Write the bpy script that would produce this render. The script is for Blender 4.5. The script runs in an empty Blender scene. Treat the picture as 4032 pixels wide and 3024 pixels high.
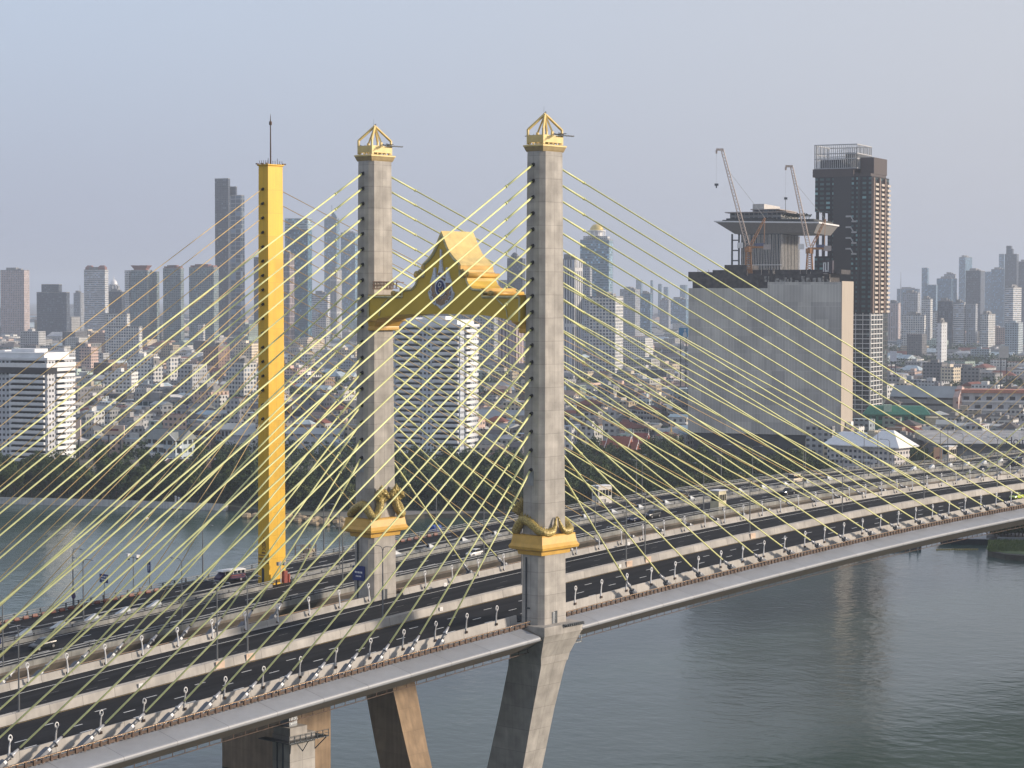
import bpy, math, random
from math import sin, cos, tan, atan, atan2, pi, sqrt, radians, exp, floor
from mathutils import Vector, Matrix
random.seed(7)
# ------------------------------------------------------------------ camera
sc = bpy.context.scene
COL = sc.collection
YAW, PITCH, ROLL, F = 0.86327, 0.04196, 0.00162, 8262.84
CAM = Vector((-288.067, -238.257, 57.226))
FW = Vector((sin(YAW)*cos(PITCH), cos(YAW)*cos(PITCH), -sin(PITCH)))
RT = Vector((cos(YAW), -sin(YAW), 0)); UP = RT.cross(FW)
_c, _s = cos(ROLL), sin(ROLL); RT, UP = _c*RT + _s*UP, -_s*RT + _c*UP
cam_d = bpy.data.cameras.new('camera'); cam = bpy.data.objects.new('camera', cam_d); COL.objects.link(cam)
cam.matrix_world = Matrix(((RT.x, UP.x, -FW.x, CAM.x), (RT.y, UP.y, -FW.y, CAM.y), (RT.z, UP.z, -FW.z, CAM.z), (0, 0, 0, 1)))
cam_d.sensor_width = 36; cam_d.lens = F/4032*36; cam_d.clip_start = 1; cam_d.clip_end = 60000
sc.camera = cam
# ------------------------------------------------------------------ sky, sun, exposure
SUN = Vector((0.62, -0.75, 0.30)).normalized()
el = math.asin(SUN.z); az = atan2(SUN.x, SUN.y)
w = bpy.data.worlds.new("World"); sc.world = w; w.use_nodes = True
nt = w.node_tree; bg = nt.nodes['Background']
sky = nt.nodes.new('ShaderNodeTexSky'); sky.sky_type = 'NISHITA'; sky.sun_disc = False
sky.sun_elevation = el; sky.sun_rotation = az; sky.air_density = 1.3; sky.dust_density = 3.0; sky.ozone_density = 1.5; sky.altitude = 0
mx = nt.nodes.new('ShaderNodeMix'); mx.data_type = 'RGBA'; mx.inputs['Factor'].default_value = 0.86
nt.links.new(sky.outputs[0], mx.inputs['A'])
# hazy evening dome: paler and bluer overhead, dull lavender at the horizon, lighter towards the sun side
_tc = nt.nodes.new('ShaderNodeTexCoord'); _sp = nt.nodes.new('ShaderNodeSeparateXYZ'); nt.links.new(_tc.outputs['Generated'], _sp.inputs[0])
def _rng(src, a, b):
    n = nt.nodes.new('ShaderNodeMapRange'); n.clamp = True; n.interpolation_type = 'SMOOTHSTEP'; n.inputs['From Min'].default_value = a; n.inputs['From Max'].default_value = b; nt.links.new(src, n.inputs['Value']); return n.outputs[0]
def _mx(f, a, b):
    n = nt.nodes.new('ShaderNodeMix'); n.data_type = 'RGBA'; nt.links.new(f, n.inputs['Factor'])
    for k, v in (('A', a), ('B', b)):
        if isinstance(v, tuple): n.inputs[k].default_value = v+(1,)
        else: nt.links.new(v, n.inputs[k])
    return n.outputs['Result']
_dt = nt.nodes.new('ShaderNodeVectorMath'); _dt.operation = 'DOT_PRODUCT'; nt.links.new(_tc.outputs['Generated'], _dt.inputs[0]); _dt.inputs[1].default_value = (cos(YAW), -sin(YAW), 0)
_az = _rng(_dt.outputs['Value'], -0.30, 0.34); _el = _rng(_sp.outputs[2], -0.02, 0.16); _hi = _rng(_sp.outputs[2], 0.2, 0.6)
_c1 = _mx(_el, _mx(_az, (3.75, 4.10, 5.3), (4.85, 5.0, 5.7)), _mx(_az, (4.75, 5.55, 7.0), (5.5, 5.7, 6.4)))
nt.links.new(_mx(_hi, _c1, (4.3, 4.75, 5.9)), mx.inputs['B'])
nt.links.new(mx.outputs['Result'], bg.inputs['Color']); bg.inputs['Strength'].default_value = 0.090
sd = bpy.data.lights.new('sun', 'SUN'); sd.energy = 4.2; sd.angle = radians(5.0); sd.color = (1.0, 0.85, 0.69)
so = bpy.data.objects.new('sun', sd); COL.objects.link(so); so.rotation_euler = SUN.to_track_quat('Z', 'Y').to_euler()
so.location = (0, 0, 400)
sc.view_settings.view_transform = 'Standard'; sc.view_settings.look = 'None'; sc.view_settings.gamma = 1
sc.view_settings.exposure = 0.42
sc.cycles.max_bounces = 5; sc.cycles.diffuse_bounces = 2; sc.cycles.glossy_bounces = 3; sc.cycles.volume_bounces = 0
sc.cycles.transparent_max_bounces = 8
# ------------------------------------------------------------------ world measures
WATER, LAND = -38.0, -36.0
def zd(X):                                  # height of the bridge carriageway along the bridge axis
    x = X/0.9 - 14.73062
    return 0.9*(0.05168*x - 0.0000700*x*x) - 0.00008*max(0.0, min(X, 300)-90)**2
FH = Vector((sin(YAW), cos(YAW))); RH = Vector((cos(YAW), -sin(YAW)))
def at(px, depth, zm=-15):                  # ground position seen along a column of the photograph, `depth` metres ahead
    zc = depth*cos(PITCH) + (CAM.z-zm)*sin(PITCH)
    p = Vector((CAM.x, CAM.y)) + FH*depth + RH*((px-2016)/F*zc)
    return p.x, p.y
def zat(py, depth): return CAM.z - depth*tan(atan((py-1512)/F) + PITCH)
def gdepth(py, z=LAND): return (CAM.z-z)/tan(atan((py-1512)/F) + PITCH)
def topx(x, y, z=LAND):
    d = Vector((x, y, z)) - CAM; zz = d.dot(FW)
    return 2016 + F*d.dot(RT)/zz, 1512 - F*d.dot(UP)/zz, zz
# ------------------------------------------------------------------ mesh helpers
class MB:
    def __init__(s, M=None): s.v = []; s.f = []; s.m = []; s.M = M; s.c = []; s.col = None; s.uv = []; s.cu = None
    def add(s, vs, fs, mi=0, uvs=None):
        b = len(s.v)
        for p in vs:
            p = Vector(p)
            s.v.append(s.M @ p if s.M is not None else p)
        for k, f in enumerate(fs):
            s.f.append([b+i for i in f]); s.m.append(mi); s.c.append(s.col); s.uv.append(uvs[k] if uvs else None)
    def box(s, x0, x1, y0, y1, z0, z1, mi=0):
        s.add([(x0,y0,z0),(x1,y0,z0),(x1,y1,z0),(x0,y1,z0),(x0,y0,z1),(x1,y0,z1),(x1,y1,z1),(x0,y1,z1)],
              [(0,3,2,1),(4,5,6,7),(0,1,5,4),(1,2,6,5),(2,3,7,6),(3,0,4,7)], mi)
    def loft(s, secs, mi=0, cap=True):       # secs: list of equal-length rings of points
        n = len(secs[0]); vs = [p for r in secs for p in r]; fs = []
        for k in range(len(secs)-1):
            for i in range(n):
                j = (i+1) % n; fs.append((k*n+i, k*n+j, (k+1)*n+j, (k+1)*n+i))
        if cap: fs.append(tuple(range(n-1, -1, -1))); fs.append(tuple((len(secs)-1)*n+i for i in range(n)))
        s.add(vs, fs, mi)
    def prism(s, poly, z0, z1, mi=0): s.loft([[(x,y,z0) for x,y in poly], [(x,y,z1) for x,y in poly]], mi)
    def prismy(s, poly, y0, y1, mi=0): s.loft([[(x,y1,z) for x,z in poly], [(x,y0,z) for x,z in poly]], mi)
    def prismx(s, poly, x0, x1, mi=0): s.loft([[(x0,y,z) for y,z in poly], [(x1,y,z) for y,z in poly]], mi)
    def tube(s, pts, rs, n=8, mi=0, cap=True):
        pts = [Vector(p) for p in pts]
        if not hasattr(rs, '__len__'): rs = [rs]*len(pts)
        secs = []; ref = None
        for i, p in enumerate(pts):
            t = (pts[min(i+1, len(pts)-1)] - pts[max(i-1, 0)]).normalized()
            if ref is None: ref = Vector((0,0,1)) if abs(t.z) < 0.9 else Vector((1,0,0))
            a = t.cross(ref).normalized(); b = a.cross(t).normalized(); ref = b
            secs.append([p + (a*cos(2*pi*k/n) + b*sin(2*pi*k/n))*rs[i] for k in range(n)])
        s.loft(secs, mi, cap)
    def bar(s, p, q, wd=0.1, mi=0): s.tube([p, q], wd/2*1.25, 4, mi)
    def sphere(s, c, r, n=10, m=6, mi=0, z0=-1):
        rx, ry, rz = r if hasattr(r, '__len__') else (r, r, r)
        secs = []
        for k in range(m+1):
            a = -pi/2 + pi*k/m; a = max(a, math.asin(z0)) if z0 > -1 else a
            rr = max(cos(a), 0.02)
            secs.append([(c[0]+rx*rr*cos(2*pi*i/n), c[1]+ry*rr*sin(2*pi*i/n), c[2]+rz*sin(a)) for i in range(n)])
        s.loft(secs, mi)
    def build(s, name, mats, parent=None, smooth=False, autouv=True):
        me = bpy.data.meshes.new(name); me.from_pydata(s.v, [], s.f)
        if not isinstance(mats, (list, tuple)): mats = [mats]
        for m_ in mats: me.materials.append(m_)
        me.polygons.foreach_set('material_index', s.m)
        if smooth: me.polygons.foreach_set('use_smooth', [True]*len(s.f))
        if autouv:
            uvl = me.uv_layers.new(name='UVMap'); data = []
            for f, pu in zip(s.f, s.uv):
                if pu: data += [x for t in pu for x in t]; continue
                a, b_, c_ = s.v[f[0]], s.v[f[1]], s.v[f[2]]
                nrm = (b_-a).cross(c_-a)
                if nrm.length > 1e-9: nrm.normalize()
                if abs(nrm.z) > 0.75 or (nrm.x == 0 and nrm.y == 0):
                    for i in f: data += [s.v[i].x, s.v[i].y]
                else:
                    t = Vector((-nrm.y, nrm.x, 0)).normalized()
                    for i in f: data += [s.v[i].dot(t), s.v[i].z]
            uvl.data.foreach_set('uv', data)
        if any(c is not None for c in s.c):
            ca = me.color_attributes.new('Col', 'BYTE_COLOR', 'CORNER'); cd = []
            for f, c in zip(s.f, s.c):
                c = c or (0.5, 0.5, 0.5)
                for _ in f: cd += [c[0], c[1], c[2], 1]
            ca.data.foreach_set('color', cd)
        me.update()
        o = bpy.data.objects.new(name, me); COL.objects.link(o)
        if parent is not None: o.parent = parent
        return o
def empty(name, label, cat, loc=(0,0,0), rz=0, group=None):
    o = bpy.data.objects.new(name, None); COL.objects.link(o); o.location = loc; o.rotation_euler = (0,0,rz)
    o.empty_display_size = 1
    o['label'] = label; o['category'] = cat
    if group: o['group'] = group
    return o
def tag(o, label=None, cat=None, group=None, kind=None):
    if label: o['label'] = label
    if cat: o['category'] = cat
    if group: o['group'] = group
    if kind: o['kind'] = kind
    return o
def dup(root, loc=None, rz=None, label=None, scale=None):
    r = root.copy(); COL.objects.link(r)
    if loc is not None: r.location = loc
    if rz is not None: r.rotation_euler = (0,0,rz)
    if scale is not None: r.scale = scale
    if label: r['label'] = label
    for ch in list(root.children):
        c = ch.copy(); COL.objects.link(c); c.parent = r
        for g in ch.children:
            d = g.copy(); COL.objects.link(d); d.parent = c
    return r
ONES = 'first second third fourth fifth sixth seventh eighth ninth tenth eleventh twelfth thirteenth fourteenth fifteenth sixteenth seventeenth eighteenth nineteenth'.split()
TENS = {2:'twenty', 3:'thirty', 4:'forty', 5:'fifty', 6:'sixty', 7:'seventy', 8:'eighty', 9:'ninety'}
TENTH = {2:'twentieth', 3:'thirtieth', 4:'fortieth', 5:'fiftieth', 6:'sixtieth', 7:'seventieth', 8:'eightieth', 9:'ninetieth'}
def ordinal(n):
    if n < 20: return ONES[n-1]
    t, o = divmod(n, 10)
    return TENTH[t] if o == 0 else TENS[t] + '-' + ONES[o-1]
def number_labels(objs):                     # things told apart only by their order across the picture
    by = {}
    for o in objs: by.setdefault(o['label'], []).append(o)
    for lab, l in by.items():
        if len(l) < 2: continue
        l.sort(key=lambda o: topx(*o.location)[0])
        for i, o in enumerate(l):
            e = 'leftmost of its kind' if i == 0 else 'rightmost of its kind' if i == len(l)-1 else ordinal(i+1) + ' from left'
            o['label'] = lab + ', ' + e
# ------------------------------------------------------------------ materials
def newmat(name):
    m = bpy.data.materials.new(name); m.use_nodes = True; nt = m.node_tree
    return m, nt, nt.nodes['Principled BSDF']
def N(nt, t, **k):
    n = nt.nodes.new(t)
    for a, b in k.items():
        if a.startswith('i_'): n.inputs[a[2:]].default_value = b
        else: setattr(n, a, b)
    return n
def mixc(nt, fac, a, b, mode='MIX'):
    n = N(nt, 'ShaderNodeMix', data_type='RGBA', blend_type=mode)
    for s_, v in (('Factor', fac), ('A', a), ('B', b)):
        if hasattr(v, 'is_linked') or hasattr(v, 'links'): nt.links.new(v, n.inputs[s_])
        else: n.inputs[s_].default_value = v if s_ == 'Factor' else (tuple(v)+(1,))[:4]
    return n.outputs['Result']
def math_(nt, op, a, b=None, c=None):
    n = N(nt, 'ShaderNodeMath', operation=op)
    for i, v in enumerate((a, b, c)):
        if v is None: continue
        if hasattr(v, 'links'): nt.links.new(v, n.inputs[i])
        else: n.inputs[i].default_value = v
    return n.outputs[0]
def ramp(nt, src, stops):
    r = N(nt, 'ShaderNodeValToRGB'); e = r.color_ramp.elements
    e[0].position, e[0].color = stops[0][0], tuple(stops[0][1])+(1,)
    e[1].position, e[1].color = stops[1][0], tuple(stops[1][1])+(1,)
    for p, c in stops[2:]:
        x = e.new(p); x.color = tuple(c)+(1,)
    nt.links.new(src, r.inputs[0]); return r.outputs[0]
def noisef(nt, scale, detail=4, vec='Object', stretch=None):
    tc = N(nt, 'ShaderNodeTexCoord'); src = tc.outputs[vec]
    if stretch:
        mp = N(nt, 'ShaderNodeMapping'); mp.inputs['Scale'].default_value = stretch; nt.links.new(src, mp.inputs[0]); src = mp.outputs[0]
    n = N(nt, 'ShaderNodeTexNoise'); n.inputs['Scale'].default_value = scale; n.inputs['Detail'].default_value = detail
    nt.links.new(src, n.inputs['Vector']); return n.outputs['Fac']
_pc = {}
def paint(name, col, rough=0.6, metal=0.0, var=0.12, scale=0.8, bump=0.0, stretch=None, spec=0.5):
    if name in _pc: return _pc[name]
    m, nt, b = newmat(name)
    f = noisef(nt, scale, 5, stretch=stretch)
    f2 = ramp(nt, f, [(0.3, (0,0,0)), (0.72, (1,1,1))])
    lo = tuple(c*(1-var*1.6) for c in col); hi = tuple(min(1, c*(1+var)) for c in col)
    nt.links.new(mixc(nt, f2, lo, hi), b.inputs['Base Color'])
    b.inputs['Roughness'].default_value = rough; b.inputs['Metallic'].default_value = metal
    b.inputs['Specular IOR Level'].default_value = spec
    if bump:
        bp = N(nt, 'ShaderNodeBump'); bp.inputs['Strength'].default_value = bump; bp.inputs['Distance'].default_value = 0.05
        nt.links.new(f, bp.inputs['Height']); nt.links.new(bp.outputs[0], b.inputs['Normal'])
    _pc[name] = m; return m
def concrete(name, col, jw=2.4, jh=1.9, joint=0.10, var=0.14, streak=0.25, rough=0.88):
    """board-marked concrete: pour joints and panel seams laid out in metres, vertical run-off streaks, per-lift tone"""
    m, nt, b = newmat(name)
    uv = N(nt, 'ShaderNodeUVMap'); br = N(nt, 'ShaderNodeTexBrick'); br.offset = 0
    nt.links.new(uv.outputs[0], br.inputs['Vector'])
    br.inputs['Scale'].default_value = 1; br.inputs['Brick Width'].default_value = jw; br.inputs['Row Height'].default_value = jh
    br.inputs['Mortar Size'].default_value = 0.06; br.inputs['Mortar Smooth'].default_value = 0.6
    br.inputs['Color1'].default_value = tuple(c*1.06 for c in col)+(1,); br.inputs['Color2'].default_value = tuple(c*0.93 for c in col)+(1,)
    br.inputs['Mortar'].default_value = tuple(c*(1-joint*2.6) for c in col)+(1,)
    f = noisef(nt, 0.35, 8); f2 = ramp(nt, f, [(0.28, (1-var*2.2,)*3), (0.75, (1+var*0.5,)*3)])
    c1 = mixc(nt, 1.0, br.outputs['Color'], f2, 'MULTIPLY')
    if jw > 50:                                # finer formwork panels inside each lift
        b3 = N(nt, 'ShaderNodeTexBrick'); b3.offset = 0.5; nt.links.new(uv.outputs[0], b3.inputs['Vector']); b3.inputs['Scale'].default_value = 1
        b3.inputs['Brick Width'].default_value = 1.9; b3.inputs['Row Height'].default_value = 1.37; b3.inputs['Mortar Size'].default_value = 0.03
        b3.inputs['Color1'].default_value = (1.05, 1.05, 1.05, 1); b3.inputs['Color2'].default_value = (0.93, 0.93, 0.93, 1); b3.inputs['Mortar'].default_value = (0.93, 0.93, 0.93, 1)
        c1 = mixc(nt, 1.0, c1, b3.outputs['Color'], 'MULTIPLY')
    s = noisef(nt, 1.0, 6, stretch=(1.3, 1.3, 0.06)); s2 = ramp(nt, s, [(0.42, (1-streak,)*3), (0.62, (1,)*3)])
    c2 = mixc(nt, 0.8, c1, s2, 'MULTIPLY')
    nt.links.new(c2, b.inputs['Base Color']); b.inputs['Roughness'].default_value = rough
    f3 = noisef(nt, 6, 6); bp = N(nt, 'ShaderNodeBump'); bp.inputs['Strength'].default_value = 0.35; bp.inputs['Distance'].default_value = 0.03
    nt.links.new(f3, bp.inputs['Height']); nt.links.new(bp.outputs[0], b.inputs['Normal'])
    return m
_fc = {}
def facade(wall, win, fl=3.2, bay=3.0, fw=0.6, fh=0.55, gl=0.25, attr=False, band=False, line=None, metal=0.0, key=None, seed=0.0):
    """wall with a grid of windows laid out in metres (UV): fl storey height, bay width, fw/fh window share"""
    k = (wall, win, fl, bay, fw, fh, gl, attr, band, line)
    if k in _fc: return _fc[k]
    m, nt, b = newmat('facade')
    uv = N(nt, 'ShaderNodeUVMap'); sp = N(nt, 'ShaderNodeSeparateXYZ'); nt.links.new(uv.outputs[0], sp.inputs[0])
    u = math_(nt, 'DIVIDE', sp.outputs[0], bay); v = math_(nt, 'DIVIDE', sp.outputs[1], fl)
    fu = math_(nt, 'FRACT', u); fv = math_(nt, 'FRACT', v)
    mu = math_(nt, 'COMPARE', fu, 0.5, fw/2); mv = math_(nt, 'COMPARE', fv, 0.55, fh/2)
    mask = mv if band else math_(nt, 'MULTIPLY', mu, mv)
    ge = N(nt, 'ShaderNodeNewGeometry'); sn = N(nt, 'ShaderNodeSeparateXYZ'); nt.links.new(ge.outputs['True Normal'], sn.inputs[0])
    side = math_(nt, 'LESS_THAN', math_(nt, 'ABSOLUTE', sn.outputs[2]), 0.5)
    mask = math_(nt, 'MULTIPLY', mask, side)
    cb = N(nt, 'ShaderNodeCombineXYZ'); nt.links.new(math_(nt, 'FLOOR', u), cb.inputs[0]); nt.links.new(math_(nt, 'FLOOR', v), cb.inputs[1])
    wn = N(nt, 'ShaderNodeTexWhiteNoise', noise_dimensions='2D'); nt.links.new(cb.outputs[0], wn.inputs['Vector'])
    wr = ramp(nt, wn.outputs['Value'], [(0.0, tuple(c*0.45 for c in win)), (0.8, win), (1.0, tuple(min(1, c*2.6+0.03) for c in win))])
    n1 = ramp(nt, noisef(nt, 0.12, 5), [(0.3, (0.80,)*3), (0.7, (1.06,)*3)])
    if attr:
        at_ = N(nt, 'ShaderNodeVertexColor', layer_name='Col'); wc = mixc(nt, 1.0, at_.outputs[0], n1, 'MULTIPLY')
    else: wc = mixc(nt, 1.0, wall, n1, 'MULTIPLY')
    st = ramp(nt, noisef(nt, 0.9, 4, stretch=(1, 1, 0.08)), [(0.40, (0.78,)*3), (0.6, (1,)*3)])
    wc = mixc(nt, 0.6, wc, st, 'MULTIPLY')
    if line:
        lm = math_(nt, 'MULTIPLY', math_(nt, 'LESS_THAN', fv, 0.09), side); wc = mixc(nt, lm, wc, line)
    nt.links.new(mixc(nt, mask, wc, wr), b.inputs['Base Color']); b.inputs['Specular IOR Level'].default_value = 0.25
    r = math_(nt, 'SUBTRACT', 0.85, math_(nt, 'MULTIPLY', mask, 0.85-gl)); nt.links.new(r, b.inputs['Roughness'])
    bp = N(nt, 'ShaderNodeBump'); bp.invert = True; bp.inputs['Strength'].default_value = 0.8; bp.inputs['Distance'].default_value = 0.25
    nt.links.new(mask, bp.inputs['Height']); nt.links.new(bp.outputs[0], b.inputs['Normal'])
    _fc[k] = m; return m
def attrpaint(name, rough=0.8, corr=False):
    m, nt, b = newmat(name); a = N(nt, 'ShaderNodeVertexColor', layer_name='Col')
    n1 = ramp(nt, noisef(nt, 0.25, 6), [(0.3, (0.68,)*3), (0.7, (1.12,)*3)])
    nt.links.new(mixc(nt, 1.0, a.outputs[0], n1, 'MULTIPLY'), b.inputs['Base Color']); b.inputs['Roughness'].default_value = rough
    return m
CONC = concrete('pylon concrete', (0.45, 0.425, 0.39), 60, 4.1, 0.12, 0.16, 0.14)
CONCD_ = concrete('pier concrete', (0.33, 0.27, 0.20), 3.0, 3.2, 0.08)
CONCB = concrete('brown pier concrete', (0.36, 0.26, 0.17), 30, 4.2, 0.06)
BARR = concrete('barrier concrete', (0.46, 0.44, 0.41), 6.2, 40, 0.22, 0.10, 0.12)
BARRO = concrete('old barrier concrete', (0.36, 0.36, 0.34), 8, 40, 0.16, 0.2, 0.3)
FASC = concrete('fascia panels', (0.30, 0.315, 0.34), 9.9, 60, 0.25, 0.05, 0.05, rough=0.42)
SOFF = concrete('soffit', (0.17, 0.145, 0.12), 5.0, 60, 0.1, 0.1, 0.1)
ASPH = paint('asphalt', (0.022, 0.023, 0.026), 0.9, var=0.32, scale=0.5, stretch=(0.02, 1.0, 1), spec=0.12)
ASPHO = paint('worn asphalt', (0.028, 0.029, 0.032), 0.9, var=0.35, scale=0.5, stretch=(0.02, 1.0, 1), spec=0.12)
LINE = paint('lane paint', (0.80, 0.80, 0.78), 0.7, var=0.12, scale=1.5)
LINEF = paint('faint lane paint', (0.17, 0.17, 0.17), 0.8, var=0.3, scale=1.5)
LINEY = paint('yellow lane paint', (0.42, 0.30, 0.12), 0.7, var=0.25, scale=1.0)
GOLD = paint('gold paint', (0.62, 0.37, 0.07), 0.42, 0.0, 0.10, 0.6)
GOLDL = paint('light gold paint', (0.70, 0.53, 0.20), 0.40, 0.0, 0.10, 0.6)
GOLDD = paint('scaled gold', (0.46, 0.355, 0.11), 0.36, 0.15, 0.2, 3.0)
def _scales():
    nt = GOLDD.node_tree; b = nt.nodes['Principled BSDF']; tc = N(nt, 'ShaderNodeTexCoord'); vo = N(nt, 'ShaderNodeTexVoronoi'); vo.inputs['Scale'].default_value = 4.2
    nt.links.new(tc.outputs['Object'], vo.inputs['Vector']); bp = N(nt, 'ShaderNodeBump'); bp.inputs['Strength'].default_value = 1.0; bp.inputs['Distance'].default_value = 0.07; bp.invert = True
    nt.links.new(vo.outputs['Distance'], bp.inputs['Height']); nt.links.new(bp.outputs[0], b.inputs['Normal'])
    old = b.inputs['Base Color'].links[0].from_socket; r_ = ramp(nt, vo.outputs['Distance'], [(0.35, (1, 1, 1)), (0.75, (0.62, 0.58, 0.46))]); nt.links.new(mixc(nt, 1.0, old, r_, 'MULTIPLY'), b.inputs['Base Color'])
_scales()
OCHRE = paint('ochre gable paint', (0.56, 0.38, 0.035), 0.55, var=0.06, scale=0.3)
TRIM = paint('pale trim', (0.50, 0.47, 0.27), 0.6, var=0.18, scale=1.2)
YELP = concrete('yellow pylon paint', (0.80, 0.475, 0.020), 30, 4.6, 0.07, 0.05, 0.10, rough=0.5)
CAB = paint('pale yellow cable sheath', (0.74, 0.765, 0.37), 0.5, var=0.06)
def _tint(m):
    nt = m.node_tree; b = nt.nodes['Principled BSDF']; oi = N(nt, 'ShaderNodeObjectInfo'); old = b.inputs['Base Color'].links[0].from_socket
    g = ramp(nt, noisef(nt, 0.25, 4), [(0.3, (0.86, 0.86, 0.80)), (0.6, (1, 1, 1))]); t = ramp(nt, oi.outputs['Random'], [(0.0, (0.84, 0.84, 0.82)), (1.0, (1.04, 1.02, 1.0))])
    nt.links.new(mixc(nt, 1.0, mixc(nt, 1.0, old, t, 'MULTIPLY'), g, 'MULTIPLY'), b.inputs['Base Color'])
_tint(CAB)
CABO = paint('amber cable sheath', (0.58, 0.42, 0.17), 0.4, var=0.1)
BLACK = paint('black rubber', (0.012, 0.012, 0.012), 0.5, var=0.1)
WHITE = paint('white paint', (0.76, 0.76, 0.76), 0.4, var=0.05)
STEEL = paint('grey steel', (0.28, 0.30, 0.32), 0.4, 0.4, 0.15)
STEELD = paint('dark steel', (0.055, 0.065, 0.075), 0.45, 0.3, 0.15)
RUST = paint('rust brown steel', (0.085, 0.048, 0.030), 0.6, 0.1, 0.35, 1.2)
RAILB = paint('brown rail', (0.35, 0.24, 0.15), 0.35, 0.4, 0.15)
GLASS = paint('dark glass', (0.02, 0.025, 0.03), 0.08, 0.0, 0.1)
# ================================================================== BRIDGES
def ribbon(name, sec, mats, parent, x0, x1, step=9.0, closed=True, mi=None, gaps=()):
    """sweep a cross-section [(Y, dz)] along the bridge axis following the carriageway height"""
    mb = MB(); n = len(sec)
    cum = [0]
    for i in range(n): a, b = sec[i], sec[(i+1) % n]; cum.append(cum[-1]+sqrt((a[0]-b[0])**2+(a[1]-b[1])**2))
    spans = []; c = x0
    for g0, g1 in list(gaps)+[(x1, x1)]:
        if g0 > c: spans.append((c, min(g0, x1)))
        c = g1
    for a, b in spans:
        k = max(1, int(round((b-a)/step))); xs = [a+(b-a)*i/k for i in range(k+1)]
        vs = []; fs = []; uvs = []
        for X in xs: vs += [(X, Y, zd(X)+dz) for Y, dz in sec]
        for i in range(k):
            for j in range(n if closed else n-1):
                j2 = (j+1) % n
                fs.append((i*n+j, i*n+j2, (i+1)*n+j2, (i+1)*n+j))
                uvs.append([(xs[i], cum[j]), (xs[i], cum[j+1]), (xs[i+1], cum[j+1]), (xs[i+1], cum[j])])
        if closed:
            fs.append(tuple(range(n-1, -1, -1))); uvs.append([(0, 0)]*n)
            fs.append(tuple(k*n+i for i in range(n))); uvs.append([(0, 0)]*n)
        mb.add(vs, fs, 0, uvs)
    return mb.build(name, mats, parent)
def rect(y0, y1, z0, z1): return [(y0, z0), (y0, z1), (y1, z1), (y1, z0)]
MIR = 43.1
def mir(sec): return [(MIR-Y, dz) for Y, dz in reversed(sec)]
XA, XB = -300.0, 560.0
def dashes(mb, Y, x0, x1, per, ln, wd=0.16, ph=0.0, dz=0.012):
    X = x0+ph
    while X < x1:
        mb.add([(X, Y-wd/2, zd(X)+dz), (X+ln, Y-wd/2, zd(X+ln)+dz), (X+ln, Y+wd/2, zd(X+ln)+dz), (X, Y+wd/2, zd(X)+dz)], [(0, 1, 2, 3)])
        X += per
# --- new bridge deck
nb = empty('bridge_deck', 'wide near bridge deck with two black carriageways, pale barriers and grey sloping edge', 'bridge deck')
ribbon('girder', [(0.8, -4.75), (-3.5, -2.38), (-3.1, -1.7), (0.5, -0.62), (42.6, -0.62), (46.1, -1.7), (46.6, -2.38), (42.3, -4.75)], SOFF, nb, XA, XB)
PG = [(-4.4, 4.4), (445.6, 454.4)]
for f in (lambda s: s, mir):
    nose = [(0.75, -0.50)] + [(-3.75+0.42*cos(a), -1.92+0.42*sin(a)) for a in [pi*0.55, pi*0.75, pi*0.95, pi*1.15, pi*1.35, pi*1.5]] + [(-3.2, -2.3), (-0.2, -1.3)]
    ribbon('fascia', f(nose), FASC, nb, XA, XB, gaps=[(-6.5, 5.2), (443.5, 455)])
    ribbon('walkway', f(rect(0.45, 3.2, -0.60, -0.44)), BARRO, nb, XA, XB, gaps=PG)
    ribbon('edge_barrier', f([(3.02, -0.44), (3.20, 1.18), (3.46, 1.18), (3.60, 0.35), (3.85, 0.02), (3.85, -0.44)]), BARR, nb, XA, XB, gaps=PG)
    mb = MB(); g0 = -XA
    Y0 = 0.3 if f is not mir else 0.3
    yy = lambda Y: Y if f is not mir else MIR-Y
    X = XA
    while X < XB:                             # railing posts with open panels
        if not any(a-0.2 < X < b+0.2 for a, b in PG):
            z = zd(X)-0.45; y = yy(-0.12); mb.box(X-0.16, X+0.16, min(y, y+0.1)-0.06, max(y, y+0.1)+0.06, z, z+0.87)
        X += 1.45 if X < 25 else 1.22
    mb.build('railing_posts', RUST, nb)['kind'] = 'stuff'
    ribbon('railing_panel', f(rect(-0.02, 0.02, -0.36, 0.08)), RUST, nb, XA, XB, gaps=PG)
    ribbon('railing_rail', f(rect(-0.20, 0.06, 0.42, 0.52)), RAILB, nb, XA, XB, gaps=PG)
    ribbon('road_surface', f(rect(3.6, 20.9, -0.62, 0.0)), ASPH, nb, XA, XB, gaps=())
    mb = MB()
    if f is not mir:
        for Y in (7.5, 11.35, 15.75): dashes(mb, Y, XA, XB, 9.95, 2.2, 0.27, {7.5: 3.3, 11.35: 4.5, 15.75: 2.5}[Y])
        mb.build('lane_marking', LINE, nb)['kind'] = 'stuff'
        ribbon('edge_line', rect(20.25, 20.42, 0.006, 0.014), LINEY, nb, XA, XB)
    else:
        for Y in (28.6, 32.0): dashes(mb, Y, XA, XB, 9.95, 2.2, 0.16, 1.0 if Y < 30 else 6.0)
        mb.build('lane_marking', LINEF, nb)['kind'] = 'stuff'
        ribbon('edge_line', rect(36.1, 36.27, 0.006, 0.014), LINE, nb, XA, XB)
ribbon('median_barrier', [(20.72, -0.3), (20.78, 0.25), (21.0, 1.42), (21.42, 1.42), (21.42, 1.1), (21.75, 1.1), (21.75, 1.42), (22.15, 1.42), (22.35, 0.25), (22.4, -0.3)], BARR, nb, XA, XB)
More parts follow.
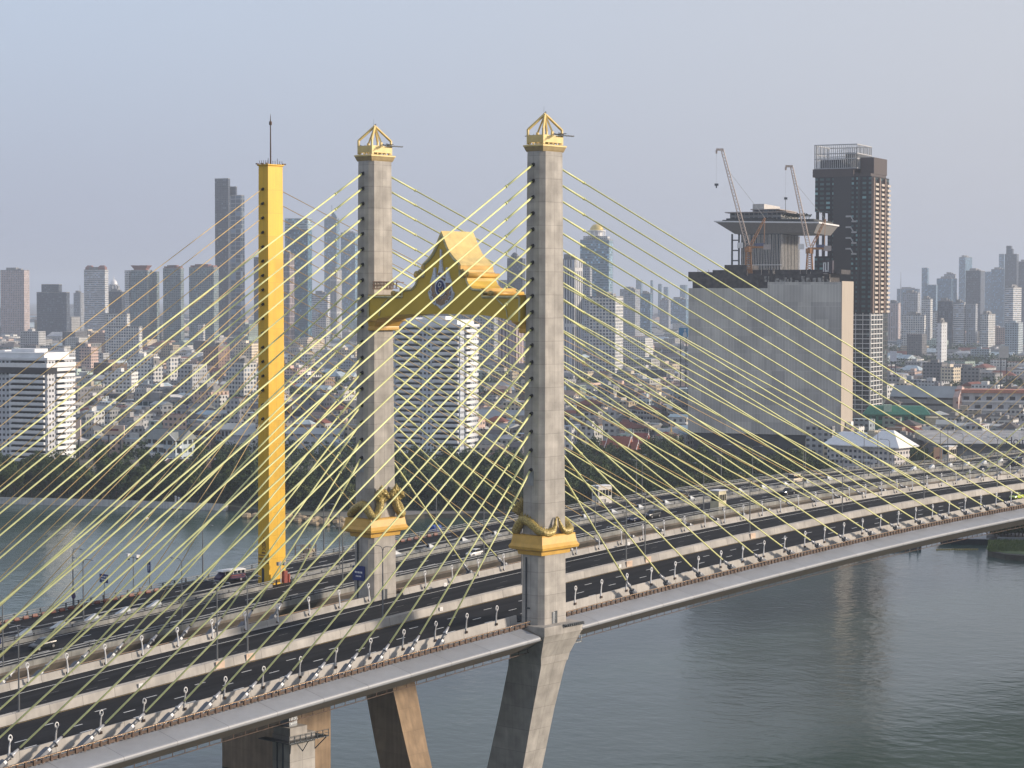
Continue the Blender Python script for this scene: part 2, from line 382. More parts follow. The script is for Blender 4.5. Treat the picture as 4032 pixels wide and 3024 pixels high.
# maintenance gantry rail hung under the near edge
mb = MB(); X = XA
ribbon('gantry_rail', rect(0.2, 0.3, -5.2, -5.1), RUST, nb, XA, XB, gaps=PG)
while X < XB:
    mb.box(X-0.05, X+0.05, 0.22, 0.30, zd(X)-5.1, zd(X)-4.5); X += 2.4
mb.build('gantry_hanger', RUST, nb)['kind'] = 'stuff'
# --- old bridge deck
ob = empty('bridge_deck', 'older bridge deck behind with worn carriageways, pipe railings and traffic', 'bridge deck')
OY0, OY1 = 53.3, 87.6
ribbon('girder', [(OY0+3, -4.4), (OY0, -1.0), (OY0, -0.6), (OY1, -0.6), (OY1, -1.0), (OY1-3, -4.4)], SOFF, ob, XA, XB)
ribbon('road_surface', rect(OY0+0.4, OY1-0.4, -0.6, 0.0), ASPHO, ob, XA, XB)
for a, b in ((OY0, OY0+0.42), (OY1-0.42, OY1)):
    ribbon('parapet', [(a, -1.05), (a+0.03, 0.32), (b-0.03, 0.32), (b, -1.05)], BARRO, ob, XA, XB)
for Y, z in ((OY0+0.2, 0.72), (OY0+0.2, 1.12), (OY1-0.2, 0.72), (OY1-0.2, 1.10), (68.4, 1.30), (72.6, 1.30), (68.4, 0.98)):
    ribbon('railing_rail', rect(Y-0.07, Y+0.07, z-0.07, z+0.07), STEEL, ob, XA, XB)
for Y, zt, per in ((OY0+0.2, 1.16, 6.0), (OY1-0.2, 1.12, 3.0), (68.4, 1.34, 4.2)):
    mb = MB(); X = XA
    while X < XB: mb.box(X-0.12, X+0.12, Y-0.1, Y+0.1, zd(X)+0.3, zd(X)+zt); X += per
    mb.build('railing_posts', STEELD, ob)['kind'] = 'stuff'
for a, b in ((68.1, 68.7), (72.3, 72.9)):
    ribbon('median_barrier', [(a, -0.1), (a+0.12, 0.72), (b-0.12, 0.72), (b, -0.1)], BARRO, ob, XA, XB, gaps=((-3, 3),))
mb = MB()
for Y in (58.6, 62.8, 77.6, 81.9): dashes(mb, Y, XA, XB, 9.9, 2.5, 0.24, (Y*7) % 9)
mb.build('lane_marking', LINE, ob)['kind'] = 'stuff'
for Y in (67.2, 73.8, 54.6, 86.2): ribbon('edge_line', rect(Y-0.08, Y+0.08, 0.006, 0.014), LINE, ob, XA, XB)
# ------------------------------------------------------------------ concrete pylons
def octr(hx, hy, c, z, cx=0.0, cy=0.0):
    return [(cx-hx+c, cy-hy, z), (cx+hx-c, cy-hy, z), (cx+hx, cy-hy+c, z), (cx+hx, cy+hy-c, z), (cx+hx-c, cy+hy, z), (cx-hx+c, cy+hy, z), (cx-hx, cy+hy-c, z), (cx-hx, cy-hy+c, z)]
def rr(hx, hy, z, cx=0.0, cy=0.0): return [(cx-hx, cy-hy, z), (cx+hx, cy-hy, z), (cx+hx, cy+hy, z), (cx-hx, cy+hy, z)]
def crown(root):
    # gilded open pavilion on the pylon head
    mb = MB(); mb.loft([rr(3.15, 2.15, 82.7), rr(3.35, 2.32, 83.0), rr(3.62, 2.52, 83.6)]); mb.build('crown_flare', paint('gold with underside shade', (0.36, 0.27, 0.13), 0.6), root)  # browner gold puts the shade of the downward-facing flare into its colour
    mb = MB(); mb.loft([rr(3.72, 2.62, 83.62), rr(3.72, 2.62, 83.88), rr(3.1, 2.1, 83.98)]); cap = mb.build('crown_cornice', GOLDL, root)
    mb = MB()
    for s in (-1, 1):
        mb.box(-3.0, 3.0, s*2.05-0.12, s*2.05+0.12, 84.35, 85.65); mb.box(s*2.95-0.12, s*2.95+0.12, -1.93, 1.93, 84.35, 85.65)
        for k in range(5):
            mb.box(-2.7+k*1.3, -2.45+k*1.3, s*2.0-0.1, s*2.0+0.1, 84.04, 84.38)
        for k in range(3): mb.box(s*2.9-0.1, s*2.9+0.1, -1.5+k*1.4, -1.25+k*1.4, 84.04, 84.38)
    mb.build('crown_parapet', GOLDL, root)
    for sx, sy in ((-1,-1), (1,-1), (1,1), (-1,1)):
        mb = MB(); mb.box(min(sx*2.75, sx*3.12), max(sx*2.75, sx*3.12), min(sy*1.8, sy*2.18), max(sy*1.8, sy*2.18), 84.05, 86.75)
        a, b = Vector((sx*2.93, sy*1.99, 86.65)), Vector((sx*0.12, sy*0.12, 89.35)); mb.tube([a, b], 0.26, 4)
        mb.build('crown_post', GOLDL, root)
    for s in (-1, 1):
        mb = MB(); mb.box(-0.3, 0.3, min(s*1.75, s*2.1), max(s*1.75, s*2.1), 85.65, 86.3); mb.tube([(0, s*1.92, 86.25), (0, s*0.1, 89.25)], 0.22, 4); mb.build('crown_rib', GOLDL, root)
    mb = MB(); mb.tube([(0, 0, 89.2), (0, 0, 89.75)], [0.22, 0.10], 6); mb.box(-0.35, 0.1, -0.1, 0.1, 89.5, 89.62); mb.build('finial', GOLDL, root)
    mb = MB(); mb.sphere((0.2, 0, 89.8), 0.17, 8, 5); mb.tube([(-0.3, 0, 89.5), (-0.3, 0, 90.8)], 0.03, 4); mb.build('warning_light', STEEL, root)
    mb = MB()                                  # inspection gondola rail sticking out both ways
    for y in (-1.2, 1.2): mb.box(-0.08, 0.08, 2.2 if y > 0 else -4.9, 4.6 if y > 0 else -2.2, 85.72, 85.84)
    for s in (-1, 1):
        for x in (-0.5, 0.4): mb.tube([(x, s*2.1, 85.75), (x, s*4.0, 85.75)], 0.07, 4)
        mb.tube([(-0.5, s*2.2, 86.0), (0.4, s*2.9, 85.7), (-0.5, s*3.5, 86.0), (0.4, s*4.0, 85.7)], 0.05, 4)
    mb.box(1.2, 5.1, -2.6, -2.45, 85.66, 85.80); mb.box(1.2, 5.1, -2.2, -2.05, 85.66, 85.80)
    for k in range(5): mb.box(1.9+k*0.75, 2.0+k*0.75, -2.6, -2.05, 85.62, 85.84)
    mb.build('gondola_rail', STEELD, root)
    for o_ in root.children:
        if o_.name.split('.')[0] in ('crown_flare', 'crown_cornice', 'crown_parapet', 'crown_post', 'crown_rib'): o_.scale = (0.885, 0.885, 1)
    return cap
def bracket(root, name, zs):                   # gilded ledge round the shaft
    mb = MB(); mb.loft([rr(hx, hy, z) for hx, hy, z in zs]); return mb.build(name, GOLD, root)
def pylon(name, label, cy, sgn):
    """sgn=+1: the lower leg and the inner face point to +Y"""
    r = empty(name, label, 'bridge pylon', (0, cy, 0))
    secs = []
    for z, hx, hy, c in ((-1.4, 3.87, 2.66, .86), (11.6, 3.72, 2.56, .84), (45, 3.40, 2.33, .80), (82.75, 3.1, 2.1, .76)):
        secs.append(octr(hx, hy, c, z))
    mb = MB(); mb.loft(secs); sh = mb.build('shaft', CONC, r)
    mb = MB(); mb.M = Matrix.Identity(4)
    dz = -0.55                                 # collar carrying the deck edge
    def q(hx, y0, y1, z): return [(-hx, y0, z), (hx, y0, z), (hx, y1, z), (-hx, y1, z)] if sgn > 0 else [(-hx, -y1, z), (hx, -y1, z), (hx, -y0, z), (-hx, -y0, z)]
    def qc(hx, y0, y1, z, c=2.6):
        p = [(-hx+0.0, y0, z), (hx-0.0, y0, z), (hx, y0+c, z), (hx, y1, z), (-hx, y1, z), (-hx, y0+c, z)]
        return p if sgn > 0 else [(x, -y, z_) for x, y, z_ in reversed(p)]
    mb.loft([qc(5.35, -4.6, 5.5, -2.75), qc(5.35, -4.6, 5.5, -1.15)]); mb.build('collar_ledge', CONC, r)
    mb = MB(); mb.loft([qc(3.75, -2.5, 4.6, -8.2), qc(4.05, -2.7, 4.6, -6.9), qc(5.3, -4.5, 5.4, -2.76)]); mb.build('collar', CONC, r)
    leg = [q(2.5, 6.5, 15.6, -42), q(2.8, 3.2-.5, 11.5-.5, -28.5), q(3.1, 0.0, 7.6, -17), q(3.45, -2.1, 5.4, -9.2), q(3.65, -2.45, 5.2, -8.0)]
    mb = MB(); mb.loft(leg); mb.build('leg', CONCB if sgn < 0 else CONC, r)
    cap = bracket(r, 'serpent_pedestal', [(3.95, 2.72, 11.25), (4.1, 2.8, 11.9), (4.2, 2.9, 12.0), (4.6, 3.3, 12.1), (5.05, 3.85, 12.3), (5.2, 3.98, 12.75), (4.85, 3.62, 13.3), (4.65, 3.42, 14.6), (4.65, 3.42, 14.85), (3.9, 2.8, 14.9)])
    # cable sockets
    for i, z in enumerate(PZ):
        for sx in (-1, 1):
            hx = 3.87-(z+1.4)/84.15*0.77
            mb = MB(); mb.tube([(sx*(hx-0.3), 0, z+0.12), (sx*(hx+0.35), 0, z-0.12)], [0.34, 0.30], 10); mb.build('cable_socket', BLACK, r)
    mb = MB()                                  # door, conduit and small service marks low on the shaft
    hy = 2.66
    mb.box(-0.2, 0.55, -hy-0.04, -hy+0.05, -1.1, 1.1); d = mb.build('door', STEELD, r)
    mb = MB(); mb.box(-0.9, -0.25, -hy-0.12, -hy-0.02, -1.1, 1.0); mb.build('door_leaf', STEEL, r)
    mb = MB(); mb.box(-3.99, -3.84, 0.75, 1.0, -1.3, 10.8); mb.box(-4.0, -3.85, 0.0, 1.0, 1.6, 1.85); mb.build('conduit', STEELD, r)
    for z, a in ((24.9, (-3.66, -0.55, 0.75)),):
        mb = MB(); mb.box(a[0]-0.01, a[0]+0.1, a[1], a[2], 23.6, 26.2); mb.build('patch', STEEL, r)
    return r
PZ = [80.4, 77.55, 74.7, 71.85, 69.0, 66.1, 63.15, 60.2, 57.25, 54.4, 51.4, 48.5, 45.5, 42.6, 39.55, 36.4, 33.2, 29.9, 26.4]
pn = pylon('bridge_pylon', 'nearest and tallest-looking grey concrete pylon with gilded open crown', 0.5, 1); crown(pn)
pf = pylon('bridge_pylon', 'grey concrete pylon at the far deck edge, left of the gilded arch', 42.6, -1); crown(pf)
p2 = pylon('bridge_pylon', 'matching grey concrete pylon at the far end of the span, outside the picture', 42.6, -1); crown(p2); p2.location.x = 450; p2.location.z = 6.0
# capital under the arch on the inner sides and little access cradles
for r, s in ((pn, 1), (pf, -1)):
    mb = MB(); mb.loft([rr(3.3, .7, 50.6, 0, 2.2*s), rr(3.45, .8, 50.75, 0, 2.3*s), rr(3.45, .8, 51.2, 0, 2.3*s), rr(3.3, .75, 51.4, 0, 2.3*s), rr(3.6, 1.1, 52.2, 0, 2.7*s), rr(4.0, 1.4, 52.5, 0, 2.9*s), rr(4.0, 1.4, 52.9, 0, 2.9*s)])
    mb.build('capital', GOLD, r)
mb = MB()
for z in (58.6, 59.3, 59.9): mb.box(-3.2, 3.6, -2.62, -2.48, z-0.06, z+0.06)
for k in range(8): mb.box(-3.1+k*0.9, -3.0+k*0.9, -2.62, -2.48, 58.6, 59.9); mb.tube([(-3.1+k*0.85, -2.55, 58.6), (-2.4+k*0.85, -2.55, 59.9)], 0.05, 4)
mb.box(3.0, 5.0, -2.9, -2.75, 59.7, 59.85)
mb.build('access_cradle', RUST, pf)
mb = MB()
for z in (-3.1, -1.9): mb.box(5.2, 9.4, -1.2, -1.1, z-2.6, z-2.48); mb.box(5.2, 9.4, 0.2, 0.3, z-2.6, z-2.48)
mb.box(5.2, 9.4, -1.2, 0.3, -5.8, -5.66)
for x in (5.6, 7.4, 9.3): mb.box(x-.06, x+.06, -1.2, -1.1, -5.7, -4.4); mb.box(x-.06, x+.06, 0.2, 0.3, -5.7, -4.4)
mb.tube([(5.6, -1.15, -5.7), (7.4, -1.15, -4.5), (9.3, -1.15, -5.7)], 0.05, 4)
mb.build('maintenance_basket', STEEL, pn)
mb = MB(); mb.box(-0.2, 5.3, -4.95, -4.65, -1.35, -1.12)
for k in range(9): mb.box(0.2+k*0.6, 0.45+k*0.6, -5.15, -4.6, -1.6, -1.2)
mb.build('drain_bracket', STEELD, pn)
sg = empty('direction_sign', 'dark blue road sign board hung on the far concrete pylon', 'road sign', (-3.95, 43.1, 4.2))
mb = MB(); mb.box(-0.14, 0, -1.6, 1.6, -1.3, 1.5); b_ = mb.build('board', paint('sign blue', (0.012, 0.03, 0.16), 0.4), sg)
mb = MB()
for k in range(5): mb.box(-0.16, -0.145, -1.0+k*0.42, -0.72+k*0.42, 0.1, 0.45)
for k in range(4): mb.box(-0.16, -0.145, -0.7+k*0.38, -0.45+k*0.38, -0.6, -0.35)
mb.build('lettering', WHITE, sg)
mb = MB(); mb.tube([(0, -1.2, -1.2), (0.1, -1.2, -2.6)], 0.07, 5); mb.tube([(0, 1.2, -1.2), (0.1, 1.2, -2.6)], 0.07, 5); mb.build('bracket', STEEL, sg)
# --- yellow pylon
def ypylon(label, X):
    r = empty('bridge_pylon', label, 'bridge pylon', (X, 71.6, 0 if X == 0 else 6.0))
    mb = MB(); mb.loft([rr(2.25, 1.62, -0.7), rr(2.20, 1.57, 20), rr(1.98, 1.37, 83.0)]); mb.build('shaft', YELP, r)
    mb = MB(); mb.loft([rr(2.1, 1.5, 83.0), rr(2.2, 1.6, 83.12), rr(2.2, 1.6, 83.3)]); mb.build('parapet', YELP, r)
    mb = MB()
    for sx in (-1, 1):
        for sy in (-1, 0, 1): mb.box(sx*2.1-0.5 if sx < 0 else 1.9, sx*2.1+0.1 if sx < 0 else 2.75, sy*1.4-0.16, sy*1.4+0.16, 83.3, 83.55)
    for k in range(7): mb.tube([(-1.9+k*0.62, -1.35, 83.3), (-1.9+k*0.62, -1.35, 84.0+0.5*((k*3) % 4 == 0))], 0.06, 4)
    for k in range(5): mb.tube([(-1.95, -1.3+k*0.6, 83.3), (-1.95, -1.3+k*0.6, 84.1)], 0.06, 4)
    mb.build('roof_fitting', RUST, r)
    mb = MB(); mb.tube([(0, 0, 83.2), (0, 0, 92.0), (0, 0, 93.4)], [0.16, 0.10, 0.03], 6); mb.tube([(0, 0, 91.2), (0, 0, 91.9)], 0.28, 8); mb.build('antenna', RUST, r)
    mb = MB(); mb.box(-6, 6, -10.6, 8.4, -40, -4.3); mb.build('pier', CONCB, r)
    for z in PZO:
        mb = MB(); mb.tube([(-1.95-0.25*(83-z)/84, 0.0, z+0.05), (-2.45-0.25*(83-z)/84, 0.0, z-0.15)], [0.30, 0.24], 8); mb.build('cable_socket', BLACK, r)
    mb = MB(); mb.box(-2.30, -2.2, -0.15, 0.5, -0.6, 2.6); mb.build('door', STEELD, r)
    # painted ornament and lettering low on the shaded face
    mb = MB(); dk = paint('brown ornament', (0.20, 0.11, 0.03), 0.6)
    x = -2.262
    for pts in ([(0, 8.9), (-0.18, 8.1), (-0.45, 7.5), (-0.42, 6.9), (-0.15, 6.6)], [(0, 8.9), (0.18, 8.1), (0.45, 7.5), (0.42, 6.9), (0.15, 6.6)], [(-0.3, 7.5), (0, 7.9), (0.3, 7.5), (0, 7.0), (-0.3, 7.5)], [(-0.5, 6.2), (-0.2, 6.45), (0.2, 6.45), (0.5, 6.2)]):
        mb.tube([(x-0.004*(9-p[1]), -0.1+p[0], p[1]) for p in pts], 0.07, 4)
    mb.box(x-0.03, x+0.05, -1.5, 1.5, 5.1, 5.3); mb.box(x-0.04, x+0.04, -1.5, 1.5, 3.6, 3.8)
    for k in range(8): mb.box(x-0.035, x+0.045, -1.35+k*0.36, -1.12+k*0.36, 4.2, 4.7)
    for k in range(6): mb.box(x-0.03, x+0.04, -0.5+k*0.18, -0.38+k*0.18, 5.55, 5.9)
    mb.build('emblem', dk, r)
    return r
PZO = [78.4-2.86*k for k in range(17)]
py = ypylon('slender bright yellow pylon with a thin mast on top', 0)
py2 = ypylon('matching yellow pylon at the far end of the older span, outside the picture', 450)
# --- piers carrying the side span
for k, (X, Yc) in enumerate(((-58.6, 3.6),)):
    r = empty('bridge_pier', 'square concrete side-span pier with a steel work platform round its head' if k == 0 else 'second side-span pier, hidden behind the first', 'bridge pier', (X, Yc, 0))
    mb = MB(); mb.box(-2.75, 2.75, -2.0, 2.0, -42, -12.2); mb.box(-2.6, 1.1, -1.9, 1.9, -12.2, -11.0); mb.build('column', CONC, r)
    mb = MB(); mb.box(-1.9, -0.2, -1.0, 1.2, -11.0, -7.3); mb.build('bearing', STEEL, r)
    mb = MB(); mb.box(-4.4, 4.4, -3.5, -2.1, -13.1, -12.95); mb.box(-4.4, -2.9, -2.1, 3.5, -13.1, -12.95); mb.box(2.9, 4.4, -2.1, 3.5, -13.1, -12.95)
    for k_ in range(8): x = -4.3+k_*1.23; mb.box(x-.05, x+.05, -3.5, -3.4, -13.1, -11.9)
    mb.box(-4.4, 4.4, -3.5, -3.42, -12.5, -12.42); mb.box(-4.4, 4.4, -3.5, -3.42, -12.0, -11.92)
    for x in (-3.9, 0, 3.9): mb.tube([(x, -3.4, -13.1), (x*0.7, -2.0, -15.0)], 0.09, 4)
    mb.build('work_platform', STEELD, r)
    mb = MB(); mb.box(-2.95, -2.75, -0.6, -0.4, -42, -13.2); mb.box(-2.95, -2.75, 0.7, 0.9, -42, -13.2); mb.build('drain_pipe', STEELD, r)
# ------------------------------------------------------------------ stay cables
def stay(name, label, P, A, r, mat, up_len, group, col=True, boxlen=2.9, old=False):
    P, A = Vector(P), Vector(A); root = empty(name, label, 'stay cable', A, 0, group)
    d = (P-A); L = d.length; u = d/L
    g = lambda t: u*t
    low = 2.9 if not old else 0.3
    mb = MB(); mb.tube([g(low), g(L-0.3)], r, 8); mb.build('cable', mat, root, smooth=True)
    if not old:
        mb = MB(); mb.tube([g(L-up_len), g(L-0.35)], r*1.28, 8); mb.tube([g(L-up_len-0.12), g(L-up_len+0.12)], r*1.9, 8); mb.build('upper_sleeve', mat, root, smooth=True)
        mb = MB(); mb.tube([g(1.5), g(1.8), g(2.9)], [0.30, 0.26, 0.17], 8); mb.tube([g(1.45), g(1.7)], 0.40, 8); mb.build('lower_sleeve', SLV, root, smooth=True)
        mb = MB(); mb.tube([g(2.9), g(3.1)], 0.22, 8); mb.build('collar_ring', BLACK, root)
        mb = MB(); mb.tube([g(-0.1), g(1.5)], 0.27, 8); mb.build('guide_tube', STEELT, root, smooth=True)
        side = Vector((0, 1, 0)); nn = u.cross(side).normalized()
        mb = MB(); hw, hh = 0.50, 0.46         # angular guard box running down into the deck edge
        secs = []
        for t, k in ((-boxlen, 1.0), (-0.2, 1.0), (0.25, 0.88)):
            c = g(t); secs.append([c-side*hw*k-nn*hh*k, c-side*hw*1.25*k, c-side*hw*k+nn*hh*k, c+side*hw*k+nn*hh*k, c+side*hw*1.25*k, c+side*hw*k-nn*hh*k])
        mb.loft(secs); mb.build('guard_box', STEELG, root)
    else:
        mb = MB(); s = 1 if u.x > 0 else -1     # pale pyramid housing on the median
        zz = -0.55
        mb.loft([[(s*0.3, -0.75, zz), (-s*2.7, -0.5, zz), (-s*2.7, 0.5, zz), (s*0.3, 0.75, zz)][::s], [(s*0.2, -0.36, 0.55), (-s*0.4, -0.28, 0.52), (-s*0.4, 0.28, 0.52), (s*0.2, 0.36, 0.55)][::s]])
        mb.build('anchor_housing', HOUS, root)
        mb = MB(); mb.tube([g(-0.4), g(0.55)], [0.42, 0.30], 8); mb.build('boot', BLACK, root)
    return root
STEELT = paint('guide tube steel', (0.11, 0.12, 0.135), 0.4, 0.2, 0.1)
SLV = paint('sleeve grey', (0.36, 0.37, 0.39), 0.35, 0.2, 0.08)
STEELG = paint('guard box steel', (0.12, 0.13, 0.15), 0.4, 0.2, 0.15)
HOUS = paint('pale anchor housing', (0.55, 0.58, 0.60), 0.6, var=0.08)
cables = []
for plane, (Y, Yp, who) in enumerate(((0.9, 0.5, 'near'), (42.2, 42.6, 'far'))):
    for i in range(19):
        n = 18-i; pz = PZ[i]; hx = 3.87-(pz+1.4)/84.15*0.77+0.2
        X = -26.85-7.42*n
        cables.append(stay('stay_cable', f'thick pale yellow cable, {ordinal(i+1)} from top on the left side of {who} grey pylon', (-hx, Yp, pz), (X, Y, zd(X)+0.88), 0.146, CAB, 8.3, 'thick pale yellow stay cables'))
        X = 26.6+10.8*n
        cables.append(stay('stay_cable', f'thick pale yellow cable, {ordinal(i+1)} from top on the right side of {who} grey pylon', (hx, Yp, pz), (X, Y, zd(X)+0.88), 0.146, CAB, 8.3, 'thick pale yellow stay cables'))
zo = 6.0
for i in range(5):
    pz = PZ[i]; X = 450-25.98-10.8*(18-i)
    stay('stay_cable', f'thick pale yellow cable rising to the right at the picture edge, {ordinal(i+1)} of them', (450-3.2, 42.6, pz+zo), (X, 42.2, zd(X)+0.88), 0.146, CAB, 8.3, 'thick pale yellow stay cables')
for i in range(17):
    n = 16-i; pz = PZO[i]
    X = -30.3-7.45*n
    stay('stay_cable', f'thin amber cable, {ordinal(i+1)} from top on the left of the yellow pylon', (-2.3, 71.6, pz), (X, 70.5, zd(X)+1.25), 0.075, CABO, 0, 'thin amber stay cables', old=True)
    X = 34.4+10.75*n
    stay('stay_cable', f'thin amber cable, {ordinal(i+1)} from top on the right of the yellow pylon', (2.3, 71.6, pz), (X, 70.5, zd(X)+1.25), 0.075, CABO, 0, 'thin amber stay cables', old=True)
for i in range(9):
    pz = PZO[i]; X = 450-34.4-10.75*(16-i)
    stay('stay_cable', f'thin amber cable rising to the right at the picture edge, {ordinal(i+1)} of them', (447.7, 71.6, pz+zo), (X, 70.5, zd(X)+1.25), 0.075, CABO, 0, 'thin amber stay cables', old=True)
# ------------------------------------------------------------------ gilded gabled arch between the pylons
ar = empty('portal_arch', 'gilded gabled arch carrying a royal crest between the two concrete pylons', 'arch', (0, 21.55, 0))
def half(pts): return pts + [(-d, z) for d, z in reversed(pts)]
prof = [(18.85, 52.5), (18.85, 57.1), (9.9, 57.1), (9.9, 58.2), (7.6, 58.35), (6.7, 59.0), (6.15, 59.9), (5.95, 60.8), (4.35, 60.8), (4.35, 63.15), (3.2, 63.95), (2.2, 64.95), (1.4, 66.1), (0.75, 67.4), (0.0, 68.7)]
low = [(-18.85, 52.5), (-14, 53.3), (-10, 53.75), (0, 53.95), (10, 53.75), (14, 53.3)]
body = [(d, z) for d, z in prof] + [(-d, z) for d, z in reversed(prof[:-1])] + low[1:]
mb = MB(); mb.prismx([(d, z) for d, z in body], -4.1, 4.1); mb.build('gable_wall', OCHRE, ar)
rp = [(4.95, 62.75), (4.6, 63.2), (3.3, 64.15), (2.3, 65.1), (1.5, 66.3), (0.8, 67.7), (0.0, 69.1)]
rin = [(4.6, 62.75), (3.1, 63.7), (2.0, 64.8), (1.2, 66.0), (0.5, 67.2), (0.0, 68.2)]
for s, nm in ((1, 'roof'), (-1, 'roof')):
    mb = MB(); poly = [(s*d, z) for d, z in rp] + [(s*d, z) for d, z in reversed(rin)]
    mb.prismx(poly, -4.3, 4.5); mb.build('roof_slope', GOLDL, ar)
    # stepped cornices running front to back below the roof and on the shoulders
    for (d0, d1, z0, z1, ex, mt) in ((4.3, 4.9, 62.0, 62.75, 0.3, GOLD), (4.3, 5.3, 61.6, 61.95, 0.0, GOLDL), (4.3, 5.5, 61.25, 61.55, 0.1, GOLD), (9.7, 10.6, 58.0, 58.6, 0.1, GOLD), (9.7, 11.6, 57.7, 58.0, 0.0, GOLDL), (9.7, 18.7, 57.1, 57.4, 0.15, GOLD)):
        mb = MB(); a, b = sorted((s*d0, s*d1)); mb.box(-4.1-ex, 4.3+ex, a, b, z0, z1); mb.build('cornice', mt, ar)
    mb = MB(); mb.tube([(-4.7, s*6.1, 60.95), (4.8, s*6.1, 60.95)], 0.42, 10); mb.build('roll_moulding', GOLD, ar, smooth=True)
    mb = MB(); mb.tube([(-4.6, s*11.9, 57.65), (4.8, s*11.9, 57.65)], 0.40, 10); mb.build('roll_moulding', GOLD, ar, smooth=True)
    cpts = [(s*5.6, 60.5), (s*6.2, 59.4), (s*7.1, 58.7), (s*8.4, 58.4)]
    mb = MB(); mb.prismx([(d, z) for d, z in cpts]+[(s*8.4, 57.9), (s*5.6, 57.9)], -4.0, 4.35); mb.build('cove', GOLD, ar)
    # pale trims on the front face
    def trim(pts, wd, name='trim', x=-4.22):
        m_ = MB()
        for a, b in zip(pts[:-1], pts[1:]):
            a3, b3 = Vector((x, s*a[0], a[1])), Vector((x, s*b[0], b[1])); m_.tube([a3, b3], wd, 4)
        m_.build(name, TRIM, ar)
    trim([(0.0, 68.55), (0.7, 67.2), (1.35, 65.9), (2.15, 64.8), (3.15, 63.8), (4.45, 63.0)], 0.24)
    trim([(4.45, 63.1), (4.45, 60.75), (6.0, 60.75)], 0.22)
    trim([(6.0, 60.9), (6.15, 59.9), (6.7, 59.0), (7.6, 58.35), (9.95, 58.2), (9.95, 57.0)], 0.22)
    trim([(9.95, 57.0), (18.7, 57.0)], 0.24); trim([(18.7, 57.0), (18.7, 52.7)], 0.22)
    trim([(13.2, 56.9), (13.9, 56.3), (15.0, 55.5), (15.7, 54.6), (15.9, 53.4)], 0.14)
    mb = MB(); mb.sphere((-4.3, s*6.1, 61.2), (0.35, 0.75, 0.65), 8, 6); mb.sphere((-4.3, s*5.3, 61.7), (0.3, 0.45, 0.45), 8, 6); mb.sphere((-4.3, s*12.0, 57.7), (0.35, 0.8, 0.5), 8, 6); mb.build('scrollwork', GOLDD, ar)
# royal crest (shield with oval, tiered crown and side tiers)
SILV = paint('crest silver', (0.62, 0.66, 0.74), 0.4, var=0.2, scale=4); BRN = paint('crest brown', (0.33, 0.22, 0.14), 0.5, var=0.3, scale=3); NAVY = paint('crest navy', (0.02, 0.03, 0.14), 0.3, var=0.3, scale=4)
K = 1.12
def front(mb, poly, x0, x1): mb.prismx([(d*K, z) for d, z in poly], x0, x1)
E0 = 58.7
mb = MB()
front(mb, [(2.0, E0+1.2), (2.5, E0-0.6), (2.9, E0-1.0), (2.6, E0-1.9), (1.9, E0-2.9), (0.9, E0-3.3), (0, E0-4.05), (-0.9, E0-3.3), (-1.9, E0-2.9), (-2.6, E0-1.9), (-2.9, E0-1.0), (-2.5, E0-0.6), (-2.0, E0+1.2)], -4.30, -4.1)
mb.build('crest_mantle', SILV, ar)
mb = MB(); front(mb, [(1.9, E0+1.0), (2.2, E0-0.8), (2.2, E0-1.7), (1.5, E0-2.6), (0, E0-3.3), (-1.5, E0-2.6), (-2.2, E0-1.7), (-2.2, E0-0.8), (-1.9, E0+1.0)], -4.42, -4.31); mb.build('crest_shield', BRN, ar)
mb = MB()
for s in (-1, 1):
    for cx_, cz_, rr_ in ((2.35, -1.0, 0.5), (2.1, -2.0, 0.45), (1.4, -2.75, 0.42)):
        mb.tube([(-4.45, (s*cx_+rr_*cos(a)*0.8)*K, E0+cz_+rr_*sin(a)) for a in [k*0.8 for k in range(7)]], 0.10, 4)
    for k in range(9): a = radians(-150+k*15); mb.sphere((-4.47, 1.55*cos(a)*K, E0+1.55*sin(a)*1.2-0.1), 0.11, 5, 4)
mb.build('crest_scrollwork', SILV, ar)
mb = MB(); mb.loft([[(x, K*rx*cos(2*pi*i/20), E0+rz*sin(2*pi*i/20)) for i in range(20)] for x, rx, rz in ((-4.3, 1.2, 1.62), (-4.52, 1.2, 1.62))]); mb.build('crest_oval_rim', SILV, ar)
mb = MB(); mb.loft([[(x, K*rx*cos(2*pi*i/20), E0+rz*sin(2*pi*i/20)) for i in range(20)] for x, rx, rz in ((-4.4, 0.95, 1.35), (-4.58, 0.95, 1.35))]); ov = mb.build('crest_oval', NAVY, ar)
mb = MB()
mb.tube([(-4.62, K*p[0], E0+p[1]) for p in ((0.35, 0.6), (0.1, 0.95), (-0.25, 0.75), (-0.2, 0.35), (0.15, 0.1), (0.4, 0.3), (0.35, 0.6))], 0.09, 4); mb.build('cipher', WHITE, ar)
mb = MB(); mb.tube([(-4.62, K*p[0], E0+p[1]) for p in ((-0.6, 0.1), (-0.45, -0.5), (-0.1, -0.9), (0.3, -0.6), (0.1, -0.2), (-0.3, -0.3))], 0.07, 4); mb.build('cipher', GOLDL, ar)
mb = MB()
z = E0+1.7; wd = 0.95
while z < E0+6.6:
    h = 0.45; front(mb, [(wd, z), (wd*0.72, z+h), (-wd*0.72, z+h), (-wd, z)], -4.50, -4.11); z += h*0.98; wd = max(0.13, wd*0.80)
mb.build('crest_crown', SILV, ar)
for s in (-1, 1):
    mb = MB(); z = E0+0.9; wd = 0.75; c0 = 1.65*s
    while z < E0+3.5:
        h = 0.40; front(mb, [(c0+wd, z), (c0+wd*0.75, z+h), (c0-wd*0.75, z+h), (c0-wd, z)], -4.46, -4.12); z += h; wd = max(0.13, wd*0.82); c0 -= s*0.05
    mb.build('crest_side_tier', SILV, ar)
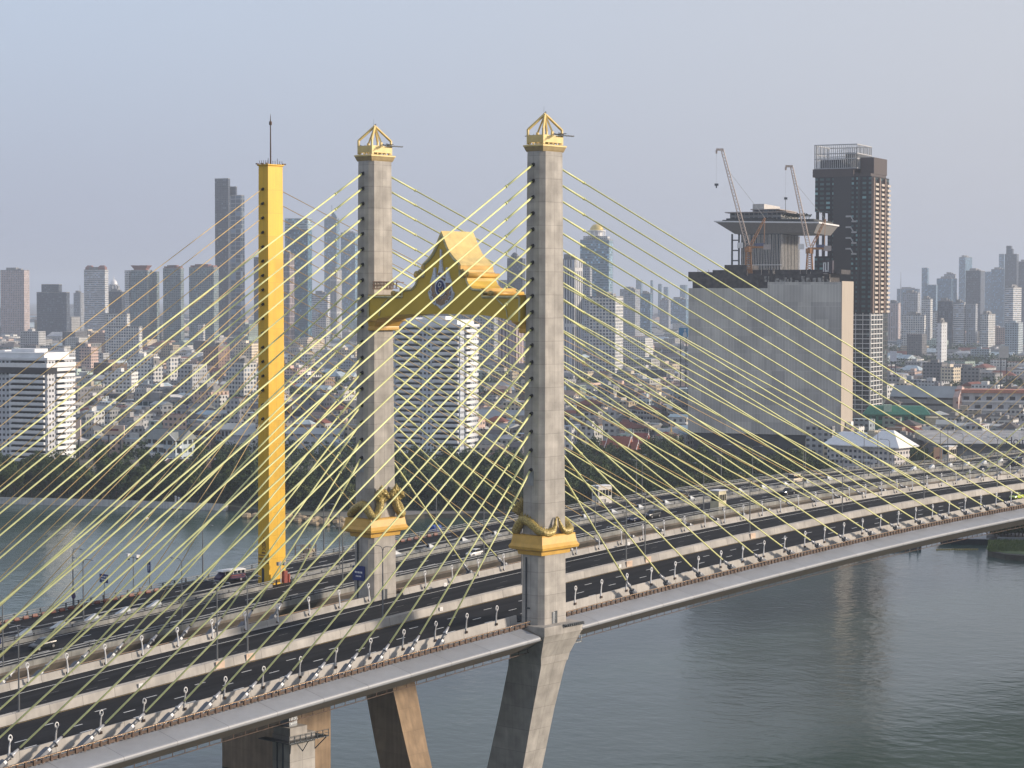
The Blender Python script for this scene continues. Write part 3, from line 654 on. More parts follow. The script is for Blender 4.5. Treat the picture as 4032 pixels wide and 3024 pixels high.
mb = MB(); mb.sphere((-4.45, 0, E0+2.5), (0.2, 0.7, 0.35), 10, 6); mb.sphere((-4.45, 0.5, E0+1.75), (0.15, 0.35, 0.25), 8, 5); mb.sphere((-4.45, -0.5, E0+1.75), (0.15, 0.35, 0.25), 8, 5); mb.build('crest_trophy', BRN, ar)
# ------------------------------------------------------------------ gilded serpents on the pedestals
def serpent(label, cy, sx, sy):
    """body lies along the ledge; tail rises on the outer face, hoods rear up on the inner face (sy = inner direction)"""
    r = empty('serpent_statue', label, 'statue', (0, cy, 14.9)); q = lambda x, y, z: (sx*x, sy*y, z)
    pts = [(0.15, -3.0, 3.1), (0.5, -3.1, 2.3), (0.8, -3.2, 1.4), (1.5, -3.25, 0.55), (2.6, -3.2, 0.30), (3.6, -3.0, 0.45), (4.25, -2.2, 0.9), (4.35, -1.0, 1.75), (4.35, 0.3, 2.45), (4.35, 1.4, 2.5), (4.35, 2.3, 1.6), (4.1, 3.1, 0.55), (3.4, 3.5, 0.5), (2.6, 3.45, 1.4), (2.1, 3.35, 2.6), (2.0, 3.3, 3.8)]
    rs = [0.07, 0.16, 0.30, 0.42, 0.50, 0.54, 0.56, 0.58, 0.60, 0.60, 0.60, 0.58, 0.56, 0.54, 0.56, 0.55]
    # smooth the path
    P, R = [], []
    for i in range(len(pts)-1):
        p0, p1, p2, p3 = [Vector(pts[max(0, min(len(pts)-1, j))]) for j in (i-1, i, i+1, i+2)]
        for k in range(4):
            t = k/4; P.append(0.5*((2*p1)+(p2-p0)*t+(2*p0-5*p1+4*p2-p3)*t*t+(3*p1-p0-3*p2+p3)*t**3)); R.append(rs[i]+(rs[i+1]-rs[i])*t)
    P.append(Vector(pts[-1])); R.append(rs[-1]); R = [v*1.36 for v in R]
    mb = MB(); mb.tube([q(*p) for p in P], R, 10); mb.build('body', GOLDD, r, smooth=True)
    mb = MB()                                  # dorsal flame fins
    for i in range(4, len(P)-1, 2):
        p = P[i]; h = R[i]; mb.add([q(p.x-0.22, p.y-0.1, p.z+h*0.85), q(p.x+0.22, p.y+0.1, p.z+h*0.85), q(p.x, p.y-0.15, p.z+h+0.42), q(p.x+0.05, p.y+0.2, p.z+h*0.85)], [(0, 1, 2), (1, 3, 2), (3, 0, 2), (0, 3, 1)])
    mb.build('dorsal_fin', GOLDD, r)
    for k, (dx, dy, top, lean) in enumerate(((0, 0, 6.4, 0.0), (0.75, 0.1, 5.6, 0.6), (-0.75, 0.1, 5.6, -0.6), (1.3, 0.2, 4.7, 1.1), (-1.2, 0.2, 4.7, -1.0))):
        mb = MB(); b0 = Vector((2.0+dx*0.5, 3.4+dy, 3.4)); c0 = Vector((2.0+dx, 3.55+dy, 3.4+(top-3.4)*0.5)); t0 = Vector((2.0+dx+lean*0.4, 3.7+dy, top))
        mb.tube([q(*b0), q(*c0), q(*(c0*0.4+t0*0.6)), q(*t0)], [0.46, 0.60, 0.42, 0.04], 8)
        mb.sphere(q(c0.x, c0.y+0.35, c0.z-0.1), (0.36, 0.62, 0.34), 8, 5)        # snout
        mb.sphere(q(c0.x+0.17, c0.y+0.42, c0.z+0.16), 0.07, 5, 4); mb.sphere(q(c0.x-0.17, c0.y+0.42, c0.z+0.16), 0.07, 5, 4)
        for j in range(5):
            a = -0.9+0.45*j; e = Vector((c0.x+sin(a)*0.9, c0.y-0.1, c0.z+0.2+cos(a)*0.95)); mb.tube([q(*c0), q(*e)], [0.34, 0.04], 4)
        mb.build('head', GOLDD, r)
    return r
serpent('gold serpent on the near pylon ledge, its scaly back facing left', 0.5, -1, 1)
serpent('gold serpent on the near pylon ledge, tail tip and coil on the right side', 0.5, 1, 1)
serpent('gold serpent on the far pylon ledge, hump and crested hoods facing left', 42.6, -1, -1)
serpent('gold serpent on the far pylon ledge, hoods at the right corner', 42.6, 1, -1)
# ================================================================== LAMPS, SIGNS, VEHICLES
lamps = []
def barrier_lamp(X, Y, far, group):
    r = empty('loop_lamp', 'small white looped lamp on the far edge barrier' if far else 'small white looped lamp on the near edge barrier', 'lamp', (X, Y, zd(X)+1.15), 0, group)
    mb = MB(); mb.tube([(0, 0, -0.6), (0.0, 0, 0), (0.05, 0, 0.9), (0.16, 0, 1.6), (0.30, 0, 1.95)], [0.17, 0.14, 0.12, 0.10, 0.09], 6); mb.build('post', WHITE, r)
    mb = MB(); cz, cx = 2.28, 0.20
    pts = [(cx+0.30*cos(a), 0, cz+0.42*sin(a)) for a in [k*pi/6 for k in range(13)]]
    mb.tube(pts, 0.09, 5); mb.build('loop', WHITE, r)
    mb = MB(); mb.sphere((cx-0.12, -0.05, cz-0.22), (0.17, 0.13, 0.20), 6, 5); mb.build('lantern', WHITE, r)
    mb = MB(); mb.box(-0.2, 0.2, -0.25, 0.0, -0.75, -0.35); mb.build('foot', RUST, r)
    return r
L0 = barrier_lamp(12.1, 3.1, False, 'looped lamps on the near barrier'); lamps.append(L0)
for k in range(-20, 60):
    X = 12.1+7.78*k if k >= 0 else -113.4+7.95*(k+14)
    if k < 0 and k >= -14+14: continue
    if abs(X) < 4.6 or X > 250 or X < -160 or k == 0: continue
    if k < 0 and X > -5: continue
    lamps.append(dup(L0, (X, 3.1, zd(X)+1.15)))
for k in range(1, 14):
    X = -113.4+7.95*k
    if X < -5: lamps.append(dup(L0, (X, 3.1, zd(X)+1.15)))
L1 = None
for k in range(-16, 44):
    X = -28.9+7.82*k
    if abs(X) < 3.5 or X > 300: continue
    if L1 is None: L1 = barrier_lamp(X, 38.9, True, 'looped lamps on the far barrier'); L1.rotation_euler.z = pi; lamps.append(L1)
    else: lamps.append(dup(L1, (X, 38.9, zd(X)+1.15)))
seen = {}
number_labels(lamps)
POLE = paint('galvanised pole', (0.20, 0.21, 0.22), 0.45, 0.5, 0.1)
tall = []
def street_lamp(X, Y, h, label, group, arms=(1, -1), rz=0.0):
    r = empty('street_lamp', label, 'street lamp', (X, Y, zd(X)+(1.1 if 20 < Y < 23 else 0.3)), rz, group)
    mb = MB(); mb.tube([(0, 0, -0.8), (0, 0, h*0.5), (0, 0, h-0.8)], [0.16, 0.12, 0.08], 8); mb.build('pole', POLE, r)
    for s in arms:
        mb = MB(); mb.tube([(0, 0, h-0.8), (0, s*0.25, h-0.15), (0, s*0.8, h+0.05), (0, s*2.4, h+0.1)], [0.08, 0.07, 0.06, 0.05], 6); mb.build('arm', POLE, r)
        mb = MB(); mb.loft([[(-0.15, s*2.2, h+0.02), (0.15, s*2.2, h+0.02), (0.15, s*2.2, h+0.16), (-0.15, s*2.2, h+0.16)], [(-0.2, s*2.7, h+0.0), (0.2, s*2.7, h+0.0), (0.2, s*2.7, h+0.2), (-0.2, s*2.7, h+0.2)], [(-0.1, s*3.2, h+0.06), (0.1, s*3.2, h+0.06), (0.1, s*3.2, h+0.14), (-0.1, s*3.2, h+0.14)]]); mb.build('lantern', STEEL, r)
    return r
t0 = street_lamp(-98.2, 21.55, 13.2, 'tall double-armed street lamp rising from the pale median barrier', 'tall lamps on the median barrier'); tall.append(t0)
for X in (-58.8, -52.1, -19.7, 18.7, 51.7, 58.1, 96.5, 134.9, 173.1, 211.4, 250):
    tall.append(dup(t0, (X, 21.55, zd(X)+1.1)))
t1 = street_lamp(-78, OY0+0.2, 12.0, 'tall single-armed street lamp on the near railing of the older bridge', 'lamps on the older bridge near railing', (1,)); tall.append(t1)
for X in (-39, 2, 44, 82, 124, 168, 211, 252): tall.append(dup(t1, (X, OY0+0.2, zd(X)+0.3)))
t2 = street_lamp(-74, OY1-0.2, 11.0, 'tall street lamp on the far railing of the older bridge', 'lamps on the older bridge far railing', (-1,)); tall.append(t2)
for X in (-37.3, -4.5, 30, 66, 104, 142, 180, 222, 262, 300): tall.append(dup(t2, (X, OY1-0.2, zd(X)+0.3)))
t3 = street_lamp(83.1, 70.5, 12.0, 'tall street lamp standing on the median of the older bridge', 'lamps on the older bridge median', (1, -1)); tall.append(t3)
for X in (-48, 18, 122, 170, 226, 274): tall.append(dup(t3, (X, 70.5, zd(X)+0.3)))
number_labels(tall)
# reflector panels on the median barrier
sgs = []
for X in (-58.9, -52.2, 51.7, 58.1, 96.5):
    o = MB(); o.box(-0.95, 0.95, -0.06, 0.0, -0.55, 0.62); o.box(-0.45, 0.45, -0.1, -0.06, 0.2, 0.55)
    ob_ = o.build('light_box', paint('lamp base panel', (0.66, 0.50, 0.38), 0.6), None); ob_.location = (X, 20.70, zd(X)+0.72)
    tag(ob_, 'pinkish lamp-base panel on the median barrier', 'panel', 'lamp-base panels'); sgs.append(ob_)
for X, Y in ((-75.6, 20.7), (-110, 20.7), (-5.2, 20.7), (14, 37.2), (48.5, 20.7), (73, 37.2)):
    o = MB(); o.box(-0.42, 0.42, -0.08, 0.0, -0.35, 0.35)
    o.sphere((0, -0.09, 0), (0.2, 0.04, 0.2), 8, 5)
    ob_ = o.build('reflector', WHITE, None); ob_.location = (X, Y, zd(X)+0.75); tag(ob_, 'small white reflector plate on a pale barrier', 'reflector', 'white reflector plates'); sgs.append(ob_)
number_labels(sgs)
BLUE = paint('sign blue', (0.012, 0.03, 0.16), 0.4)
# --- road signs on the older bridge
def post_sign(label, X, Y, h, w_, hh, mat, glyph, round_=False, face=-1):
    r = empty('road_sign', label, 'road sign', (X, Y, zd(X)+0.3))
    mb = MB(); mb.tube([(0, 0, 0), (0, 0, h)], 0.08, 6); mb.build('post', POLE, r)
    mb = MB()
    if round_: mb.tube([(-0.16, 0, h-w_/2), (-0.10, 0, h-w_/2)], w_/2, 18)
    else: mb.box(-0.16, -0.10, -w_/2, w_/2, h-hh, h)
    mb.build('board', mat, r)
    mb = MB()
    for (a, b, c, d) in glyph: mb.box(-0.18, -0.165, a, b, h-hh+c, h-hh+d)
    if glyph: mb.build('lettering', WHITE, r)
    return r
post_sign('blue rectangular direction sign with white arrow and text, left of the yellow pylon', -29.8, 87.3, 4.9, 2.6, 1.7, BLUE, [(-1.1, -0.85, 0.9, 1.4), (-0.6, 0.0, 1.1, 1.3), (0.1, 0.8, 1.1, 1.3), (-0.6, -0.1, 0.6, 0.8), (0.0, 0.9, 0.6, 0.8), (-0.6, 0.6, 0.2, 0.35)])
post_sign('narrow tall blue sign with white arrow near the decorated truck', -18.5, 87.3, 5.6, 0.95, 2.2, BLUE, [(-0.08, 0.08, 0.4, 1.6), (-0.22, 0.22, 1.4, 1.55)])
post_sign('small blue sign with white letters DT at the lower left', -79.0, 53.6, 5.2, 2.2, 1.0, BLUE, [(-0.85, -0.7, 0.2, 0.8), (-0.7, -0.35, 0.65, 0.8), (-0.7, -0.35, 0.2, 0.35), (-0.4, -0.25, 0.3, 0.7), (-0.05, 0.05, 0.3, 0.7), (0.3, 0.85, 0.65, 0.8), (0.5, 0.65, 0.2, 0.7)])
r = post_sign('dark purple round sign on a lamp post against the river', -37.3, 87.1, 2.6, 1.3, 1.3, paint('purple sign', (0.04, 0.02, 0.10), 0.4), [], True)
r = empty('traffic_camera', 'pole with two white cameras left of the yellow pylon', 'camera pole', (-22.6, 87.3, zd(-22.6)+0.3))
mb = MB(); mb.tube([(0, 0, 0), (0, 0, 7.4)], 0.09, 6); mb.box(-0.06, 0.06, -1.5, 1.5, 7.0, 7.12); mb.build('pole', POLE, r)
for y in (-1.4, 1.3):
    mb = MB(); mb.box(-0.5, 0.4, y-0.25, y+0.25, 7.15, 7.65); mb.box(-0.55, 0.2, y-0.3, y+0.3, 7.65, 7.72); mb.build('camera', WHITE, r)
    mb = MB(); mb.tube([(0, y, 6.5), (-0.2, y, 7.1)], 0.18, 6); mb.build('lens', BLACK, r)
# --- vehicles
TYRE = paint('tyre', (0.015, 0.015, 0.015), 0.8); CHR = paint('wheel rim', (0.45, 0.46, 0.48), 0.3, 0.7); LAMPR = paint('tail lamp', (0.35, 0.01, 0.01), 0.3); LAMPW = paint('head lamp', (0.75, 0.78, 0.8), 0.15)
def wheels(r, xs, hw, rad=0.33, wd=0.24):
    for x in xs:
        for s in (-1, 1):
            mb = MB(); mb.tube([(x, s*(hw-wd), rad), (x, s*hw, rad)], rad, 16); wl = mb.build('wheel', TYRE, r)
            mb = MB(); mb.tube([(x, s*(hw-0.02), rad), (x, s*(hw+0.015), rad)], rad*0.6, 12); mb.build('rim', CHR, wl)
def loftcar(secs):       # secs: (x, [(halfwidth, z)...]) -> rings across the car
    out = []
    for x, prof_ in secs: out.append([(x, -h, z) for h, z in prof_] + [(x, h, z) for h, z in reversed(prof_)])
    return out
def car(label, cat, X, Y, hdg, kind, paintm, name, scale=1.0):
    r = empty(name, label, cat, (X, Y, zd(X)+0.02), hdg); r.scale = (scale,)*3
    slope = atan2(zd(X+2)-zd(X-2), 4); r.rotation_euler = (0, -slope if abs(hdg) < 1 else slope, hdg)
    if kind == 'sedan':
        L = 4.5; rows = [(-2.22, 0.70, 0.45, 0.72), (-2.1, 0.86, 0.30, 0.92), (-1.5, 0.89, 0.24, 0.98), (0.6, 0.90, 0.24, 0.94), (1.6, 0.88, 0.24, 0.86), (2.15, 0.80, 0.28, 0.70), (2.28, 0.62, 0.42, 0.58)]
        gl = [(-1.75, 0.72, 0.95, 0.97), (-1.05, 0.66, 0.92, 1.40), (-0.2, 0.64, 0.92, 1.45), (0.45, 0.64, 0.92, 1.38), (1.25, 0.74, 0.88, 0.92)]; wx = (-1.38, 1.38)
    elif kind == 'suv':
        rows = [(-2.3, 0.80, 0.50, 1.0), (-2.15, 0.92, 0.38, 1.15), (-1.0, 0.94, 0.34, 1.15), (0.9, 0.94, 0.34, 1.12), (1.7, 0.92, 0.34, 1.05), (2.25, 0.86, 0.40, 0.92), (2.38, 0.72, 0.50, 0.75)]
        gl = [(-2.1, 0.78, 1.1, 1.2), (-1.85, 0.72, 1.1, 1.72), (-0.2, 0.72, 1.1, 1.80), (0.5, 0.72, 1.1, 1.72), (1.2, 0.80, 1.05, 1.12)]; wx = (-1.45, 1.45)
    elif kind == 'pickup':
        rows = [(-2.6, 0.86, 0.5, 1.02), (-2.5, 0.90, 0.42, 1.10), (-0.7, 0.92, 0.4, 1.10), (0.9, 0.92, 0.4, 1.10), (1.8, 0.90, 0.4, 1.05), (2.45, 0.84, 0.45, 0.9), (2.55, 0.7, 0.5, 0.75)]
        gl = [(-0.85, 0.76, 1.08, 1.15), (-0.7, 0.72, 1.08, 1.66), (0.1, 0.72, 1.08, 1.74), (0.5, 0.72, 1.08, 1.68), (1.25, 0.80, 1.05, 1.1)]; wx = (-1.6, 1.6)
    elif kind == 'van':
        rows = [(-2.6, 0.86, 0.45, 1.15), (-2.5, 0.94, 0.36, 1.25), (0, 0.95, 0.34, 1.25), (1.5, 0.94, 0.34, 1.2), (2.4, 0.88, 0.38, 1.0), (2.6, 0.76, 0.45, 0.8)]
        gl = [(-2.52, 0.84, 1.2, 1.3), (-2.42, 0.82, 1.2, 2.15), (0.8, 0.82, 1.2, 2.2), (1.25, 0.78, 1.2, 2.05), (2.1, 0.82, 1.1, 1.2)]; wx = (-1.6, 1.65)
    mb = MB(); mb.loft(loftcar([(x, [(h*0.94, z0), (h, z0+0.15), (h, z1-0.18), (h*0.93, z1)]) for x, h, z0, z1 in rows])); bd = mb.build('body', paintm, r, smooth=False)
    mb = MB(); mb.loft(loftcar([(x, [(h*1.1, z0), (h*1.06, z0+(z1-z0)*0.5), (h, z1-0.04), (h*0.9, z1)]) for x, h, z0, z1 in gl])); mb.build('window', GLASS, r)
    xs = [g_[0] for g_ in gl]
    mb = MB(); top = [(g_[0], g_[1], g_[3]) for g_ in gl if g_[3] > gl[0][3]+0.15]
    mb.loft([[(x, -h*0.93, z-0.02), (x, h*0.93, z-0.02), (x, h*0.88, z+0.05), (x, -h*0.88, z+0.05)] for x, h, z in top]); mb.build('roof', paintm, r)
    for s in (-1, 1):
        if kind == 'van': mb = MB(); mb.box(-2.3, 0.6, s*0.86-0.02, s*0.86+0.02, 1.85, 2.14); mb.build('side_panel', paintm, r)
        fx = rows[-1][0]; mb = MB(); mb.box(fx-0.22, fx-0.02, s*0.5-0.17, s*0.5+0.17, 0.6, 0.75); mb.build('headlight', LAMPW, r)
        bx = rows[0][0]; mb = MB(); mb.box(bx-0.03, bx+0.1, s*0.62-0.12, s*0.62+0.12, 0.72, 0.88); mb.build('tail_light', LAMPR, r)
        mb = MB(); mb.box(0.85, 1.0, s*0.98-0.08, s*0.98+0.08, 0.95, 1.08); mb.build('mirror', paintm, r)
    mb = MB(); mb.box(rows[-1][0]-0.03, rows[-1][0]+0.03, -0.35, 0.35, 0.40, 0.52); mb.build('grille', BLACK, r)
    wheels(r, wx, rows[2][1]+0.02, 0.34 if kind == 'sedan' else 0.38)
    return r
WC = paint('white car paint', (0.78, 0.78, 0.78), 0.22, var=0.03); DC = paint('dark car paint', (0.02, 0.024, 0.03), 0.18, var=0.03); GC = paint('graphite car paint', (0.06, 0.065, 0.07), 0.2, var=0.03)
NC = paint('navy car paint', (0.015, 0.025, 0.07), 0.2, var=0.03); TC = paint('taxi paint', (0.48, 0.62, 0.05), 0.25, var=0.03); CC = paint('cream van paint', (0.72, 0.64, 0.52), 0.3, var=0.03)
car('white sedan heading left between the two concrete pylons', 'car', 46.6, 58.3, pi, 'sedan', WC, 'parked_car'[:0]+'sedan_car', 1.0)
car('dark hatchback near the left edge on the older bridge', 'car', -64.5, 60.6, pi, 'suv', DC, 'suv_car', 1.05)
car('dark sedan just right of the near pylon', 'car', 93.0, 56.4, pi, 'sedan', DC, 'sedan_car')
car('navy car following, right of the near pylon', 'car', 106.5, 60.8, pi, 'sedan', NC, 'sedan_car')
car('black estate car behind it, close on the inner lane', 'car', 113.5, 60.9, pi, 'suv', GC, 'suv_car')
car('cream minivan on the far carriageway below the net-wrapped block', 'van', 200.5, 76.6, 0, 'van', CC, 'minivan', 1.1)
car('black pickup with pale roof on the older bridge, right half', 'pickup truck', 172, 60.8, pi, 'pickup', DC, 'pickup_truck')
car('grey pickup on the far carriageway above the median housings', 'pickup truck', 151, 79.5, 0, 'pickup', GC, 'pickup_truck')
car('dark pickup near the right edge on the older bridge', 'pickup truck', 274, 58.6, pi, 'pickup', DC, 'pickup_truck')
car('dark van at the right edge below the roof lettering', 'van', 309, 66.0, pi, 'van', NC, 'minivan')
tx = car('yellow-green taxi at the right edge on the near carriageway', 'taxi', 198.5, 9.4, pi, 'sedan', TC, 'taxi_car', 1.05)
mb = MB(); mb.box(-0.2, 0.15, -0.3, 0.3, 1.5, 1.66); mb.build('roof_sign', LAMPW, tx)
# decorated truck beside the yellow pylon
r = empty('decorated_truck', 'decorated bus-like truck with white roof beside the yellow pylon foot', 'truck', (-3.2, 81.0, zd(-3.2)), pi); r.scale = (0.8, 0.85, 0.85)
PUR = paint('purple truck paint', (0.035, 0.02, 0.07), 0.35); RED = paint('red brown paint', (0.28, 0.06, 0.04), 0.4)
mb = MB(); mb.box(-4.6, 2.2, -1.15, 1.15, 0.75, 1.9); mb.build('body', PUR, r)
mb = MB(); mb.box(-4.6, 2.0, -1.17, 1.17, 1.45, 1.62); mb.box(-4.6, 2.0, -1.17, 1.17, 1.05, 1.12); mb.build('stripe', RED, r)
mb = MB(); mb.box(-4.5, 2.0, -1.08, 1.08, 1.9, 2.65); mb.build('window', GLASS, r)
mb = MB()
for k in range(6): mb.box(-4.55+k*1.3, -4.4+k*1.3, -1.12, 1.12, 1.9, 2.7)
mb.build('window_post', WHITE, r)
mb = MB(); mb.loft([rr(3.9, 1.25, 2.66, -0.9), rr(3.9, 1.25, 2.78, -0.9), rr(3.5, 0.9, 3.05, -0.9)]); mb.build('roof', WHITE, r)
mb = MB(); mb.loft([[(2.2, -1.1, 0.7), (2.2, 1.1, 0.7), (2.2, 1.1, 2.5), (2.2, -1.1, 2.5)], [(3.5, -1.05, 0.65), (3.5, 1.05, 0.65), (3.5, 1.05, 1.6), (3.5, -1.05, 1.6)], [(3.9, -1.0, 0.65), (3.9, 1.0, 0.65), (3.9, 1.0, 1.3), (3.9, -1.0, 1.3)]]); mb.build('cab', PUR, r)
mb = MB(); mb.box(3.9, 4.05, -1.0, 1.0, 0.5, 0.8); mb.build('bumper', CHR, r)
wheels(r, (-3.2, 2.7), 1.12, 0.5, 0.3)
# work gear standing by the far railing
r = empty('generator_cage', 'pale generator set in an open frame beyond the far railing, right of the yellow pylon', 'generator', (25.5, 87.4, zd(25.5)-0.4))
mb = MB()
for x in (-2.2, 0.1, 2.2):
    for y in (0.1, 1.9): mb.box(x-0.07, x+0.07, y-0.07, y+0.07, 0, 3.3)
for z in (1.2, 3.2):
    for y in (0.1, 1.9): mb.box(-2.2, 2.2, y-0.06, y+0.06, z-0.06, z+0.06)
mb.tube([(-2.2, 0.1, 1.2), (0.1, 0.1, 3.2), (2.2, 0.1, 1.2)], 0.06, 4); mb.build('frame', RUST, r)
mb = MB(); mb.box(0.2, 2.1, 0.2, 1.8, 0.1, 2.4); mb.box(-1.8, -0.2, 0.3, 1.7, 0.1, 1.5); mb.build('machine', paint('beige machine', (0.45, 0.38, 0.28), 0.5), r)
r = empty('tarpaulin_stall', 'bright blue tarpaulin shelter beyond the far railing between the grey pylons', 'shelter', (67.0, 87.4, zd(67)-0.5))
mb = MB(); mb.loft([rr(1.3, 1.0, 0.9, 0, 1.4), rr(1.3, 1.0, 2.0, 0, 1.4), rr(1.1, 0.8, 2.3, 0, 1.4)]); mb.build('tarpaulin', paint('blue tarpaulin', (0.02, 0.08, 0.36), 0.5, bump=0.8), r)
mb = MB(); mb.box(-2.6, 3.6, 0.2, 2.6, 0.2, 0.5); mb.box(-1.4, 1.4, 0.5, 2.3, 0.5, 0.9); mb.build('base', RUST, r)
r = empty('roadside_booth', 'white booth with dark window panels beyond the far railing, right of the near pylon', 'booth', (129.0, 87.4, zd(129)-0.2), -0.15)
r2 = None
def booth(r, w_, c):
    mb = MB(); mb.box(-w_, w_, 0, 2.4, 0, 4.6); mb.build('wall', c, r)
    mb = MB()
    for k in range(4): x = -w_+0.3+k*(2*w_-0.3)/4; mb.box(x, x+(2*w_-0.6)/4-0.1, -0.03, 0.0, 2.2, 3.7)
    mb.box(-w_-0.03, -w_, 0.3, 2.1, 2.2, 3.7); mb.build('window', GLASS, r)
    mb = MB(); mb.box(-w_-0.3, w_+0.3, -0.3, 2.7, 4.6, 4.8); mb.build('roof', WHITE, r)
booth(r, 2.3, paint('booth white', (0.66, 0.64, 0.60), 0.6))
r = empty('roadside_booth', 'cream booth with one dark side on the older bridge near edge, right half', 'booth', (133.5, 54.6, zd(133.5)+0.2), 0.05); booth(r, 1.7, paint('booth cream', (0.60, 0.55, 0.38), 0.6))
r = empty('roadside_booth', 'pale kiosk with dark windows above the far railing below the roof lettering', 'booth', (309, 88.0, zd(309)), 0); booth(r, 2.4, paint('booth pale', (0.6, 0.55, 0.5), 0.6))
# orange traffic barriers along the far edge
cn = []
c0 = None
for k in range(34):
    X = -62+k*2.1 if k < 22 else 40+(k-22)*2.2
    if c0 is None:
        c0 = empty('traffic_barrier', 'orange plastic traffic barrier along the far edge of the older bridge', 'traffic barrier', (X, 86.0, zd(X)), 0, 'orange barriers along the far edge')
        mb = MB(); mb.loft([rr(0.6, 0.22, 0), rr(0.6, 0.22, 0.2), rr(0.5, 0.1, 0.5), rr(0.5, 0.08, 0.6)]); mb.build('shell', paint('orange plastic', (0.15, 0.035, 0.02), 0.5), c0)
        mb = MB(); mb.box(-0.5, 0.5, -0.14, -0.11, 0.3, 0.4); mb.build('reflective_strip', WHITE, c0); cn.append(c0)
    else: cn.append(dup(c0, (X, 86.0, zd(X))))
number_labels(cn)
r = empty('work_mast', 'red and white work mast and cabinet between the yellow and the far grey pylon', 'mast', (-1.5, 62.5+4.9, zd(0)+0.6))
mb = MB(); mb.tube([(0, 0, 0), (0, 0, 4.5)], 0.09, 6); mb.build('mast', WHITE, r)
mb = MB(); mb.box(0.6, 1.5, -0.4, 0.4, 0, 2.4); mb.box(1.9, 2.3, -0.3, 0.3, 0, 1.7); mb.build('cabinet', RED, r)
mb = MB(); mb.box(-0.9, -0.3, -0.3, 0.3, 3.6, 4.3); mb.box(0.7, 1.3, -0.3, 0.3, 3.5, 4.2); mb.build('lamp_head', STEEL, r)
# ================================================================== WATER, LAND
def water_mat():
    m, nt, b = newmat('river water')
    b.inputs['Base Color'].default_value = (0.07, 0.09, 0.075, 1); b.inputs['Roughness'].default_value = 0.10; b.inputs['IOR'].default_value = 1.27
    f1 = noisef(nt, 0.30, 5, stretch=(1.0, 0.75, 1)); f2 = noisef(nt, 0.045, 3); f3 = noisef(nt, 0.012, 3)
    h = math_(nt, 'ADD', math_(nt, 'MULTIPLY', f1, 0.42), math_(nt, 'MULTIPLY', f2, 0.9))
    bp = N(nt, 'ShaderNodeBump'); bp.inputs['Strength'].default_value = 0.62; bp.inputs['Distance'].default_value = 0.55
    nt.links.new(h, bp.inputs['Height']); nt.links.new(bp.outputs[0], b.inputs['Normal'])
    c = ramp(nt, f3, [(0.35, (0.030, 0.062, 0.052)), (0.7, (0.055, 0.092, 0.078))]); nt.links.new(c, b.inputs['Base Color'])
    r = math_(nt, 'ADD', 0.08, math_(nt, 'MULTIPLY', f3, 0.14)); nt.links.new(r, b.inputs['Roughness'])
    return m
mb = MB(); mb.add([(-6000, -6000, WATER), (6000, -6000, WATER), (6000, 6000, WATER), (-6000, 6000, WATER)], [(0, 1, 2, 3)]); tag(mb.build('river_water', water_mat()), kind='structure')
def ground_mat(name, a, b_, c_):
    m, nt, b = newmat(name)
    f = noisef(nt, 0.008, 8); f2 = noisef(nt, 0.05, 6)
    col = ramp(nt, f, [(0.35, a), (0.5, b_), (0.65, c_)]); v = ramp(nt, f2, [(0.3, (0.7,)*3), (0.7, (1.15,)*3)])
    nt.links.new(mixc(nt, 1.0, col, v, 'MULTIPLY'), b.inputs['Base Color']); b.inputs['Roughness'].default_value = 0.95
    return m
S = [(-900, 1500), (-300, 1250), (0, 1000), (180, 760), (287, 562), (314, 513), (335, 460), (330, 412), (334, 380), (368, 372), (397, 344), (404, 250), at(3450, 868), at(3700, 850), at(3830, 832), at(3905, 808), at(3892, 768), at(3960, 757), at(4100, 750), at(4400, 740), (428, -50), (420, -300), (300, -900), (-200, -1600)]
def outw(p):
    d = Vector((p[0]+150, p[1]-280)).normalized(); return (p[0]+d.x*22000, p[1]+d.y*22000)
GR = ground_mat('city ground', (0.07, 0.085, 0.05), (0.15, 0.14, 0.12), (0.20, 0.19, 0.18))
mb = MB()
for a, b in zip(S[:-1], S[1:]):
    oa, ob2 = outw(a), outw(b)
    mb.add([(a[0], a[1], LAND), (b[0], b[1], LAND), (ob2[0], ob2[1], LAND), (oa[0], oa[1], LAND)], [(0, 1, 2, 3)])
tag(mb.build('ground', GR), kind='structure')
mb = MB()
for a, b in zip(S[:-1], S[1:]): mb.add([(a[0], a[1], WATER-1), (b[0], b[1], WATER-1), (b[0], b[1], LAND), (a[0], a[1], LAND)], [(0, 1, 2, 3)])
tag(mb.build('river_bank', paint('bank stone', (0.085, 0.08, 0.062), 0.95, var=0.3, scale=0.4)), kind='structure')
mb = MB(); mb.add([(-230, -2500, LAND), (-230, 2500, LAND), (-5000, 2500, LAND), (-5000, -2500, LAND), (-230, -2500, -39), (-230, 2500, -39)], [(0, 1, 2, 3), (0, 4, 5, 1)]); tag(mb.build('near_ground', GR), kind='structure')
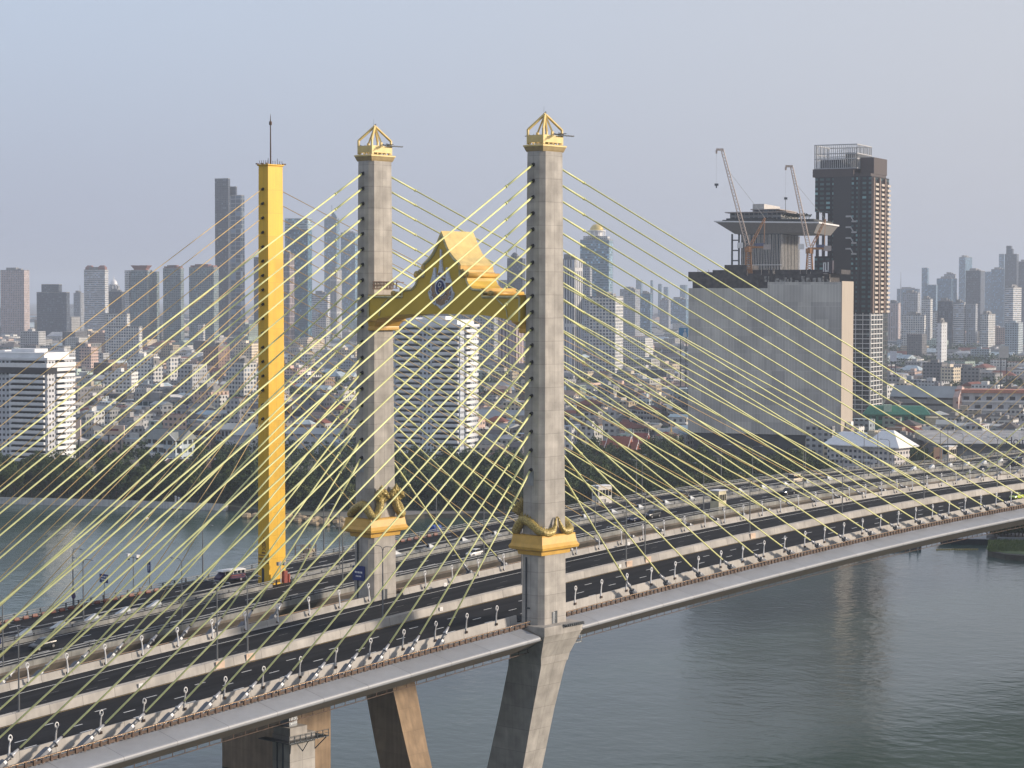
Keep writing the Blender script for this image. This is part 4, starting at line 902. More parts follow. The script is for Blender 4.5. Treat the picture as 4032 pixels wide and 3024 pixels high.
# river wall with white promenade on the left bank
PW = concrete('promenade concrete', (0.62, 0.62, 0.60), 8, 60, 0.1)
r = empty('river_wall', 'long white river wall along the wooded bank, left of the yellow pylon', 'river wall', (300, 540, WATER))
for (a, b) in zip(S[2:6], S[3:7]):
    va, vb = Vector((a[0]-300, a[1]-540)), Vector((b[0]-300, b[1]-540)); t = (vb-va).normalized(); nn = Vector((t.y, -t.x))*-1
    if nn.dot(Vector((-1, -0.3))) < 0: nn = -nn
    mb = MB(); p = [va+nn*2.6, vb+nn*2.6, vb, va]
    mb.loft([[(q_.x, q_.y, 0) for q_ in p], [(q_.x, q_.y, 2.15) for q_ in p]])
    p = [va+nn*2.6, vb+nn*2.6, vb+nn*2.2, va+nn*2.2]; mb.loft([[(q_.x, q_.y, 2.15) for q_ in p], [(q_.x, q_.y, 3.1) for q_ in p]])
    mb.build('wall_length', PW, r)
r = empty('landing_stage', 'white landing stage with two frames on the wooded left bank', 'landing stage', (322, 488, WATER), 1.1)
mb = MB(); mb.box(-7, 7, -6.5, -2, 0.3, 1.0); mb.build('pontoon', WHITE, r)
for x in (-4, 2):
    mb = MB(); mb.box(x-0.15, x+0.15, -6, -5.7, 1, 5); mb.box(x+1.8, x+2.1, -6, -5.7, 1, 5); mb.box(x-0.3, x+2.2, -6.1, -5.6, 4.8, 5.1); mb.box(x-0.15, x+2.1, -5.95, -5.8, 2.5, 2.7); mb.build('frame', WHITE, r)
# muddy rocks at the bend
rm = tag(None, None) if False else None
mb = MB(); random.seed(11)
for k in range(70):
    x, y = 326+random.uniform(-9, 12), 398+random.uniform(-28, 32); s_ = random.uniform(0.6, 2.2)
    mb.sphere((x, y, -37.2), (s_*1.4, s_, s_*0.8), 6, 4)
tag(mb.build('river_rocks', paint('tan rubble', (0.33, 0.26, 0.17), 0.95, var=0.3, scale=0.6)), 'tan rubble and silt heaped along the bank between yellow and grey pylons', kind='stuff')
# ================================================================== TREES
def leaf_mat(name, a, b_, hi):
    m, nt, b = newmat(name)
    f = noisef(nt, 0.35, 4); oi = N(nt, 'ShaderNodeObjectInfo')
    c = ramp(nt, f, [(0.30, a), (0.55, b_), (0.80, hi)])
    t = ramp(nt, oi.outputs['Random'], [(0.0, (0.70, 0.80, 0.75)), (0.5, (1, 1, 1)), (1.0, (1.35, 1.18, 0.95))])
    nt.links.new(mixc(nt, 1.0, c, t, 'MULTIPLY'), b.inputs['Base Color']); b.inputs['Roughness'].default_value = 0.7; b.inputs['Specular IOR Level'].default_value = 0.25
    return m
LEAF = leaf_mat('dark foliage', (0.014, 0.030, 0.010), (0.032, 0.058, 0.018), (0.070, 0.100, 0.030))
LEAF2 = leaf_mat('olive foliage', (0.028, 0.042, 0.013), (0.058, 0.076, 0.022), (0.110, 0.120, 0.038))
BARK = paint('bark', (0.10, 0.075, 0.05), 0.9, var=0.3, scale=2)
def crown_mesh(mb, rnd, c, R, H, n, size, lobes=7):
    ls = []
    for k in range(lobes):
        a = rnd.uniform(0, 2*pi); rr_ = rnd.uniform(0.15, 0.62)*R
        ls.append((Vector((c[0]+rr_*cos(a), c[1]+rr_*sin(a), c[2]+rnd.uniform(-0.28, 0.42)*H)), rnd.uniform(0.36, 0.58)))
    for k in range(n):
        lc, lr = rnd.choice(ls)
        d = Vector((rnd.gauss(0, 1), rnd.gauss(0, 1), rnd.gauss(0, 1))).normalized(); q_ = rnd.uniform(0.55, 1.05)
        p = lc + Vector((d.x*R*lr*q_, d.y*R*lr*q_, d.z*H*lr*0.9*q_))
        nd = (d+Vector((rnd.gauss(0, .5), rnd.gauss(0, .5), rnd.gauss(0, .5)+0.2))).normalized()
        t = nd.orthogonal().normalized(); b = nd.cross(t); s_ = size*rnd.uniform(0.6, 1.3); ang = rnd.uniform(0, pi)
        t, b = t*cos(ang)+b*sin(ang), b*cos(ang)-t*sin(ang)
        mb.add([p-t*s_, p-b*s_*0.6+nd*s_*0.2, p+t*s_, p+b*s_*0.6], [(0, 1, 2, 3)])
def tree_proto(seed, R, H, n, size, mat):
    rnd = random.Random(seed)
    root = empty('broadleaf_tree', 'x', 'tree', (0, 0, -500))
    mb = MB(); th = H*0.35
    mb.tube([(0, 0, -0.2), (0.1, 0.1, th*0.6), (0, 0, th+H*0.15)], [0.45, 0.33, 0.22], 7)
    for k in range(5):
        a = k*1.3+rnd.random(); mb.tube([(0, 0, th*(0.7+0.06*k)), (cos(a)*R*0.3, sin(a)*R*0.3, th+H*0.18), (cos(a)*R*0.55, sin(a)*R*0.55, th+H*0.4)], [0.2, 0.13, 0.05], 5)
    mb.build('trunk', BARK, root)
    mb = MB(); crown_mesh(mb, rnd, (0, 0, th+H*0.36), R, H*0.62, n, size, rnd.randint(6, 9)); mb.build('crown', mat, root, autouv=False)
    return root
protos = [tree_proto(1, 6.2, 11.5, 1500, 0.55, LEAF), tree_proto(2, 5.0, 13.5, 1400, 0.5, LEAF), tree_proto(3, 7.0, 10.0, 1600, 0.6, LEAF2), tree_proto(4, 4.2, 9.0, 1000, 0.5, LEAF2), tree_proto(5, 5.6, 15.0, 1600, 0.55, LEAF), tree_proto(6, 6.5, 12.5, 1600, 0.55, LEAF)]
KIND = ['rounded dark tree', 'narrow dark tree', 'broad olive tree', 'small olive tree', 'very tall dark tree', 'wide dark tree']
trees = []; used = set()
def zone_word(px, dp):
    side = 'on the bank left of the yellow pylon' if px < 1030 else 'on the bank behind the yellow pylon' if px < 1420 else 'on the bank below the gilded arch' if px < 2100 else 'right of the near pylon' if px < 2720 else 'below the net-wrapped block' if px < 3270 else 'at the right side'
    return side
def put_tree(px, dp, k=None, s_=None):
    k = random.randrange(6) if k is None else k; x, y = at(px, dp); s_ = s_ or random.uniform(0.78, 1.15)
    lab = f'{KIND[k]} {zone_word(px, dp)}'
    loc = (x, y, LAND)
    if k not in used: used.add(k); o = protos[k]; o.location = loc; o.rotation_euler = (0, 0, random.uniform(0, 6.3)); o.scale = (s_, s_, s_*random.uniform(0.85, 1.1)); o['label'] = lab
    else: o = dup(protos[k], loc, random.uniform(0, 6.3), lab, (s_, s_, s_*random.uniform(0.85, 1.1)))
    o['group'] = 'trees on the wooded river bank'; trees.append(o)
random.seed(5)
def shore_depth(px):
    tb = [(a, gdepth(b)) for a, b in ((-100, 1962), (0, 1965), (450, 1975), (900, 1992), (1130, 2012), (1400, 2020), (1650, 2012), (2050, 2018), (2300, 2030), (2700, 2030), (2720, 1990), (3300, 1960), (4100, 2150))]
    for a, b in zip(tb[:-1], tb[1:]):
        if px <= b[0]: return a[1]+(b[1]-a[1])*(px-a[0])/(b[0]-a[0])
    return 830
EXC = [(-10, 320, 1085, 1130), (1540, 1910, 1160, 1260), (2700, 3370, 1120, 1300), (3230, 3560, 1050, 1180)]
for (p0, p1, d0, d1, dpx, dd) in ((-60, 1030, 9, 92, 66, 12), (1120, 1420, 14, 90, 66, 13), (1540, 2080, 10, 175, 68, 15), (2230, 2720, 8, 245, 70, 18), (2720, 3280, 8, 120, 74, 17)):
    d = d0
    while d < d1:
        px = p0+random.uniform(0, dpx)
        while px < p1:
            dep = shore_depth(px)+d+random.uniform(-4, 4)
            if not any(a < px < b and c < dep < e for a, b, c, e in EXC) and random.random() < 0.93:
                k = None
                if d < 30 and random.random() < 0.5: k = random.choice((0, 2, 5, 3))
                put_tree(px, dep, k)
            px += dpx*random.uniform(0.7, 1.25)
        d += dd
for px, dep in ((3650, 1075), (3700, 1100), (3560, 1120), (3610, 1100), (3740, 1085), (3920, 1240), (3960, 1230), (3880, 1245), (4000, 1235), (3990, 1150), (4030, 1160), (3690, 1300), (3720, 1290), (3870, 1330), (3910, 1340), (3620, 1130), (3500, 1090), (3770, 1180), (3800, 1190)): put_tree(px, dep)
for px, dep in ((3922, 808), (3945, 812), (3972, 807), (4000, 812), (4030, 806), (3935, 818), (3985, 818), (4015, 816), (3958, 820), (4055, 810)): put_tree(px, dep, 2 if px % 20 else 3, 0.62)
for k in range(6):
    if k not in used: put_tree(700+50*k, 1050, k)
number_labels(trees)
mb = MB(); q_ = [at(3886, 771)+(LAND+0.15,), at(3962, 759)+(LAND+0.15,), at(4105, 752)+(LAND+0.15,), at(4120, 800)+(LAND+0.15,), at(3900, 800)+(LAND+0.15,)]; mb.add(q_, [(0, 1, 2, 3, 4)])
rnd = random.Random(5)
for k in range(2600):
    x, y = at(rnd.uniform(3895, 4080), rnd.uniform(764, 799)); a = rnd.uniform(0, 3.1); mb.add([(x, y, LAND), (x+0.5*cos(a), y+0.5*sin(a), LAND), (x+0.2, y, LAND+rnd.uniform(0.4, 1.1))], [(0, 1, 2)])
GRS = leaf_mat('bright grass', (0.08, 0.115, 0.03), (0.13, 0.17, 0.05), (0.20, 0.22, 0.08)); tag(mb.build('river_grass', GRS, autouv=False), 'bright green grass on the small island bank at the lower right', kind='stuff')
# dark undergrowth that fills the wooded banks below the crowns
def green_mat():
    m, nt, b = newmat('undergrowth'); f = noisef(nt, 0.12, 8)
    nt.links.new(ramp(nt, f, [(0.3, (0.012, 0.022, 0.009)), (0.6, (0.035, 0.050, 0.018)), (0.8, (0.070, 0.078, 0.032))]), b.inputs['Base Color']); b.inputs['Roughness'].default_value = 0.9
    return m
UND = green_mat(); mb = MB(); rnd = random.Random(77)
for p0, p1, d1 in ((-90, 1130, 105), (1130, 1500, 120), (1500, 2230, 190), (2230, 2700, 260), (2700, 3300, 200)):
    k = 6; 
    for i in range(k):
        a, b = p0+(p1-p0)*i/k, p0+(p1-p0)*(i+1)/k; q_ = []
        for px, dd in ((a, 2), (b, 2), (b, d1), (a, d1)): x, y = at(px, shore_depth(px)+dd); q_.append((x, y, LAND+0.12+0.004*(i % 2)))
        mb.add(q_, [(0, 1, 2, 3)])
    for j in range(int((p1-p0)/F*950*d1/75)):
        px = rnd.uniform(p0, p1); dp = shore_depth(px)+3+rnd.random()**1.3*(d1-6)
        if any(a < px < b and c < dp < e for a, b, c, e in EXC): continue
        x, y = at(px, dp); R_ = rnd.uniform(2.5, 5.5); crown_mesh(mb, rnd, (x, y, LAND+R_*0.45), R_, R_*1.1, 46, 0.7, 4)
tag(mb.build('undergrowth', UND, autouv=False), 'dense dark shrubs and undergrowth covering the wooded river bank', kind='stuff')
# ================================================================== BUILDINGS
ROOFG = paint('flat roof', (0.26, 0.26, 0.26), 0.9, var=0.25, scale=0.2)
builds = []
def frame(px0, px1, split, ytop, dep, turn):
    """footprint from the visible edges: split = column of the corner nearest to us"""
    t = radians(turn); m_ = dep/F
    ta = abs(t); a0, a1, L0 = (px0-2016)/F, (px1-2016)/F, (split-2016)/F*dep
    w_ = (L0-a0*dep)/(cos(ta)+a0*sin(ta)); d_ = (a1*dep-L0)/max(0.12, sin(ta)-a1*cos(ta))
    x, y = at(split, dep); rz = -YAW+t
    xh = Vector((cos(rz), sin(rz))); yh = Vector((-sin(rz), cos(rz)))
    c = Vector((x, y)) - xh*w_/2 + yh*d_/2
    return c, rz, w_, d_, zat(ytop, dep)-LAND
def tower(label, px0, px1, split, ytop, dep, mat, turn=-26, cat='tower block', name='tower_block', top='plant', rmat=None, cut=None):
    c, rz, w_, d_, h = frame(px0, px1, split, ytop, dep, turn); d_ = min(d_, w_*2.2)
    r = empty(name, label, cat, (c.x, c.y, LAND), rz)
    hw, hd = w_/2, d_/2
    if cut: # setback: (share of width kept on top, share of height where it starts, side)
        mb = MB(); mb.box(-hw, hw, -hd, hd, 0, h*cut[1]); a, b = (-hw, -hw+w_*cut[0]) if cut[2] < 0 else (hw-w_*cut[0], hw) if cut[2] > 0 else (-hw*cut[0], hw*cut[0])
        mb.box(a, b, -hd*0.9, hd*0.9, h*cut[1], h); UVZ(mb).build('wall', mat, r); tw0, tw1 = a, b
    else:
        mb = MB(); mb.box(-hw, hw, -hd, hd, 0, h); UVZ(mb).build('wall', mat, r); tw0, tw1 = -hw, hw
    rm_ = rmat or ROOFG
    mb = MB(); mb.box(tw0-0.3, tw1+0.3, -hd*0.92, hd*0.92, h, h+1.2); mb.build('parapet', rm_, r)
    if top == 'plant':
        mb = MB(); mb.box(tw0+(tw1-tw0)*0.2, tw0+(tw1-tw0)*0.62, -hd*0.6, hd*0.5, h+1.2, h+6); mb.box(tw0+(tw1-tw0)*0.66, tw0+(tw1-tw0)*0.8, -hd*0.3, hd*0.4, h+1.2, h+4); mb.build('roof_plant', rm_, r)
    builds.append(r)
    return r, w_, d_, h
def UVZ(mb): return mb     # facade() subtracts LAND from v; local z starts at 0, so shift once here
W_ = (0.62, 0.62, 0.60); CR = (0.58, 0.52, 0.42); GY = (0.34, 0.35, 0.36); DK = (0.10, 0.12, 0.15); BG = (0.14, 0.22, 0.27); DW = (0.05, 0.06, 0.075)
def balconied(label, px0, px1, split, ytop, dep, floors, turn, bays, wallc, side_bays=2, base=0):
    c, rz, w_, d_, h = frame(px0, px1, split, ytop, dep, turn)
    r = empty('apartment_tower', label, 'apartment tower', (c.x, c.y, LAND), rz); hw, hd = w_/2, d_/2; fh = h/(floors+1.2)
    mat = facade(wallc, (0.045, 0.05, 0.06), fh, 2.6, 0.55, 0.42, 0.3)
    mb = MB(); mb.box(-hw, hw, -hd, hd, 0, h-fh*1.2); mb.build('wall', mat, r)
    pm = paint('white render', (0.74, 0.75, 0.76), 0.7, var=0.08, scale=0.15, stretch=(1, 1, 0.2)); dg = GLASS
    for k in range(floors):
        z = fh*(k+0.0)
        mb = MB(); big = k == floors-1
        for (a, b, o) in bays: mb.box(-hw+w_*a, -hw+w_*b, -hd-o, -hd-0.02, z+fh*0.0, z+fh*0.46)
        for (a, b, o) in side_bays: mb.box(hw+0.02, hw+o, -hd+d_*a, -hd+d_*b, z, z+fh*0.55)
        mb.build('balcony', pm, r)
        mb = MB()
        for (a, b, o) in bays:
            if b-a > 0.2: mb.box(-hw+w_*a+0.5, -hw+w_*b-0.5, -hd-0.06, -hd-0.01, z+fh*0.50, z+fh*0.84)
        for (a, b, o) in side_bays: mb.box(hw+0.01, hw+0.06, -hd+d_*a+0.4, -hd+d_*a+(b-a)*d_*0.5, z+fh*0.56, z+fh*0.92)
        mb.build('window', dg, r)
    z = h-fh*1.2
    mb = MB(); mb.box(-hw-0.8, hw+1.0, -hd-1.2, hd+0.8, z, z+fh*0.45); mb.box(-hw+w_*0.12, hw-w_*0.05, -hd+0.5, hd-0.5, z+fh*0.45, z+fh*1.3); mb.build('roof_deck', pm, r)
    mb = MB(); mb.box(-hw*0.3, hw*0.4, -hd*0.4, hd*0.6, z+fh*1.3, z+fh*1.9); mb.box(-hw*0.8, -hw*0.5, -hd*0.4, hd*0.6, z+fh*1.3, z+fh*1.6); mb.build('roof_plant', pm, r)
    builds.append(r)
    return r, w_, d_, h
A = balconied('white balconied apartment tower cut by the left edge, topped by a dark glazed storey', -75, 290, 188, 1395, 1098, 20, -24, [(0.02, 0.28, 0.9), (0.46, 0.97, 1.7)], (0.62, 0.64, 0.68), [(0.3, 1.0, 1.4)])
r, w_, d_, h = A
mb = MB(); mb.box(-w_/2-0.9, w_/2+0.9, -d_/2-1.9, d_/2+0.9, h-10.6, h-7.4); mb.build('glazed_storey', paint('glazed storey', (0.05, 0.05, 0.055), 0.2), r)
mb = MB(); mb.box(-w_/2-0.9, w_/2+1.2, -d_/2-2.0, d_/2+1.0, h-7.4, h-5.2); mb.build('roof_band', WHITE, r)
balconied('white balconied apartment tower seen below the gilded arch, its right face sunlit', 1552, 1880, 1812, 1262, 1190, 24, -24, [(0.04, 0.40, 1.0), (0.60, 0.98, 1.5)], (0.60, 0.65, 0.72), [(0.25, 0.95, 1.3)])
# --- block wrapped in netting
c, rz, w_, d_, h = frame(2708, 3357, 3312, 1108, 1205, -19); d_ = min(d_, 40)
r = empty('wrapped_block', 'huge unfinished block wrapped in grey netting, right of centre', 'building under construction', (c.x, c.y, LAND), rz); hw, hd = w_/2, d_/2
def net_mat():
    m, nt, b = newmat('scaffold netting'); uv = N(nt, 'ShaderNodeUVMap'); br = N(nt, 'ShaderNodeTexBrick'); br.offset = 0.0
    nt.links.new(uv.outputs[0], br.inputs['Vector']); br.inputs['Scale'].default_value = 1; br.inputs['Brick Width'].default_value = 1.8; br.inputs['Row Height'].default_value = 12.5; br.inputs['Mortar Size'].default_value = 0.11
    br.inputs['Color1'].default_value = (0.56, 0.545, 0.505, 1); br.inputs['Color2'].default_value = (0.49, 0.475, 0.44, 1); br.inputs['Mortar'].default_value = (0.66, 0.64, 0.60, 1)
    b2 = N(nt, 'ShaderNodeTexBrick'); b2.offset = 0.37; nt.links.new(uv.outputs[0], b2.inputs['Vector']); b2.inputs['Scale'].default_value = 1; b2.inputs['Brick Width'].default_value = 7.5; b2.inputs['Row Height'].default_value = 10; b2.inputs['Mortar Size'].default_value = 0
    b2.inputs['Color1'].default_value = (0.68, 0.68, 0.70, 1); b2.inputs['Color2'].default_value = (1.12, 1.12, 1.1, 1)
    f = ramp(nt, noisef(nt, 0.05, 5), [(0.3, (0.82,)*3), (0.7, (1.08,)*3)])
    nt.links.new(mixc(nt, 1, mixc(nt, 0.75, br.outputs[0], b2.outputs[0], 'MULTIPLY'), f, 'MULTIPLY'), b.inputs['Base Color']); b.inputs['Roughness'].default_value = 0.9
    f4 = noisef(nt, 0.5, 4, stretch=(1, 1, 0.1)); bp = N(nt, 'ShaderNodeBump'); bp.inputs['Strength'].default_value = 0.5; bp.inputs['Distance'].default_value = 0.4; nt.links.new(f4, bp.inputs['Height']); nt.links.new(bp.outputs[0], b.inputs['Normal'])
    return m
NET = net_mat(); zb = 13.0; cutx = -hw+w_*0.52
mb = MB(); mb.box(-hw, cutx, -hd, hd, zb, h-3.6); mb.box(cutx, hw-0.5, -hd, hd, zb, h); mb.build('netting', NET, r)
mb = MB(); mb.box(hw-0.48, hw, -hd-0.3, hd, zb-1.5, h+0.5); mb.build('end_screen', paint('tan end screen', (0.40, 0.35, 0.29), 0.8, var=0.08, scale=0.3, stretch=(3, 3, 0.3)), r)
mb = MB(); mb.box(-hw+3, hw-1, -hd+2, hd-1, 0, zb+0.5); mb.build('podium', paint('dark podium', (0.035, 0.045, 0.055), 0.7, var=0.4, scale=0.2), r)
DS = paint('dark formwork', (0.055, 0.05, 0.05), 0.8, var=0.5, scale=0.4)
mb = MB(); mb.box(-hw+2, cutx-5, -hd+1.5, hd-2, h-3.6, h+3.5); mb.box(-hw-0.5, -hw+9, -hd+1, hd-2, h+0.5, h+6); mb.box(-hw+14, cutx-20, -hd+1.5, hd-3, h+3.5, h+7)
mb.box(-hw+21, -hw+34, -hd+2, hd-3, h+3.5, h+10); mb.box(cutx-12, cutx+3, -hd+2, hd-2, h-3.6, h+5); mb.box(cutx+3, hw-8, -hd+3, hd-2, h, h+4.6); mb.box(cutx-14, hw-2, -hd+8, hd, h+4.6, h+7.2)
mb.build('unfinished_storeys', DS, r)
mb = MB(); random.seed(3)
for k in range(60):
    x = -hw+2+random.random()*(w_-12); z0 = h+3.5 if x < cutx-12 else h+4.6; zz = z0+random.uniform(1, 5); yv = -hd+1.5+random.random()*(d_-6)
    mb.box(x-0.12, x+0.12, yv, yv+0.24, z0-0.5, zz)
mb.build('starter_bars', paint('concrete stub', (0.38, 0.34, 0.30), 0.8), r)
mb = MB()
for k in range(26):
    x = cutx-2+k*2.6+random.uniform(-1, 1)
    if x < hw-9: mb.box(x, x+random.uniform(0.6, 2.2), -hd+1.2, -hd+2.9, h+0.05, h+random.uniform(0.8, 3.6))
mb.build('site_clutter', paint('mixed site clutter', (0.32, 0.31, 0.29), 0.8, var=0.6, scale=0.5), r)
# sign cube with white glyph
s_ = empty('sign_cube', 'dark sign cube with a white looped letter on top of the wrapped block', 'sign', tuple((Matrix.Rotation(rz, 4, 'Z') @ Vector((hw-9.5, -hd+6, 0))) + Vector((c.x, c.y, LAND+h+5))), rz)
mb = MB(); mb.box(-2.6, 3.0, -2, 3, 0, 7.4); mb.box(-3.6, -2.6, 0, 2, 6.2, 7.2); mb.build('cube', paint('dark purple cladding', (0.035, 0.025, 0.035), 0.5), s_)
mb = MB(); mb.box(-2.2, 0.4, -2, 2, -4.2, 0); mb.build('support', paint('concrete stub', (0.38, 0.34, 0.30), 0.8), s_)
mb = MB()
for pts in ([(-2.05, 1.2), (-2.05, 6.0), (-0.9, 6.0), (-0.9, 1.6), (-0.55, 1.1), (0.35, 1.1), (0.6, 1.6), (0.6, 6.2)],):
    for a, b in zip(pts[:-1], pts[1:]): mb.box(min(a[0], b[0])-0.32, max(a[0], b[0])+0.32, -2.12, -2.01, min(a[1], b[1])-0.3, max(a[1], b[1])+0.3)
mb.build('letter', WHITE, s_)
# --- dark residential tower
c, rz, w_, d_, h = frame(3199, 3493, 3424, 690, 1400, -27)
r = empty('residential_tower', 'tall dark brown residential tower with open lattice crown, right side', 'tower block', (c.x, c.y, LAND), rz); hw, hd = w_/2, d_/2
BR = (0.024, 0.024, 0.028); fm = facade(BR, (0.09, 0.17, 0.18), 3.15, 4.3, 0.62, 0.50, 0.15, key='dk')
zc = zat(1232, 1400)-LAND; zg0, zg1 = zat(922, 1400)-LAND, zat(828, 1400)-LAND
mb = MB()
xA, xB, xC = -hw+w_*0.0, -hw+w_*0.38, -hw+w_*0.62
mb.box(xB, hw, -hd, hd, zc, h); mb.box(xA, xB, -hd+2, hd, zg1, h); mb.box(xA, xB, -hd+2, hd, 0, zg0-14); mb.box(xB-6, xB, -hd+3, hd, zg0-14, zg1)
mb.build('wall', fm, r)
mb = MB()
for x in (xA+1.2, xA+5.5, xA+9.5): mb.box(x-0.8, x+0.8, -hd+3, -hd+5, zg0-14, zg1)
mb.build('sky_garden_column', paint('dark brown cladding', (0.05, 0.042, 0.042), 0.6, var=0.15), r)
mb = MB(); mb.box(xB-1.5, xC+1.5, -hd-0.3, -hd+0.02, zc, h); mb.box(xC+6, xC+7.2, -hd-0.6, -hd+0.02, zc, h); mb.build('dark_fin', paint('near black cladding', (0.02, 0.022, 0.026), 0.5), r)
fl = 3.15
mb = MB(); bmat = paint('tan balcony', (0.50, 0.44, 0.38), 0.7, var=0.12, scale=0.4); dmat = paint('painted recess shade', (0.015, 0.015, 0.018), 0.6)
cols = [(0.08, 0.30), (0.42, 0.62), (0.74, 0.98)]
k = int(zc/fl)
for ci, (a, b) in enumerate(cols):                           # balcony stacks on the sunny side; flush near-black panels paint recess shade
    m1 = MB(); m1.box(hw-0.02, hw+0.03, -hd+d_*a, -hd+d_*b, zc, h-4); m1.build('recess_shade_panel', dmat, r)
    m2 = MB(); kk = 0; z = zc+0.4
    while z < h-6: m2.box(hw+0.03, hw+1.5, -hd+d_*a+d_*(b-a)*0.25, -hd+d_*b, z, z+1.5); z += fl
    m2.build('balcony_stack', bmat, r)
for (a, b) in ((0.0, 0.07), (0.33, 0.40), (0.65, 0.71)):
    m2 = MB(); m2.box(hw, hw+1.7, -hd+d_*a, -hd+d_*b, zc, h-1); m2.build('brown_fin', paint('brown cladding', (0.16, 0.11, 0.09), 0.6, var=0.1), r)
mb = MB(); H1 = zat(658, 1400)-LAND; H2 = zat(613, 1400)-LAND; mb.box(hw-41.5, hw-13, -hd+1.5, hd-2, h, H1); mb.box(hw-13, hw-1.5, -hd+3, hd-2, h, h+2); mb.box(hw-10.5, hw-1.2, -hd+9, hd-1, h+2, H2)
mb.build('brown_head', paint('brown head cladding', (0.055, 0.040, 0.038), 0.6, var=0.1), r)
mb = MB(); x0, x1, y0, y1, z0, z1 = hw-40.5, hw-11, -hd+2.5, hd-5, H1, zat(562, 1400)-LAND
SL = 0.2
n1 = 22
for k in range(n1+1):
    x = x0+(x1-x0)*k/n1
    for y in (y0, y1): mb.box(x-SL, x+SL, y-SL, y+SL, z0, z1)
for k in range(13):
    y = y0+(y1-y0)*k/12
    for x in (x0, x1): mb.box(x-SL, x+SL, y-SL, y+SL, z0, z1)
for z in (z0+0.3, z0+(z1-z0)*0.42, z0+(z1-z0)*0.63, z1):
    for y in (y0, y1): mb.box(x0, x1, y-0.25, y+0.25, z-0.3, z+0.3)
    for x in (x0, x1): mb.box(x-0.25, x+0.25, y0, y1, z-0.3, z+0.3)
mb.build('lattice_crown', paint('pale lattice steel', (0.42, 0.43, 0.44), 0.5), r)
mb = MB(); mb.box(x0+3, x1-6, y0+4, y1-3, z0, z0+6.5); mb.box(x1-9, x1-3, y0+4, y1-3, z0, z0+11); mb.build('rooftop_core', paint('near black cladding', (0.02, 0.022, 0.026), 0.5), r)
mb = MB()                                    # white framed lower part
wf = paint('white frame', (0.70, 0.70, 0.70), 0.6, var=0.06)
fm2 = facade((0.10, 0.10, 0.11), (0.04, 0.06, 0.065), 3.15, 4.3, 0.8, 0.8, 0.15, key='dk2')
mb.box(xB, hw, -hd, hd, 0, zc); mb.build('lower_wall', fm2, r)
mb = MB(); z = 2.0
while z < zc+0.5: mb.box(xB, hw+0.6, -hd-0.6, -hd-0.02, z-0.28, z+0.28); mb.box(hw+0.02, hw+0.6, -hd, -hd+d_*0.65, z-0.28, z+0.28); z += 3.15
mb.build('floor_band', wf, r)
mb = MB()
for k in range(6): x = xB+(hw-xB)*k/5; mb.box(x-0.25, x+0.25, -hd-0.7, -hd-0.61, 0, zc+0.4)
for k in range(5): y = -hd+d_*0.65*k/4; mb.box(hw+0.61, hw+0.72, y-0.3, y+0.3, 0, zc+0.4)
mb.build('upright', wf, r)
mb = MB()                                    # zig-zag outdoor stair in the middle recess
for j, z in enumerate([zg1-4-k*7.2 for k in range(4)]):
    mb.box(xC-2, xC+1.5, -hd-1.5, -hd-0.3, z, z+1.1); mb.box(xC+2.0, xC+5.4, -hd-1.5, -hd-0.3, z-3.4, z-2.3)
    mb.tube([(xC+1.4, -hd-1.0, z+0.5), (xC+3, -hd-1.0, z-2.2)], 0.4, 4)
mb.build('outdoor_stair', paint('pale lattice steel', (0.42, 0.43, 0.44), 0.5), r)
builds.append(r)
# --- platform building with wide cantilevered roof terrace
D = 1335
c, rz, w_, d_, h = frame(2896, 3140, 3072, 918, D, -20)
r = empty('terrace_tower', 'tower block topped by a wide flat overhanging roof terrace with pavilion and trees', 'tower block', (c.x, c.y, LAND), rz); hw, hd = w_/2, max(d_/2, 11)
pz = h; GLZ = paint('grey green glazing', (0.03, 0.045, 0.05), 0.2, var=0.3, scale=0.5)
mb = MB(); mb.box(-hw+3, hw, -hd, hd, 0, pz); mb.build('core', GLZ, r)
mb = MB(); random.seed(9)
for k in range(26):
    x = -hw+3.2+(w_-3.4)*k/25; l = random.uniform(-0.6, 0.6)
    mb.tube([(x+l, -hd-0.5, pz-32), (x-l, -hd-0.5, pz-0.5)], 0.22, 4)
for k in range(13):
    y = -hd+hd*2*k/12; mb.tube([(hw+0.5, y, pz-32), (hw+0.5, y+random.uniform(-.5, .5), pz-0.5)], 0.34, 4)
mb.build('slanting_screen', paint('screen slats', (0.46, 0.44, 0.42), 0.5), r)
mb = MB(); mb.box(-hw+3, hw+0.8, -hd-0.8, -hd-0.3, pz-32, pz-31.4); mb.box(-hw+3, hw+0.8, -hd-0.9, -hd-0.3, pz-20, pz-19.6)
for k in range(7): z = pz-34-k*4; mb.box(-hw+6, hw+0.7, -hd-0.9, -hd-0.02, z-0.4, z+0.4); mb.box(hw+0.02, hw+0.9, -hd, hd, z-0.4, z+0.4)
for k in range(9): x = -hw+6+(w_-6)*k/8; mb.box(x-0.45, x+0.45, -hd-1.0, -hd-0.91, 0, pz-33)
for k in range(5): y = -hd+hd*2*k/4; mb.box(hw+0.91, hw+1.0, y-0.45, y+0.45, 0, pz-33)
mb.build('white_frame', wf, r)
mb = MB()
for x in (-hw-3.0, -hw+1.5): mb.box(x-0.5, x+0.5, -hd, -hd+1, 0, pz)
for k in range(12): z = pz-4-k*6.5; mb.box(-hw-3.0, -hw+1.5, -hd+0.1, -hd+0.9, z-0.4, z+0.4)
mb.build('ladder_frame', STEELD, r)
m_ = D/F; xl = hw-37.0; xr = hw+25.0
mb = MB(); u1, u2 = hw*0.95, 1.0
